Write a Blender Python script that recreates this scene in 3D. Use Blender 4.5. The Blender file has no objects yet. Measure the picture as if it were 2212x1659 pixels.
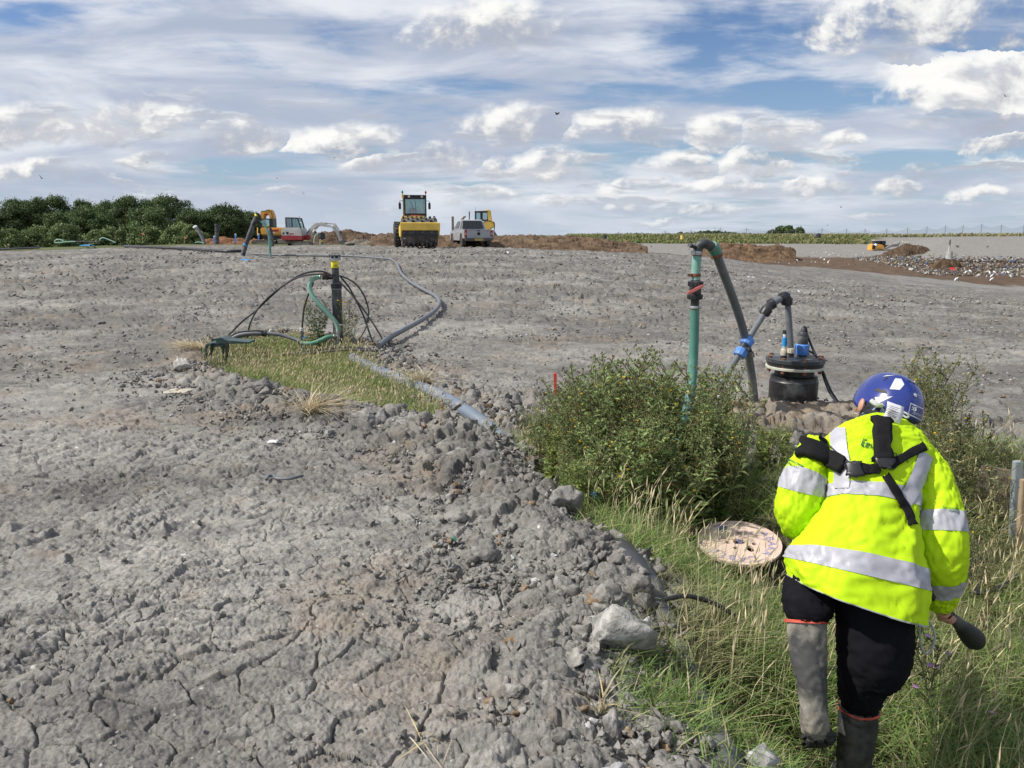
import bpy, bmesh, math, random
import numpy as np
from mathutils import Vector, Matrix, Euler
R = math.radians
rng = np.random.default_rng(7)
random.seed(7)
S = bpy.context.scene
COL = S.collection

# ------------------------------------------------------------------ camera
FPX, CX, CY = 1661.0, 1106.0, 829.5          # focal length and centre on a 2212 x 1659 picture
PITCH = R(11.05)
CAMH = 1.65
cp, sp = math.cos(PITCH), math.sin(PITCH)
def ray(px, py):
    u = (px - CX) / FPX; v = (CY - py) / FPX
    return Vector((u, cp + v * sp, -sp + v * cp))
def at(px, py, Y):
    """point seen at a picture position, at the forward distance Y"""
    d = ray(px, py); k = Y / d.y
    return Vector((d.x * k, Y, CAMH + d.z * k))
def pxm(Y):
    return Y / FPX                            # metres for one picture unit at distance Y
cam_d = bpy.data.cameras.new('camera'); cam = bpy.data.objects.new('camera', cam_d); COL.objects.link(cam)
cam.location = (0, 0, CAMH); cam.rotation_euler = (R(90) - PITCH, 0, 0)
cam_d.sensor_width = 36; cam_d.lens = FPX / 2212 * 36; cam_d.clip_start = .05; cam_d.clip_end = 9000
S.camera = cam

# ------------------------------------------------------------------ noise
def _h(ix, iy, s):
    n = (ix.astype(np.int64) * 374761393 + iy.astype(np.int64) * 668265263 + s * 974634541) & 0xffffffff
    n = ((n ^ (n >> 13)) * 1274126177) & 0xffffffff
    n = ((n ^ (n >> 16)) * 2246822519) & 0xffffffff
    n = n ^ (n >> 15)
    return (n & 0xffffff).astype(np.float64) / 16777216.0
def gn(x, y, s=0):
    x = np.asarray(x, float); y = np.asarray(y, float)
    ix = np.floor(x); iy = np.floor(y); fx = x - ix; fy = y - iy
    u = fx * fx * fx * (fx * (fx * 6 - 15) + 10); v = fy * fy * fy * (fy * (fy * 6 - 15) + 10)
    def g(a, b):
        t = _h(ix + a, iy + b, s) * 6.2831853
        return np.cos(t) * (fx - a) + np.sin(t) * (fy - b)
    a = g(0, 0); b = g(1, 0); c = g(0, 1); d = g(1, 1)
    return 1.5 * ((a + (b - a) * u) * (1 - v) + (c + (d - c) * u) * v)
def fbm(x, y, o=4, s=0, g=.5):
    r = 0; a = 1; t = 0
    for k in range(o):
        r = r + a * gn(x, y, s + k * 17); t += a; a *= g; x = x * 2.03 + 3.7; y = y * 2.03 - 1.3
    return r / t
def worley(x, y, s=0, j=.95):
    ix = np.floor(x); iy = np.floor(y)
    f1 = np.full(x.shape, 9.); f2 = np.full(x.shape, 9.); cid = np.zeros(x.shape); cx = np.zeros(x.shape); cy = np.zeros(x.shape)
    for a in (-1, 0, 1):
        for b in (-1, 0, 1):
            jx = ix + a; jy = iy + b
            px = jx + .5 + j * (_h(jx, jy, s) - .5); py = jy + .5 + j * (_h(jx, jy, s + 5) - .5)
            dx = x - px; dy = y - py; d = np.sqrt(dx * dx + dy * dy)
            m = d < f1
            f2 = np.where(m, f1, np.minimum(f2, d))
            cid = np.where(m, _h(jx, jy, s + 9), cid); cx = np.where(m, dx, cx); cy = np.where(m, dy, cy)
            f1 = np.where(m, d, f1)
    return f1, f2, cid, cx, cy
def sst(a, b, x):
    t = np.clip((x - a) / (b - a), 0, 1); return t * t * (3 - 2 * t)
def sdf(poly, x, y):
    """signed distance to a polygon, positive inside"""
    P = np.array(poly); n = len(P); d = np.full(x.shape, 1e9); ins = np.zeros(x.shape, bool)
    for i in range(n):
        a = P[i]; b = P[(i + 1) % n]; e = b - a
        wx = x - a[0]; wy = y - a[1]
        t = np.clip((wx * e[0] + wy * e[1]) / (e @ e), 0, 1)
        d = np.minimum(d, (wx - e[0] * t) ** 2 + (wy - e[1] * t) ** 2)
        c = ((a[1] > y) != (b[1] > y)) & (x < (b[0] - a[0]) * (y - a[1]) / (b[1] - a[1] + 1e-12) + a[0])
        ins ^= c
    d = np.sqrt(d)
    return np.where(ins, d, -d)

# ------------------------------------------------------------------ materials
def mat(name, col=(.5, .5, .5), rough=.6, metal=0, var=.15, scale=8., bump=0, spec=.5, dirt=None, coat=0, attr=None, trans=None, coords='Object', dirt_amt=.5):
    """principled material with noise variation, optional dirt colour and bump"""
    m = bpy.data.materials.new(name); m.use_nodes = True; nt = m.node_tree; N = nt.nodes; L = nt.links
    b = N['Principled BSDF']; b.inputs['Roughness'].default_value = rough; b.inputs['Metallic'].default_value = metal
    b.inputs['Specular IOR Level'].default_value = spec; b.inputs['Coat Weight'].default_value = coat
    tc = N.new('ShaderNodeTexCoord'); co = tc.outputs[coords]
    nz = N.new('ShaderNodeTexNoise'); nz.inputs['Scale'].default_value = scale; nz.inputs['Detail'].default_value = 5; L.new(co, nz.inputs['Vector'])
    if attr:
        at_ = N.new('ShaderNodeAttribute'); at_.attribute_name = attr; src = at_.outputs['Color']
    else:
        rgb = N.new('ShaderNodeRGB'); rgb.outputs[0].default_value = (*col, 1); src = rgb.outputs[0]
    mr = N.new('ShaderNodeMapRange'); mr.inputs['From Min'].default_value = .3; mr.inputs['From Max'].default_value = .7
    mr.inputs['To Min'].default_value = 1 - var; mr.inputs['To Max'].default_value = 1 + var; L.new(nz.outputs['Fac'], mr.inputs['Value'])
    mx = N.new('ShaderNodeVectorMath'); mx.operation = 'SCALE'; L.new(src, mx.inputs[0]); L.new(mr.outputs[0], mx.inputs['Scale'])
    out = mx.outputs[0]
    if dirt:
        n2 = N.new('ShaderNodeTexNoise'); n2.inputs['Scale'].default_value = scale * .6; n2.inputs['Detail'].default_value = 7; n2.inputs['Roughness'].default_value = .65; L.new(co, n2.inputs['Vector'])
        r2 = N.new('ShaderNodeMapRange'); r2.inputs['From Min'].default_value = .62 - dirt_amt * .3; r2.inputs['From Max'].default_value = .78 - dirt_amt * .3; L.new(n2.outputs['Fac'], r2.inputs['Value'])
        r2.inputs['To Max'].default_value = min(1, .5 + dirt_amt * .5)
        mm = N.new('ShaderNodeMix'); mm.data_type = 'RGBA'; L.new(r2.outputs[0], mm.inputs[0]); L.new(out, mm.inputs[6]); mm.inputs[7].default_value = (*dirt, 1); out = mm.outputs[2]
        mr3 = N.new('ShaderNodeMapRange'); mr3.inputs['To Min'].default_value = rough; mr3.inputs['To Max'].default_value = .9; L.new(r2.outputs[0], mr3.inputs['Value']); L.new(mr3.outputs[0], b.inputs['Roughness'])
    L.new(out, b.inputs['Base Color'])
    if bump:
        bp = N.new('ShaderNodeBump'); bp.inputs['Strength'].default_value = bump; bp.inputs['Distance'].default_value = .02; L.new(nz.outputs['Fac'], bp.inputs['Height']); L.new(bp.outputs[0], b.inputs['Normal'])
    if trans:
        o = N['Material Output']; tr = N.new('ShaderNodeBsdfTranslucent'); L.new(out, tr.inputs['Color']); ms = N.new('ShaderNodeMixShader'); ms.inputs[0].default_value = trans
        L.new(b.outputs[0], ms.inputs[1]); L.new(tr.outputs[0], ms.inputs[2]); L.new(ms.outputs[0], o.inputs['Surface'])
    return m
def glassmat(name, tint=(.6, .75, .75), alpha=.5):
    m = bpy.data.materials.new(name); m.use_nodes = True; N = m.node_tree.nodes; L = m.node_tree.links; o = N['Material Output']; N.remove(N['Principled BSDF'])
    t = N.new('ShaderNodeBsdfTransparent'); t.inputs[0].default_value = (*tint, 1); g = N.new('ShaderNodeBsdfGlossy'); g.inputs['Roughness'].default_value = .05; g.inputs['Color'].default_value = (.9, .95, 1, 1)
    ms = N.new('ShaderNodeMixShader'); ms.inputs[0].default_value = 1 - alpha; L.new(t.outputs[0], ms.inputs[1]); L.new(g.outputs[0], ms.inputs[2]); L.new(ms.outputs[0], o.inputs['Surface'])
    return m

# ------------------------------------------------------------------ object helpers
def tag(o, label=None, cat=None, group=None, kind=None):
    if label: o['label'] = label
    if cat: o['category'] = cat
    if group: o['group'] = group
    if kind: o['kind'] = kind
    return o
def thing(name, label, cat, loc=(0, 0, 0), rz=0, group=None, rot=None):
    o = bpy.data.objects.new(name, None); COL.objects.link(o); o.location = loc; o.rotation_euler = rot if rot else (0, 0, rz); o.empty_display_size = .1
    return tag(o, label, cat, group)
def np_mesh(name, V, F, m=None, parent=None, smooth=False, cols=None):
    """V (n,3) array; F list of (k,q) index arrays"""
    me = bpy.data.meshes.new(name); V = np.asarray(V, np.float32)
    if not isinstance(F, list): F = [F]
    F = [np.asarray(f, np.int32) for f in F if len(f)]
    me.vertices.add(len(V)); me.vertices.foreach_set('co', V.ravel())
    nl = sum(f.size for f in F); me.loops.add(nl); me.loops.foreach_set('vertex_index', np.concatenate([f.ravel() for f in F]))
    st = []; k = 0
    for f in F:
        st.append(k + np.arange(len(f)) * f.shape[1]); k += f.size
    st = np.concatenate(st).astype(np.int32); me.polygons.add(len(st)); me.polygons.foreach_set('loop_start', st)
    if smooth: me.polygons.foreach_set('use_smooth', np.ones(len(st), bool))
    if cols is not None:
        a = me.color_attributes.new('col', 'FLOAT_COLOR', 'POINT'); c = np.ones((len(V), 4), np.float32); c[:, :cols.shape[1]] = cols; a.data.foreach_set('color', c.ravel())
    me.update(calc_edges=True); me.validate()
    o = bpy.data.objects.new(name, me); COL.objects.link(o)
    if m: me.materials.append(m)
    if parent: o.parent = parent
    return o
class MB:
    """collects shapes into one mesh"""
    def __init__(s): s.bm = bmesh.new()
    def _x(s, vs, M):
        bmesh.ops.transform(s.bm, matrix=M, verts=vs)
    def box(s, c, size, rot=(0, 0, 0), bev=0, taper=None):
        r = bmesh.ops.create_cube(s.bm, size=1); vs = r['verts']
        for v in vs:
            if taper and v.co.z > 0: v.co.x *= taper[0]; v.co.y *= taper[1]
        bmesh.ops.scale(s.bm, vec=size, verts=vs)
        if bev:
            es = list({e for v in vs for e in v.link_edges}); q = bmesh.ops.bevel(s.bm, geom=es, offset=bev, segments=2, affect='EDGES', clamp_overlap=True); vs = list({v for f in q['faces'] for v in f.verts} | {v for v in vs if v.is_valid})
        s._x(vs, Matrix.Translation(c) @ Euler(rot).to_matrix().to_4x4()); return s
    def cyl(s, a, b, r, r2=None, n=16, cap=True):
        a = Vector(a); b = Vector(b); d = b - a; L = d.length
        if L < 1e-6: return s
        q = bmesh.ops.create_cone(s.bm, cap_ends=cap, segments=n, radius1=r, radius2=r if r2 is None else r2, depth=L)
        s._x(q['verts'], Matrix.Translation((a + b) / 2) @ d.to_track_quat('Z', 'Y').to_matrix().to_4x4()); return s
    def sph(s, c, r, sc=(1, 1, 1), rot=(0, 0, 0), u=12, v=8):
        q = bmesh.ops.create_uvsphere(s.bm, u_segments=u, v_segments=v, radius=r)
        s._x(q['verts'], Matrix.Translation(c) @ Euler(rot).to_matrix().to_4x4() @ Matrix.Diagonal((*sc, 1))); return s
    def lathe(s, prof, c=(0, 0, 0), axis=(0, 0, 1), n=24):
        """prof: (radius, height) list turned about an axis at c"""
        M = Matrix.Translation(c) @ Vector(axis).to_track_quat('Z', 'Y').to_matrix().to_4x4(); rings = []
        for (r, z) in prof:
            rings.append([s.bm.verts.new(M @ Vector((max(r, 1e-4) * math.cos(2 * math.pi * k / n), max(r, 1e-4) * math.sin(2 * math.pi * k / n), z))) for k in range(n)])
        for i in range(len(rings) - 1):
            for k in range(n):
                s.bm.faces.new((rings[i][k], rings[i][(k + 1) % n], rings[i + 1][(k + 1) % n], rings[i + 1][k]))
        s.bm.faces.new(rings[0][::-1]); s.bm.faces.new(rings[-1]); return s
    def prism(s, pts, y0, y1, plane='xz', bev=0):
        """polygon pts in a plane, pushed from y0 to y1 on the third axis"""
        f = {'xz': lambda p, t: (p[0], t, p[1]), 'yz': lambda p, t: (t, p[0], p[1]), 'xy': lambda p, t: (p[0], p[1], t)}[plane]
        A = [s.bm.verts.new(f(p, y0)) for p in pts]; B = [s.bm.verts.new(f(p, y1)) for p in pts]; n = len(pts)
        fs = [s.bm.faces.new(A), s.bm.faces.new(B[::-1])]
        for i in range(n): fs.append(s.bm.faces.new((A[i], B[i], B[(i + 1) % n], A[(i + 1) % n])))
        bmesh.ops.recalc_face_normals(s.bm, faces=fs)
        if bev:
            es = list({e for v in A + B for e in v.link_edges}); bmesh.ops.bevel(s.bm, geom=es, offset=bev, segments=2, affect='EDGES', clamp_overlap=True)
        return s
    def tube(s, pts, r, n=10, res=8, radii=None, close=True, rib=None):
        """smooth tube through points (Catmull-Rom)"""
        P = smooth_path(pts, res) if res > 1 else [Vector(p) for p in pts]
        m = len(P); up = None; rings = []
        for i, p in enumerate(P):
            t = (P[min(i + 1, m - 1)] - P[max(i - 1, 0)]).normalized()
            if up is None:
                up = t.orthogonal().normalized()
            up = (up - t * up.dot(t)).normalized(); sd = t.cross(up)
            rr = r if radii is None else np.interp(i / (m - 1), np.linspace(0, 1, len(radii)), radii)
            if rib: rr = rr * (1 + rib * (i % 2))
            rings.append([s.bm.verts.new(p + (up * math.cos(2 * math.pi * k / n) + sd * math.sin(2 * math.pi * k / n)) * rr) for k in range(n)])
        for i in range(m - 1):
            for k in range(n): s.bm.faces.new((rings[i][k], rings[i][(k + 1) % n], rings[i + 1][(k + 1) % n], rings[i + 1][k]))
        if close: s.bm.faces.new(rings[0][::-1]); s.bm.faces.new(rings[-1])
        return s
    def build(s, name, m, parent=None, smooth=40, loc=None):
        bmesh.ops.recalc_face_normals(s.bm, faces=s.bm.faces)
        me = bpy.data.meshes.new(name); s.bm.to_mesh(me); s.bm.free()
        if smooth:
            me.polygons.foreach_set('use_smooth', np.ones(len(me.polygons), bool)); me.set_sharp_from_angle(angle=R(smooth))
        me.materials.append(m); o = bpy.data.objects.new(name, me); COL.objects.link(o)
        if parent: o.parent = parent
        if loc: o.location = loc
        return o
def smooth_path(pts, res=8):
    P = [Vector(p) for p in pts]; out = []
    if len(P) == 2: return [P[0].lerp(P[1], i / res) for i in range(res + 1)]
    for i in range(len(P) - 1):
        p0 = P[max(i - 1, 0)]; p1 = P[i]; p2 = P[i + 1]; p3 = P[min(i + 2, len(P) - 1)]
        for k in range(res):
            t = k / res
            out.append(.5 * (2 * p1 + (p2 - p0) * t + (2 * p0 - 5 * p1 + 4 * p2 - p3) * t * t + (3 * p1 - p0 - 3 * p2 + p3) * t ** 3))
    out.append(P[-1]); return out
def resample(P, step):
    P = [Vector(p) for p in P]; out = [P[0]]; acc = 0
    for a, b in zip(P, P[1:]):
        d = (b - a).length; 
        while acc + d >= step:
            t = (step - acc) / d; a = a.lerp(b, t); out.append(a.copy()); d = (b - a).length; acc = 0
        acc += d
    out.append(P[-1]); return out
def children(o): return [c for c in list(bpy.data.objects) if c.parent == o]
def copy_tree(o, loc=None, rz=None, scale=None, label=None):
    c = o.copy(); COL.objects.link(c)
    if loc is not None: c.location = loc
    if rz is not None: c.rotation_euler.z = rz
    if scale is not None: c.scale = (scale,) * 3
    if label: c['label'] = label
    for ch in o.children:
        d = ch.copy(); COL.objects.link(d); d.parent = c
        for g in ch.children:
            e = g.copy(); COL.objects.link(e); e.parent = d
    return c
def text_mesh(name, s, size, m, parent=None, M=None, depth=.001, align='CENTER'):
    cu = bpy.data.curves.new(name, 'FONT'); cu.body = s; cu.size = size; cu.align_x = align; cu.align_y = 'CENTER'; cu.extrude = depth
    o = bpy.data.objects.new(name, cu); COL.objects.link(o); dg = bpy.context.evaluated_depsgraph_get(); dg.update()
    me = bpy.data.meshes.new_from_object(o.evaluated_get(dg)); bpy.data.objects.remove(o)
    me.materials.clear(); me.materials.append(m); o = bpy.data.objects.new(name, me); COL.objects.link(o)
    if parent: o.parent = parent
    if M is not None: o.matrix_local = M
    return o
# ------------------------------------------------------------------ ground shape
def flat(px, py, z=0.):
    d = ray(px, py); k = (z - CAMH) / d.z
    return (d.x * k, d.y * k)
EDGE = [(1600, 1720), (1550, 1650), (1440, 1580), (1350, 1530), (1305, 1470), (1345, 1390), (1440, 1300), (1400, 1225), (1300, 1160), (1225, 1105), (1130, 1010), (1105, 955), (1000, 925), (880, 898), (740, 880), (610, 850), (500, 820), (420, 790)]
BACK = [(430, 752), (560, 735), (640, 728), (790, 752), (820, 785), (930, 850), (1010, 905), (1090, 925), (1150, 880), (1300, 880), (1450, 895), (1560, 930), (1640, 990), (1720, 1030), (1850, 1000), (2000, 940), (2170, 950), (2400, 1000)]
GULLY = [flat(*p) for p in EDGE] + [flat(*p, z=.02) for p in BACK] + [(6.5, 5.5), (6.5, .3), (1.0, .3), (.95, 1.6)]
CHX, CHY = at(1711, 885, 6.7).x, 6.7
PED = [(-90, .4, 40), (-34, .60, 50), (-27, .78, 50), (-20, .88, 48), (-9, .84, 46), (0, .80, 46), (6, .66, 46), (10, .40, 52), (14, -.02, 60), (24, -1.87, 80), (33, -3.67, 95), (90, -3.7, 95)]
def base(x, y):
    x = np.asarray(x, float); y = np.asarray(y, float)
    r = np.hypot(x, y); az = np.degrees(np.arctan2(x, y))
    A, Z, D = zip(*PED); ze = np.interp(az, A, Z); re = np.interp(az, A, D)
    t = np.clip((r - 9) / (re - 9), 0, 1)
    h = ze * (t * t * (3 - 2 * t) * .5 + t * .5)
    # beyond the crest
    front = sst(-100, -60, az) * sst(100, 60, az)
    dr = r - re
    left = sst(4, -3, az)
    fall_r = -3.9 + .9 * np.clip((r - 100) / 80, 0, 1) - ze
    h = h + (1 - left) * fall_r * sst(0, 34, dr) + left * (-.0075 * np.clip(dr, 0, 32) + (-2.2 - ze) * sst(30, 62, dr))
    # far side slope of the cell, hill and grass bank
    rt = 1 - left
    slope = sst(178, 225, r) * 2.1 * rt
    bank = sst(222, 236, r) * 1.6 * rt
    hill = 3.95 * sst(24.3, 29.5, az) * sst(160, 205, r) * sst(330, 250, r)
    far = -9 * sst(270, 900, r)
    h = h + np.maximum(slope + bank, hill) + far
    return h * front
def gdepth(x, y):
    return np.interp(y, [0, 4.2, 6.0, 8.0, 30], [.50, .46, .30, .14, .12])
def ground(x, y, detail=False):
    """smooth ground height"""
    x = np.asarray(x, float); y = np.asarray(y, float); h = base(x, y)
    near = (np.hypot(x, y) < 16)
    s = np.full(x.shape, -5.)
    if near.any():
        wx = x + .10 * gn(x * 2.1, y * 2.1, 3) + .05 * gn(x * 6, y * 6, 4); wy = y + .10 * gn(x * 2.1, y * 2.1, 5) + .05 * gn(x * 6, y * 6, 6)
        s[near] = sdf(GULLY, wx[near], wy[near])
    g = sst(-.15, .95, s) * gdepth(x, y)
    # raised lip of dug clay on the near side of the gully
    lip = np.exp(-((s + .22) / .22) ** 2) * .035 * sst(9.5, 6.0, y) * sst(2.2, .6, x)
    lip = lip + np.exp(-((s + .15) / .15) ** 2) * .05 * sst(5, 7, y) * sst(1, -.5, x)
    mound = .20 * np.exp(-((x - CHX - .02) ** 2 / .62 + (y - CHY + .15) ** 2 / .40))
    return h - g + lip + mound, s
def gz(x, y):
    return float(ground(np.array([x], float), np.array([y], float))[0][0])
def on(px, py, lift=0.):
    """point where the line of sight meets the ground"""
    d = ray(px, py); t = np.geomspace(1.2, 400, 700)
    X = d.x * t; Y = d.y * t; Z = CAMH + d.z * t - ground(X, Y)[0]
    k = np.where(Z <= 0)[0]
    k = k[0] if len(k) else 699
    if k > 0:
        f = Z[k - 1] / (Z[k - 1] - Z[k] + 1e-9); tt = t[k - 1] + f * (t[k] - t[k - 1])
    else: tt = t[0]
    return Vector((d.x * tt, d.y * tt, gz(d.x * tt, d.y * tt) + lift))

def soilmask(x, y):
    r = np.hypot(x, y); az = np.degrees(np.arctan2(x, y)); A, Z, D = zip(*PED); re = np.interp(az, A, D)
    n = fbm(x * .25, y * .25, 3, 90)
    w = np.degrees(n * .02)
    re = np.where(az < 2, np.interp(az, [-40, -12, 2], [78, 78, 52]), re)
    br = sst(-1.2, .3, (r - re) + 2.5 * n - 1) * sst(176, 168, r + 8 * n)
    br = br * np.where(az < -14, sst(-22, -16, az), 1)
    hillm = sst(24.3, 25.5, az + n) * sst(158, 166, r)
    return br * (1 - hillm)
def terrain():
    a1 = np.linspace(-42, 42, 934)
    az = np.radians(np.concatenate([np.linspace(-180, -46, 36), np.linspace(-45, -42.3, 8), a1, np.linspace(42.3, 45, 8), np.linspace(46, 179, 36)]))
    rr = [.5, .8, 1.1, 1.3]; r = 1.5
    while r < 60: rr.append(r); r += max(.0062, .00040 * r * r)
    while r < 300: rr.append(r); r *= 1.02
    while r < 6000: rr.append(r); r *= 1.15
    rr = np.array(rr); n, m = len(rr), len(az)
    RR, AA = np.meshgrid(rr, az, indexing='ij'); x = (RR * np.sin(AA)).ravel(); y = (RR * np.cos(AA)).ravel(); r = RR.ravel()
    h, s = ground(x, y)
    # --- detail of the dried clay
    k = np.where((r < 75) & (np.abs(np.degrees(AA.ravel())) < 46))[0]
    X = x[k]; Y = y[k]; RK = r[k]; sK = s[k]; azk = np.degrees(np.arctan2(X, Y))
    clay = sst(.12, -.05, sK)
    F9 = sst(15, 9, RK); F6 = sst(9, 5.5, RK); F4 = sst(5.5, 3.5, RK)
    fade = sst(75, 45, RK)
    # machine tracks swept the near ground: stretch the plates along their direction
    ca, sa = math.cos(R(-14)), math.sin(R(-14)); U = X * ca + Y * sa; W = -X * sa + Y * ca
    bigw = 1 + .6 * sst(6, 30, RK)
    d1 = .03 * fbm(U * .9, W * 1.1, 3, 11) + .014 * fbm(U * 2.6, W * 4.2, 3, 12)
    wx = U + .10 * fbm(U * 3, W * 3, 3, 21); wy = W + .08 * fbm(U * 3, W * 3, 3, 22)
    f1, f2, cid, cx, cy = worley(wx * 4.4, wy * 6.6, 31)
    g1, g2, did, ex, ey = worley(wx * 11.0, wy * 16.0, 37)
    patch = sst(-.12, .22, fbm(X * .55, Y * .55, 3, 41)); patch2 = sst(-.05, .30, fbm(X * .9 + 5, Y * .9, 3, 43))
    far1 = sst(7, 16, RK); b1, b2, bid, bx, by = worley(wx * 1.9 + .4, wy * 3.0, 33)
    bt = far1 * ((bid - .5) * .045 + (bx * (_t(bid, 5) - .5) + by * (_t(bid, 6) - .5)) * .06 - .04 * (1 - sst(0, .08, b2 - b1)))
    tilt = (cx * (_t(cid, 1) - .5) + cy * (_t(cid, 2) - .5)) * .030
    tilt2 = (ex * (_t(did, 3) - .5) + ey * (_t(did, 4) - .5)) * .024
    crack = -.040 * (1 - sst(.0, .06, f2 - f1)) * (.12 + .88 * patch)
    crack2 = -.022 * (1 - sst(.0, .10, g2 - g1)) * (.2 + .8 * patch2)
    plates = ((cid - .5) * .022 + tilt + crack) * F9 + ((did - .5) * .012 * (.4 + .6 * patch2) + tilt2 + crack2) * F6
    # clods: billowed noise, strongest in patches and along the dug edge
    ed = np.exp(-((sK + .35) / .40) ** 2) * sst(12, 8, Y)
    c1, c2, kid, qx, qy = worley(X * 7 + .3 * fbm(X * 9, Y * 9, 2, 51), Y * 7 + .3 * fbm(X * 9, Y * 9, 2, 52), 55)
    e1, e2, lid, _, _ = worley(X * 17, Y * 17, 57)
    clod = np.sqrt(np.clip(1 - (c1 / .62) ** 2, 0, 1)) * (.025 + .035 * kid) * (kid > .35) + np.sqrt(np.clip(1 - (e1 / .6) ** 2, 0, 1)) * .018 * (lid > .3)
    cm = np.clip(sst(.08, .34, fbm(X * .7 + 9, Y * .7, 4, 61)) * (.55 + .0 * X) + 1.0 * ed, 0, 1.25)
    bil = np.abs(gn(wx * 2.2, wy * 3.0, 63)) * far1 * 2.2 + np.abs(gn(wx * 7, wy * 9, 64)) * F9 + .5 * np.abs(gn(wx * 15, wy * 20, 65)) * F6 + .3 * np.abs(gn(X * 37, Y * 37, 66)) * F4; crumb = sst(-.10, .35, fbm(X * .8 + 2, Y * 1.1, 4, 67)) * .92 + .08
    rough = .009 * fbm(X * 22, Y * 22, 3, 71) * F6 + .005 * gn(X * 70, Y * 70, 72) * F4 + (.022 + .014 * sst(2.5, 5., RK)) * (bil - .45) * crumb
    clod = clod * sst(14, 8, RK) * (.25 + .75 * sst(3.0, 6., RK) + .5 * ed); clod = np.minimum(clod, .075)
    h1, h2, hid, _, _ = worley(X * 38, Y * 38, 59); fine = np.sqrt(np.clip(1 - (h1 / .6) ** 2, 0, 1)) * (.008 + .006 * sst(2.5, 4.5, RK)) * (hid > .3) * F6 * sst(-.05, .3, fbm(X * 1.6 + 7, Y * 2.2, 4, 68))
    tr_ = .008 * np.sin(U * 36 + 2.2 * fbm(X * 1.4, Y * 1.4, 2, 76)) * sst(.0, .3, fbm(X * .5 + 4, Y * .9, 2, 77)) * sst(10, 7, RK) * (1 - np.clip(cm, 0, 1))
    ridge = tr_ + F6 * .020 * np.abs(fbm(U * 3.4, W * 9, 4, 73)) * sst(-.2, .25, fbm(X * .4, Y * .4, 2, 74))
    det = (bt + d1 + plates * (1 - .55 * np.clip(cm, 0, 1)) + clod * cm + rough + ridge + fine)
    det = det * (1 + .9 * sst(8, 30, RK))
    grassy = .03 * fbm(X * 3, Y * 3, 3, 81)
    h[k] += fade * (det * clay + grassy * (1 - clay)) * (1 - .9 * sst(36, 50, RK) * 0)
    h = h + sst(40, 70, r) * sst(400, 240, r) * (.25 * fbm(x * .12, y * .12, 4, 83))
    # --- what the surface is made of
    br = soilmask(x, y)
    azd = np.degrees(np.arctan2(x, y))
    green = sst(.02, .30, s) 
    gfar = np.maximum(sst(221, 224, r + 3 * fbm(x * .05, y * .05, 2, 85)) * sst(2, 5, azd) * (1 - sst(24.6, 25.6, azd + .6 * fbm(x * .03, y * .03, 2, 86)) * sst(252, 246, r)), sst(62, 66, r) * sst(4, 2, azd))
    warm = np.zeros_like(r); warm[k] = np.clip(sst(.12, .45, fbm(X * .8 + 3, Y * .8, 4, 87)) * .8 + sst(.25, .5, fbm(X * 2.3, Y * 2.3, 3, 88)) * .7, 0, 1)
    mnd = np.exp(-((x - CHX) ** 2 / .75 + (y - CHY + .2) ** 2 / .5))
    mnd2 = np.exp(-((s + .05) / .22) ** 2) * sst(-1.5, -2.5, x) * sst(8, 9, y) * sst(14, 12, y)
    warm = np.clip(np.maximum(warm * .6, np.maximum(sst(.25, .6, mnd), mnd2)), 0, 1)
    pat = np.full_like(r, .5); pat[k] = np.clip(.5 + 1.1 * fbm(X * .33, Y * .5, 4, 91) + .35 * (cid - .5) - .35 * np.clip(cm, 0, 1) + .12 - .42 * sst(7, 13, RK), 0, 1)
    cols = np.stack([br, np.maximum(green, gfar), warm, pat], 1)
    V = np.stack([x, y, h], 1)
    i = np.arange(n - 1)[:, None] * m; j = np.arange(m)[None, :]; j2 = (j + 1) % m
    F = np.stack([i + j, i + j2, i + m + j2, i + m + j], -1).reshape(-1, 4)[:, ::-1]
    V = np.vstack([V, [[0, 0, float(h[:m].mean())]]])
    cols = np.vstack([cols, [[0, 0, 0, 0]]])
    j = np.arange(m); F2 = np.stack([np.full(m, n * m), j, (j + 1) % m], 1)[:, ::-1]
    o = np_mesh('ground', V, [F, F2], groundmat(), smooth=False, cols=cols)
    tag(o, 'dry cracked grey clay ground of the landfill cap', 'ground', kind='structure')
    return o
def _t(c, k): return (c * (7919.13 + 131.7 * k)) % 1.0
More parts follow.
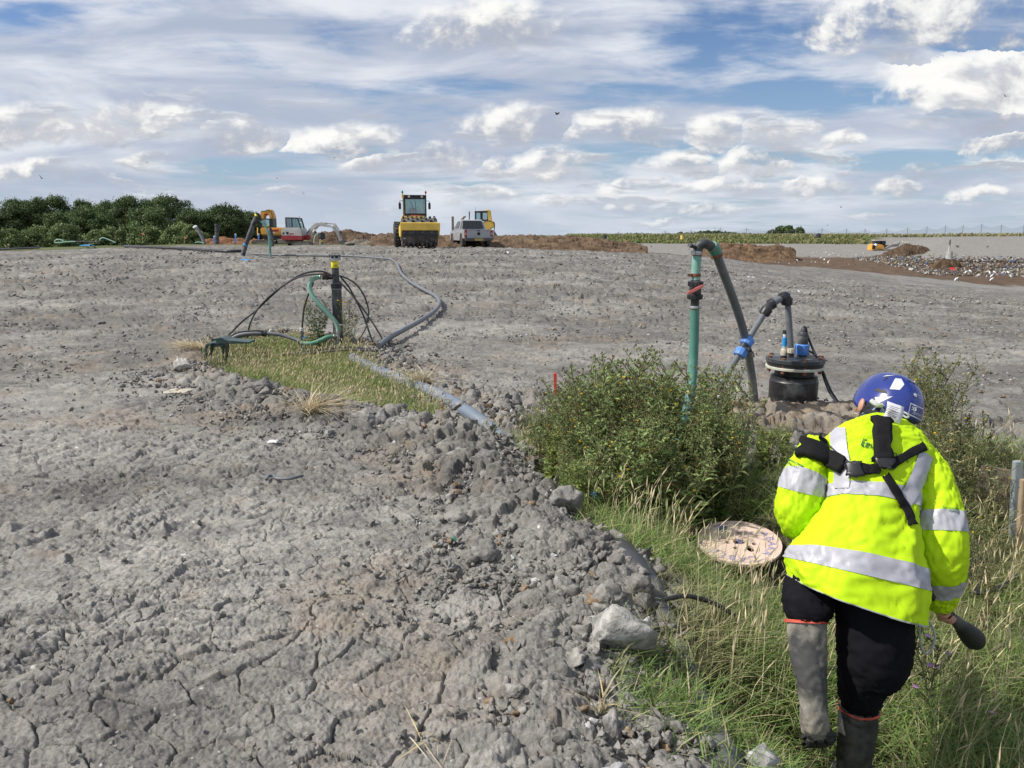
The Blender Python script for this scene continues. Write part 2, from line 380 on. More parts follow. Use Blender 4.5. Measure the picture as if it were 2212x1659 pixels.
def groundmat():
    m = bpy.data.materials.new('ground_clay'); m.use_nodes = True; nt = m.node_tree; N = nt.nodes; L = nt.links; b = N['Principled BSDF']
    b.inputs['Roughness'].default_value = .95; b.inputs['Specular IOR Level'].default_value = .2
    tc = N.new('ShaderNodeNewGeometry').outputs['Position']
    at_ = N.new('ShaderNodeAttribute'); at_.attribute_name = 'col'; sep = N.new('ShaderNodeSeparateColor'); L.new(at_.outputs['Color'], sep.inputs[0])
    def noise(sc, det=5, ro=.55, vec=None):
        n = N.new('ShaderNodeTexNoise'); n.inputs['Scale'].default_value = sc; n.inputs['Detail'].default_value = det; n.inputs['Roughness'].default_value = ro; L.new(vec or tc, n.inputs['Vector']); return n.outputs['Fac']
    def ramp(f, stops):
        r = N.new('ShaderNodeValToRGB'); L.new(f, r.inputs[0]); e = r.color_ramp.elements
        while len(e) < len(stops): e.new(.5)
        for q, (p, c) in zip(e, stops): q.position = p; q.color = (*c, 1)
        return r.outputs[0]
    def mixc(f, a, c, blend='MIX'):
        x = N.new('ShaderNodeMix'); x.data_type = 'RGBA'; x.blend_type = blend
        if isinstance(f, float): x.inputs[0].default_value = f
        else: L.new(f, x.inputs[0])
        for k, q in ((6, a), (7, c)):
            if isinstance(q, tuple): x.inputs[k].default_value = (*q, 1)
            else: L.new(q, x.inputs[k])
        return x.outputs[2]
    def mr(f, a, b_, c=0., d=1.):
        x = N.new('ShaderNodeMapRange'); L.new(f, x.inputs[0]); x.inputs[1].default_value = a; x.inputs[2].default_value = b_; x.inputs[3].default_value = c; x.inputs[4].default_value = d; return x.outputs[0]
    def mul(a, b_):
        x = N.new('ShaderNodeMath'); x.operation = 'MULTIPLY'; L.new(a, x.inputs[0])
        if isinstance(b_, float): x.inputs[1].default_value = b_
        else: L.new(b_, x.inputs[1])
        return x.outputs[0]
    clay = ramp(noise(2.2, 8, .62), [(.25, (.195, .184, .166)), (.5, (.275, .259, .232)), (.75, (.365, .343, .305))])
    clay = mixc(mr(noise(30, 4, .6), .35, .7, 0., .45), clay, (.36, .35, .335))
    clay = mixc(mr(noise(11, 6, .7), .48, .66, 0., .45), clay, (.15, .145, .14)); clay = mixc(mr(noise(70, 5, .75), .40, .58, .50, 0.), clay, (.13, .124, .116)); clay = mixc(mr(noise(48, 5, .75), .58, .72, 0., .6), clay, (.42, .405, .375))
    tan = ramp(noise(5, 6, .6), [(.3, (.21, .15, .10)), (.6, (.31, .245, .175)), (.8, (.40, .33, .24))])
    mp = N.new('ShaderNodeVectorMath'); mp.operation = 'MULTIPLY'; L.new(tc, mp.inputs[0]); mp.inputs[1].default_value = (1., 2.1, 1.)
    clay = mixc(mr(noise(2.6, 10, .78, mp.outputs[0]), .50, .60, 0., .62), clay, (.135, .131, .127)); clay = mixc(mr(noise(7.5, 8, .75, mp.outputs[0]), .54, .62, 0., .55), clay, (.12, .116, .112))  # streaks of darker clay; they also put crack shadow lines into the colour
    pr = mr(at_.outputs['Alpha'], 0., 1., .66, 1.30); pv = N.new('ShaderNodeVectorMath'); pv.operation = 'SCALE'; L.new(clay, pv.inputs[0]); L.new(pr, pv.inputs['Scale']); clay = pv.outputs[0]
    wf = mul(mr(noise(4.5, 7, .7), .34, .62), sep.outputs[2])
    clay = mixc(wf, clay, tan)
    # small pale stones and shell flecks
    vo = N.new('ShaderNodeTexVoronoi'); vo.inputs['Scale'].default_value = 7; L.new(tc, vo.inputs['Vector'])
    vs = N.new('ShaderNodeSeparateColor'); L.new(vo.outputs['Color'], vs.inputs[0])
    fl = mul(mr(vo.outputs['Distance'], .10, .06), mr(vs.outputs[0], .80, .82)); clay = mixc(fl, clay, (.62, .6, .56))
    vo2 = N.new('ShaderNodeTexVoronoi'); vo2.inputs['Scale'].default_value = 26; L.new(tc, vo2.inputs['Vector'])
    vs2 = N.new('ShaderNodeSeparateColor'); L.new(vo2.outputs['Color'], vs2.inputs[0])
    fl2 = mul(mr(vo2.outputs['Distance'], .16, .10), mr(vs2.outputs[0], .93, .94)); clay = mixc(fl2, clay, (.55, .53, .5))
    soil = ramp(noise(.6, 8, .65), [(.3, (.055, .036, .024)), (.5, (.105, .070, .045)), (.72, (.165, .115, .078))])
    gr = ramp(noise(.09, 6, .65), [(.3, (.035, .055, .018)), (.5, (.085, .10, .035)), (.7, (.19, .175, .085))])
    near_soil = ramp(noise(8, 6, .6), [(.3, (.03, .028, .017)), (.7, (.10, .085, .05))])
    ln = N.new('ShaderNodeVectorMath'); ln.operation = 'LENGTH'; L.new(tc, ln.inputs[0])
    gr = mixc(mr(ln.outputs['Value'], 20, 40), near_soil, gr)
    c = mixc(sep.outputs[0], clay, soil); c = mixc(sep.outputs[1], c, gr)
    L.new(c, b.inputs['Base Color'])
    bp = N.new('ShaderNodeBump'); bp.inputs['Strength'].default_value = .7; bp.inputs['Distance'].default_value = .02
    ad = N.new('ShaderNodeMath'); ad.operation = 'ADD'; L.new(noise(38, 8, .7), ad.inputs[0]); L.new(noise(12, 4, .6), ad.inputs[1])
    L.new(ad.outputs[0], bp.inputs['Height']); L.new(bp.outputs[0], b.inputs['Normal'])
    return m

# ------------------------------------------------------------------ sky and sun
SUN_AZ, SUN_EL = -98., 47.       # degrees, clockwise from the view direction
def sky():
    w = bpy.data.worlds.new('World'); S.world = w; w.use_nodes = True; nt = w.node_tree; N = nt.nodes; L = nt.links
    bg = N['Background']
    def V(x):
        n = N.new('ShaderNodeValue'); n.outputs[0].default_value = x; return n.outputs[0]
    def M(op, *a):
        n = N.new('ShaderNodeMath'); n.operation = op
        for i, q in enumerate(a):
            if isinstance(q, (int, float)): n.inputs[i].default_value = q
            else: L.new(q, n.inputs[i])
        return n.outputs[0]
    def MR(f, a, b, c=0., d=1., smooth=True):
        n = N.new('ShaderNodeMapRange'); n.interpolation_type = 'SMOOTHSTEP' if smooth else 'LINEAR'
        for i, q in enumerate((f, a, b, c, d)):
            if isinstance(q, (int, float)): n.inputs[i].default_value = q
            else: L.new(q, n.inputs[i])
        return n.outputs[0]
    def C(*a):
        n = N.new('ShaderNodeCombineXYZ')
        for i, q in enumerate(a):
            if isinstance(q, (int, float)): n.inputs[i].default_value = q
            else: L.new(q, n.inputs[i])
        return n.outputs[0]
    def NZ(vec, sc, det=6, ro=.55, dist=0):
        n = N.new('ShaderNodeTexNoise'); n.inputs['Scale'].default_value = sc; n.inputs['Detail'].default_value = det; n.inputs['Roughness'].default_value = ro; n.inputs['Distortion'].default_value = dist
        L.new(vec, n.inputs['Vector']); return n.outputs['Fac']
    def MX(f, a, b):
        x = N.new('ShaderNodeMix'); x.data_type = 'RGBA'
        if isinstance(f, float): x.inputs[0].default_value = f
        else: L.new(f, x.inputs[0])
        for k, q in ((6, a), (7, b)):
            if isinstance(q, tuple): x.inputs[k].default_value = (*q, 1)
            else: L.new(q, x.inputs[k])
        return x.outputs[2]
    st = N.new('ShaderNodeTexSky'); st.sky_type = 'NISHITA'; st.sun_disc = False; st.sun_elevation = R(SUN_EL); st.sun_rotation = R(SUN_AZ); st.altitude = 50; st.air_density = 1; st.dust_density = 1.0; st.ozone_density = 2.5
    sc = N.new('ShaderNodeVectorMath'); sc.operation = 'SCALE'; L.new(st.outputs[0], sc.inputs[0]); sc.inputs['Scale'].default_value = .095
    tn = N.new('ShaderNodeVectorMath'); tn.operation = 'MULTIPLY'; L.new(sc.outputs[0], tn.inputs[0]); tn.inputs[1].default_value = (.82, .96, 1.18)
    skyc = tn.outputs[0]
    d = N.new('ShaderNodeTexCoord').outputs['Generated']; sx = N.new('ShaderNodeSeparateXYZ'); L.new(d, sx.inputs[0]); x, y, z = sx.outputs
    zz = M('MAXIMUM', z, .0)
    ay = M('MAXIMUM', M('ABSOLUTE', y), .12)
    u = M('DIVIDE', x, ay); v = M('DIVIDE', zz, ay)
    den = M('ADD', zz, .05)
    pl = C(M('DIVIDE', x, den), M('DIVIDE', y, den), 0.)
    # blue deepens upward
    skyc = MX(MR(v, 0., .30), MX(.55, skyc, (.46, .60, .74)), skyc)
    # high veil of stratus
    n1 = NZ(pl, .55, 7, .58, .6); n2 = NZ(pl, 1.9, 5, .6)
    cov = M('ADD', n1, M('MULTIPLY', M('SUBTRACT', n2, .5), .30))
    bias = M('ADD', MR(u, -.5, .6, .16, .035), MR(v, .0, .16, .07, .02))
    # clear lanes between the veils
    uv = C(M('MULTIPLY', u, 2.2), M('MULTIPLY', v, 11.), 3.)
    cov = M('ADD', cov, M('ADD', bias, M('ADD', M('MULTIPLY', M('SUBTRACT', NZ(uv, 1.25, 4, .5), .5), .36), M('MULTIPLY', M('SUBTRACT', NZ(uv, 5.5, 6, .6, .4), .5), .34))))
    for gx, gy, gw, gh, gs in ((1760, 205, 260, 34, .20), (1620, 75, 220, 40, .08), (470, 372, 150, 34, .28), (700, 340, 170, 34, .26), (1380, 215, 160, 30, .16), (760, 70, 160, 50, .16), (1500, 330, 300, 26, .20), (1900, 345, 300, 22, .18), (100, 40, 120, 40, .14), (2140, 100, 120, 26, .3), (900, 395, 300, 14, .16)):
        dd = ray(gx, gy); a1 = N.new('ShaderNodeVectorMath'); a1.operation = 'SUBTRACT'; L.new(C(u, v, 0.), a1.inputs[0]); a1.inputs[1].default_value = (dd.x / dd.y, dd.z / dd.y, 0)
        a2 = N.new('ShaderNodeVectorMath'); a2.operation = 'DIVIDE'; L.new(a1.outputs[0], a2.inputs[0]); a2.inputs[1].default_value = (gw / FPX, gh / FPX, 1)
        a3 = N.new('ShaderNodeVectorMath'); a3.operation = 'DOT_PRODUCT'; L.new(a2.outputs[0], a3.inputs[0]); L.new(a2.outputs[0], a3.inputs[1])
        cov = M('SUBTRACT', cov, M('MULTIPLY', MR(a3.outputs['Value'], 0., 1.5, 1., 0.), gs))
    vm = MR(cov, .38, .65)
    tone = NZ(C(M('MULTIPLY', u, 3.), M('MULTIPLY', v, 16.), 7.), 1.1, 6, .55, .5)
    vc = MX(MR(tone, .35, .68), (.47, .53, .66), (.88, .90, .945))
    col = MX(M('MULTIPLY', vm, .93), skyc, vc)
    # cumulus: flat-based heaps at their own bearings and heights, edges torn by noise
    nw = C(M('MULTIPLY', u, 1.), M('MULTIPLY', v, 1.45), 0.)
    nn = NZ(nw, 9.5, 8, .60, .25); nb = NZ(nw, 34., 6, .58); nl = NZ(C(M('ADD', u, .012), M('SUBTRACT', M('MULTIPLY', v, 1.45), .02), 0.), 9.5, 6, .6, .25)
    nd = M('SUBTRACT', nn, .5)
    wu = M('ADD', u, M('MULTIPLY', M('SUBTRACT', NZ(nw, 7.5, 4, .55), .5), .14)); wv = M('ADD', v, M('MULTIPLY', nd, .060))
    wvec = C(wu, wv, 0.)
    Fm = V(-1.); Sm = V(.5)
    B = [(1080, 55, 170, 60, .9), (2020, 40, 280, 90, .92), (2120, 172, 215, 92, 1.22), (2140, 245, 190, 48, .6), (2165, 300, 85, 30, .85), (1110, 268, 125, 46, .95), (1335, 275, 125, 44, .95), (1570, 278, 85, 38, 1.0), (1680, 300, 80, 46, .9),
         (1825, 300, 62, 26, .9), (820, 352, 75, 26, .85), (950, 342, 80, 38, .95), (1060, 368, 48, 30, .9), (1200, 358, 112, 42, .9), (1470, 352, 85, 32, 1.0), (1630, 352, 95, 40, .95), (740, 303, 125, 36, .95), (520, 288, 110, 38, .9), (310, 268, 215, 50, .8),
         (70, 272, 130, 48, .85), (100, 368, 130, 24, .95), (1550, 408, 130, 27, .9), (1350, 405, 60, 18, .9), (1760, 402, 100, 26, .9), (1060, 420, 68, 22, .9), (1340, 447, 52, 20, .95), (1200, 436, 60, 15, .9), (1945, 402, 42, 22, .95), (2000, 374, 58, 17, .9), (2135, 414, 80, 19, .95),
         (1540, 455, 90, 13, .9), (620, 420, 60, 14, .85), (1440, 478, 90, 9, .85), (330, 345, 80, 14, .8), (1880, 470, 90, 9, .8)]
    for (bx, by, hw, hh, lum) in B:
        dd = ray(bx, by + hh * .45); u0 = dd.x / dd.y; v0 = dd.z / dd.y; wd = hw / FPX * 1.12; hgt = hh / FPX * 1.12
        s1 = N.new('ShaderNodeVectorMath'); s1.operation = 'SUBTRACT'; L.new(wvec, s1.inputs[0]); s1.inputs[1].default_value = (u0, v0, 0)
        s2 = N.new('ShaderNodeVectorMath'); s2.operation = 'DIVIDE'; L.new(s1.outputs[0], s2.inputs[0]); s2.inputs[1].default_value = (wd, hgt * 1.25, 1)
        s3 = N.new('ShaderNodeVectorMath'); s3.operation = 'MULTIPLY'; L.new(s2.outputs[0], s3.inputs[0]); s3.inputs[1].default_value = (1, -2.6, 1)
        s4 = N.new('ShaderNodeVectorMath'); s4.operation = 'MAXIMUM'; L.new(s2.outputs[0], s4.inputs[0]); L.new(s3.outputs[0], s4.inputs[1])
        dt = N.new('ShaderNodeVectorMath'); dt.operation = 'DOT_PRODUCT'; L.new(s4.outputs[0], dt.inputs[0]); L.new(s4.outputs[0], dt.inputs[1])
        f = M('SUBTRACT', 1., dt.outputs['Value'])
        sh = N.new('ShaderNodeVectorMath'); sh.operation = 'DOT_PRODUCT'; L.new(s2.outputs[0], sh.inputs[0]); sh.inputs[1].default_value = (-.22, .62, 0)
        s_ = M('ADD', sh.outputs['Value'], lum - .80)
        g = M('GREATER_THAN', f, Fm)
        x_ = N.new('ShaderNodeMix'); L.new(g, x_.inputs[0]); L.new(Sm, x_.inputs[2]); L.new(s_, x_.inputs[3]); Sm = x_.outputs[0]
        Fm = M('MAXIMUM', Fm, f)
    den_ = M('ADD', M('ADD', Fm, M('MULTIPLY', nd, 2.0)), M('MULTIPLY', M('SUBTRACT', nb, .5), .75))
    shade = M('ADD', M('ADD', Sm, M('MULTIPLY', M('SUBTRACT', nn, nl), 2.6)), M('MULTIPLY', M('SUBTRACT', nb, .5), .55))
    cm = MR(den_, -.15, MR(shade, -.2, .75, 1.6, .55))
    cc = MX(MR(shade, -.05, .80), (.45, .47, .53), (1.04, 1.03, 1.0))
    col = MX(M('MULTIPLY', cm, MR(shade, -.35, .45, .45, .96)), col, cc)
    # ground-side haze near the horizon
    # rows of small distant cumulus toward the horizon
    sm = NZ(C(M('MULTIPLY', wu, 9.), M('MULTIPLY', v, 34.), 5.), 1.3, 7, .58, .3); bt_ = NZ(C(M('MULTIPLY', wu, 9.), M('MULTIPLY', M('SUBTRACT', v, .006), 34.), 5.), 1.3, 4, .55, .3)
    smk = M('MULTIPLY', MR(sm, .54, .66), M('MULTIPLY', MR(v, .015, .04, 0., 1.), MR(v, .10, .22, .85, .0)))
    col = MX(smk, col, MX(MR(M('SUBTRACT', sm, bt_), -.06, .05, 1., 0.), (.52, .55, .61), (.93, .925, .91)))
    col = MX(MR(v, .0, .08, .5, 0.), col, (.60, .68, .78))
    L.new(col, bg.inputs['Color']); bg.inputs['Strength'].default_value = .80
    w.cycles.sampling_method = 'MANUAL'; w.cycles.sample_map_resolution = 512
    sd = bpy.data.lights.new('sun', 'SUN'); sd.energy = 4.1; sd.angle = R(1.5); sd.color = (1, .95, .87); so = bpy.data.objects.new('sun', sd); COL.objects.link(so)
    dv = Vector((math.sin(R(SUN_AZ)) * math.cos(R(SUN_EL)), math.cos(R(SUN_AZ)) * math.cos(R(SUN_EL)), math.sin(R(SUN_EL))))
    so.rotation_euler = dv.to_track_quat('Z', 'Y').to_euler()
sky()
S.view_settings.view_transform = 'Standard'; S.view_settings.look = 'None'; S.view_settings.exposure = .28; S.view_settings.gamma = 1
S.cycles.max_bounces = 6; S.cycles.diffuse_bounces = 3; S.cycles.glossy_bounces = 3; S.cycles.transparent_max_bounces = 16; S.cycles.caustics_reflective = False; S.cycles.caustics_refractive = False
terrain()
# ------------------------------------------------------------------ pipes, hoses and small things on the clay
def A_(x, y): return 384.0 + .2976 * x, 521.2 + .2976 * y
def B_(x, y): return 1426.4 + .2976 * x, 493.7 + .2976 * y
M_black = mat('black_plastic', (.022, .023, .026), .42, dirt=(.16, .155, .145), dirt_amt=.25, scale=9)
M_blackdusty = mat('dusty_black_plastic', (.04, .043, .05), .5, dirt=(.20, .195, .185), dirt_amt=.45, scale=7)
M_grey = mat('grey_pipe', (.13, .142, .16), .5, dirt=(.25, .245, .23), dirt_amt=.4, scale=6)
M_bluegrey = mat('blue_grey_pipe', (.15, .185, .24), .55, dirt=(.27, .26, .24), dirt_amt=.45, scale=5)
M_greenhose = mat('green_hose', (.085, .235, .19), .42, dirt=(.25, .32, .27), dirt_amt=.35, scale=5)
M_palehose = mat('pale_green_hose', (.22, .42, .33), .45, dirt=(.36, .46, .38), dirt_amt=.4, scale=7)
M_steel = mat('galvanised_steel', (.42, .43, .43), .4, metal=.7, dirt=(.3, .28, .25), dirt_amt=.3)
M_rust = mat('rusty_steel', (.20, .085, .045), .85, dirt=(.11, .05, .03), dirt_amt=.5, scale=30)
M_yellow = mat('yellow_label', (.85, .72, .03), .5, var=.05)
M_ink = mat('black_ink', (.02, .02, .02), .6, var=0)
M_blue = mat('blue_fitting', (.10, .27, .68), .4, dirt=(.3, .38, .5), dirt_amt=.3, scale=20)
M_bright_blue = mat('bright_blue_plastic', (.02, .30, .70), .4, dirt=(.2, .35, .45), dirt_amt=.2)
M_cream = mat('cream_fitting', (.52, .48, .38), .5, dirt=(.36, .32, .25), dirt_amt=.4, scale=25)
M_pinkred = mat('faded_red_handle', (.55, .17, .15), .5, dirt=(.6, .33, .3), dirt_amt=.4, scale=14)
M_red = mat('red_paint', (.62, .03, .03), .45)
M_dkgreen = mat('dark_green_plastic', (.028, .062, .058), .38, dirt=(.16, .18, .17), dirt_amt=.3, scale=14)
M_white = mat('white_plastic', (.72, .72, .70), .5, dirt=(.4, .38, .34), dirt_amt=.3)
def wb(mb, name, m, t, smooth=40):
    return mb.build(name, m, t, smooth=smooth, loc=-Vector(t.location) if t.parent is None and t.type == 'EMPTY' else None)
def lone(mb, name, m, label, cat, group=None, smooth=40, loc=None):
    """thing that is one mesh built in place; its origin is moved to its base"""
    o = mb.build(name, m, None, smooth=smooth); return tag(recenter(o), label, cat, group)
def recenter(o):
    n = len(o.data.vertices); c = np.empty(n * 3, np.float32); o.data.vertices.foreach_get('co', c); c = c.reshape(-1, 3)
    p = np.array([(c[:, 0].min() + c[:, 0].max()) / 2, (c[:, 1].min() + c[:, 1].max()) / 2, c[:, 2].min()], np.float32)
    c -= p; o.data.vertices.foreach_set('co', c.ravel()); o.data.update(); o.location = [float(q) for q in p]; return o
def ring(mb, c, ax, r, w, n=20):
    c = Vector(c); ax = Vector(ax).normalized(); return mb.lathe([(r, -w / 2), (r * 1.04, -w / 4), (r * 1.04, w / 4), (r, w / 2)], c, ax, n)
def fitting(mb, c, ax, r, L, n=12):
    """ribbed compression nut"""
    ax = Vector(ax).normalized(); c = Vector(c)
    mb.lathe([(r * .78, -L / 2), (r * .98, -L * .42), (r * 1.02, L * .3), (r * .82, L * .5)], c, ax, 20)
    q = ax.to_track_quat('Z', 'Y').to_matrix()
    for k in range(n):
        a = 2 * math.pi * k / n; d = q @ Vector((math.cos(a), math.sin(a), 0))
        mb.box(c + d * r * .98, (r * .14, r * .14, L * .72), (q @ Matrix.Rotation(a, 3, 'Z')).to_euler())
    return mb
def wellhead():
    b = on(729, 747); Y = b.y; k = pxm(Y) * 1.02
    P = lambda x, y, dy=0.: at(*A_(x, y), Y + dy)
    t = thing('gas_well_pipe', 'black gas well pipe with yellow collar label and bolted flange cap, standing in the grass', 'pipe', b)
    wb(MB().cyl(P(1166, 700), P(1152, 330), .075, .070, 24).cyl(P(1152, 330), P(1140, 150), .052, .050, 24).cyl((b.x, b.y, b.z - .1), P(1166, 700), .078, .075, 24), 'pipe', M_blackdusty, t)
    wb(MB().cyl(P(1153, 348), P(1151, 305), .079, .079, 24).cyl(P(1152, 326), P(1152, 322), .082, .082, 24), 'rubber_coupling', M_black, t)
    wb(ring(MB(), P(1152, 345), (0, 0, 1), .080, .010), 'clamp', M_steel, t); wb(ring(MB(), P(1151, 306), (0, 0, 1), .076, .008), 'clamp', M_steel, t)
    m = MB(); c = P(1139, 132); m.cyl(c, c + Vector((0, 0, .018)), .088, n=28); wb(m, 'lower_flange', M_steel, t)
    m = MB(); m.cyl(c + Vector((0, 0, .018)), c + Vector((0, 0, .045)), .062, n=28).cyl(c + Vector((0, 0, .045)), c + Vector((0, 0, .062)), .086, n=28)
    wb(m, 'flange_cap', M_black, t)
    for q in range(8):
        a = q * math.pi / 4 + .2; p = c + Vector((math.cos(a) * .073, math.sin(a) * .073, 0)); wb(MB().cyl(p - Vector((0, 0, .012)), p + Vector((0, 0, .08)), .011, n=6), 'bolt', M_steel, t)
    la = P(1140, 168)
    lb = wb(MB().lathe([(.0525, -.048), (.0535, -.046), (.0535, .046), (.0525, .048)], la, (0, 0, 1), 28), 'label', M_yellow, t)
    tm = text_mesh('lettering', 'CBE', .042, M_ink, lb)
    for v in tm.data.vertices:
        a = (v.co.x + .018) / .0542; v.co = la + Vector((math.sin(a) * .0542, -math.cos(a) * .0542, v.co.y - .018))
    # side outlet
    m = MB(); o = P(1150, 262); e = P(1036, 258, -.03); m.cyl(o, P(1092, 264, -.02), .028, n=16); m.cyl(P(1095, 263, -.02), P(1050, 260, -.03), .037, n=18).cyl(P(1062, 260, -.03), P(1056, 260, -.03), .042, n=18)
    wb(m, 'outlet', M_black, t)
    m = MB(); m.tube([P(1050, 236, -.07), P(1075, 232, -.075), P(1100, 238, -.07)], .012, 8, 4); m.cyl(P(1065, 250, -.05), P(1068, 236, -.07), .016, n=10); wb(m, 'valve_lever', M_pinkred, t)
    # upper hose
    pts = [(1040, 260, -.03), (1000, 266, -.05), (966, 292, -.08), (957, 345, -.10), (985, 405, -.12), (1040, 470, -.13), (1095, 528, -.13), (1138, 575, -.13), (1160, 615, -.13), (1166, 655, -.13)]
    hp = resample(smooth_path([P(*p) for p in pts], 8), .012)
    g = wthing('green_hose', 'pale green ribbed hose curving down from the gas well outlet to the steel tee', 'hose', hp[-1])
    wb(MB().tube(hp, .032, 14, 1, rib=.06), 'hose', M_palehose, g)
    wb(ring(MB(), P(1036, 259, -.03), (1, 0, 0), .037, .014), 'hose_clamp', M_steel, g); wb(ring(MB(), P(1166, 652, -.13), (0, 0, 1), .037, .014), 'hose_clamp', M_steel, g)
    # tee fitting
    q = wthing('steel_tee', 'grey steel tee joining two green hoses beside the gas well foot', 'pipe fitting', P(1160, 770, -.13))
    wb(MB().cyl(P(1160, 775, -.13), P(1167, 655, -.13), .026, n=16).cyl(P(1163, 690, -.13), P(1130, 692, -.13), .024, n=16), 'body', M_steel, q)
    wb(ring(MB(), P(1161, 735, -.13), (0, 0, 1), .029, .016), 'collar', M_steel, q); wb(ring(MB(), P(1165, 665, -.13), (0, 0, 1), .030, .02), 'collar', M_steel, q)
    pts = [(1135, 690, -.14), (1085, 697, -.18), (1030, 722, -.22), (970, 742, -.25), (915, 742, -.25), (878, 728, -.25)]
    hp = resample(smooth_path([P(*p) for p in pts], 8), .012)
    g = wthing('green_hose', 'darker green hose sagging low over the grass between steel tee and grey pipe', 'hose', hp[3])
    wb(MB().tube(hp, .031, 14, 1, rib=.05), 'hose', mat('mid_green_hose', (.10, .26, .17), .4, dirt=(.25, .33, .24), dirt_amt=.35), g)
    wb(ring(MB(), P(1137, 690, -.14), (1, 0, 0), .036, .014), 'hose_clamp', M_steel, g); wb(ring(MB(), P(880, 729, -.25), (1, 0, .3), .036, .014), 'hose_clamp', M_steel, g)
    g = wthing('grey_pipe', 'grey plastic pipe arching from the green trestle to the sagging hose', 'pipe', P(640, 690, -.2))
    wb(MB().tube([P(890, 726, -.25), P(830, 705, -.22), P(740, 678, -.2), P(640, 668, -.2)], .026, 14, 8), 'pipe', M_grey, g)
    wb(MB().tube([P(640, 668, -.2), P(560, 668, -.2), P(480, 676, -.2), P(420, 693, -.2), P(380, 725, -.2)], .037, 14, 8), 'sleeve', M_grey, g)
    wb(MB().cyl(P(642, 670, -.2), P(612, 668, -.2), .046, n=18), 'coupling', M_black, g)
    # cables slung over the well
    def cable(pts, label, r=.013, m=M_black, name='black_cable', grp=None):
        return lone(MB().tube([P(*p) for p in pts], r, 8, 8), name, m, label, 'cable', grp)
    cable([(362, 690, -.1), (470, 580, -.1), (560, 510, -.1), (660, 415, -.1), (780, 310, -.09), (900, 240, -.09), (1010, 218, -.09), (1090, 232, -.1), (1180, 300, -.12), (1290, 420, -.14), (1390, 555, -.2), (1480, 700, -.3), (1575, 890, -.5)], 'long black cable looped over the well from green trestle to the bare clay')
    cable([(505, 700, -.16), (525, 600, -.16), (575, 500, -.14), (660, 405, -.13), (790, 305, -.12), (900, 255, -.11), (1010, 240, -.11), (1110, 245, -.1), (1190, 255, .1), (1280, 300, .12), (1350, 390, .12), (1385, 500, .10), (1375, 590, .0)], 'black cable looped over the well whose right end turns brown', .012)
    cable([(1180, 258, .1), (1240, 330, .12), (1300, 440, .1), (1350, 545, .0), (1390, 660, -.1), (1425, 760, -.2), (1445, 825, -.25)], 'shorter black cable falling steeply on the right of the well', .014)
    cable([(1376, 585, .0), (1360, 640, -.05), (1320, 705, -.1), (1270, 755, -.15), (1245, 800, -.2)], 'short brown cable hanging to the grass right of the well', .010, mat('brown_rubber', (.17, .10, .06), .6))
    cable([(985, 300, -.05), (950, 380, .0), (920, 470, .0), (908, 560, .0), (902, 640, .0)], 'thin brown black hose dropping to the white topped standpipe', .014, mat('dark_brown_rubber', (.06, .04, .035), .5), 'brown_hose')
    cable([(380, 690, -.3), (450, 660, -.3), (560, 650, -.3), (620, 655, -.28)], 'black cable lying along the top of the grey sleeve', .012)
    s = wthing('standpipe', 'short standpipe with a white cap and blue tap in the grass', 'standpipe', P(904, 790))
    wb(MB().cyl(P(905, 800), P(902, 655), .020, n=14).cyl(P(903, 700), P(903, 688), .028, n=14), 'pipe', M_grey, s)
    m = MB(); fitting(m, P(900, 640), (0, 0, 1), .030, .05, 10); wb(m, 'cap', M_white, s)
    wb(MB().cyl(P(905, 700, -.03), P(935, 698, -.05), .010, n=8), 'tap', M_bright_blue, s); wb(MB().cyl(P(906, 755, -.03), P(908, 800, -.03), .009, n=8), 'blue_tube', M_bright_blue, s)
    # cables lying in the grass
    for pts, lb in (([(755, 893), (900, 885), (1050, 872), (1180, 858), (1300, 856), (1450, 868)], 'lower of two black cables lying across the grass below the well'), ([(860, 880), (980, 860), (1080, 845), (1200, 832), (1310, 840), (1400, 858)], 'upper of two black cables lying across the grass below the well')):
        W = []
        for p in pts:
            w = on(*A_(*p)); w.z += .13; W.append(w)
        lone(MB().tube(W, .016, 8, 8), 'black_cable', M_black, lb, 'cable')
    # green trestle
    YT = Y - 1.25
    T = lambda x, y, dy=0.: at(416.9 + .0744 * x, 685.8 + .0744 * y, YT + dy)   # the trestle crop
    t = wthing('plastic_trestle', 'dark green plastic trestle with an angled beam and legs holding cables', 'trestle', T(700, 1100))
    def bar(name, a, b, w, d, par=t):
        a = Vector(a); b = Vector(b); dd = b - a; q = dd.to_track_quat('Z', 'Y').to_matrix()
        return wb(MB().box((a + b) / 2, (w, d, dd.length), q.to_euler(), bev=.006), name, M_dkgreen, par)
    wb(MB().prism([(T(*p).x, T(*p).z) for p in ((540, 725), (545, 705), (780, 690), (800, 570), (850, 548), (960, 548), (1040, 600), (1120, 625), (1640, 665), (1740, 670), (1740, 715), (1640, 715))], YT - .15, YT + .11, bev=.008), 'beam', M_dkgreen, t)
    wb(MB().prism([(T(*p).x, T(*p).z) for p in ((400, 1010), (420, 660), (790, 635), (790, 700), (480, 740), (450, 1010))], YT + .13, YT + .20, bev=.006), 'leg', M_dkgreen, t)
    wb(MB().prism([(T(*p).x, T(*p).z) for p in ((490, 1160), (540, 715), (700, 705), (700, 745), (590, 760), (540, 1180))], YT - .21, YT - .15, bev=.006), 'leg', M_dkgreen, t)
    wb(MB().prism([(T(*p).x, T(*p).z) for p in ((580, 1080), (620, 745), (1015, 730), (1015, 800), (690, 815), (630, 1080))], YT - .14, YT - .09, bev=.006), 'leg', M_dkgreen, t)
    wb(MB().prism([(T(*p).x, T(*p).z) for p in ((870, 800), (1018, 740), (1018, 1200), (950, 1220), (930, 900))], YT - .11, YT + .05, bev=.006), 'leg', M_dkgreen, t)
    return b
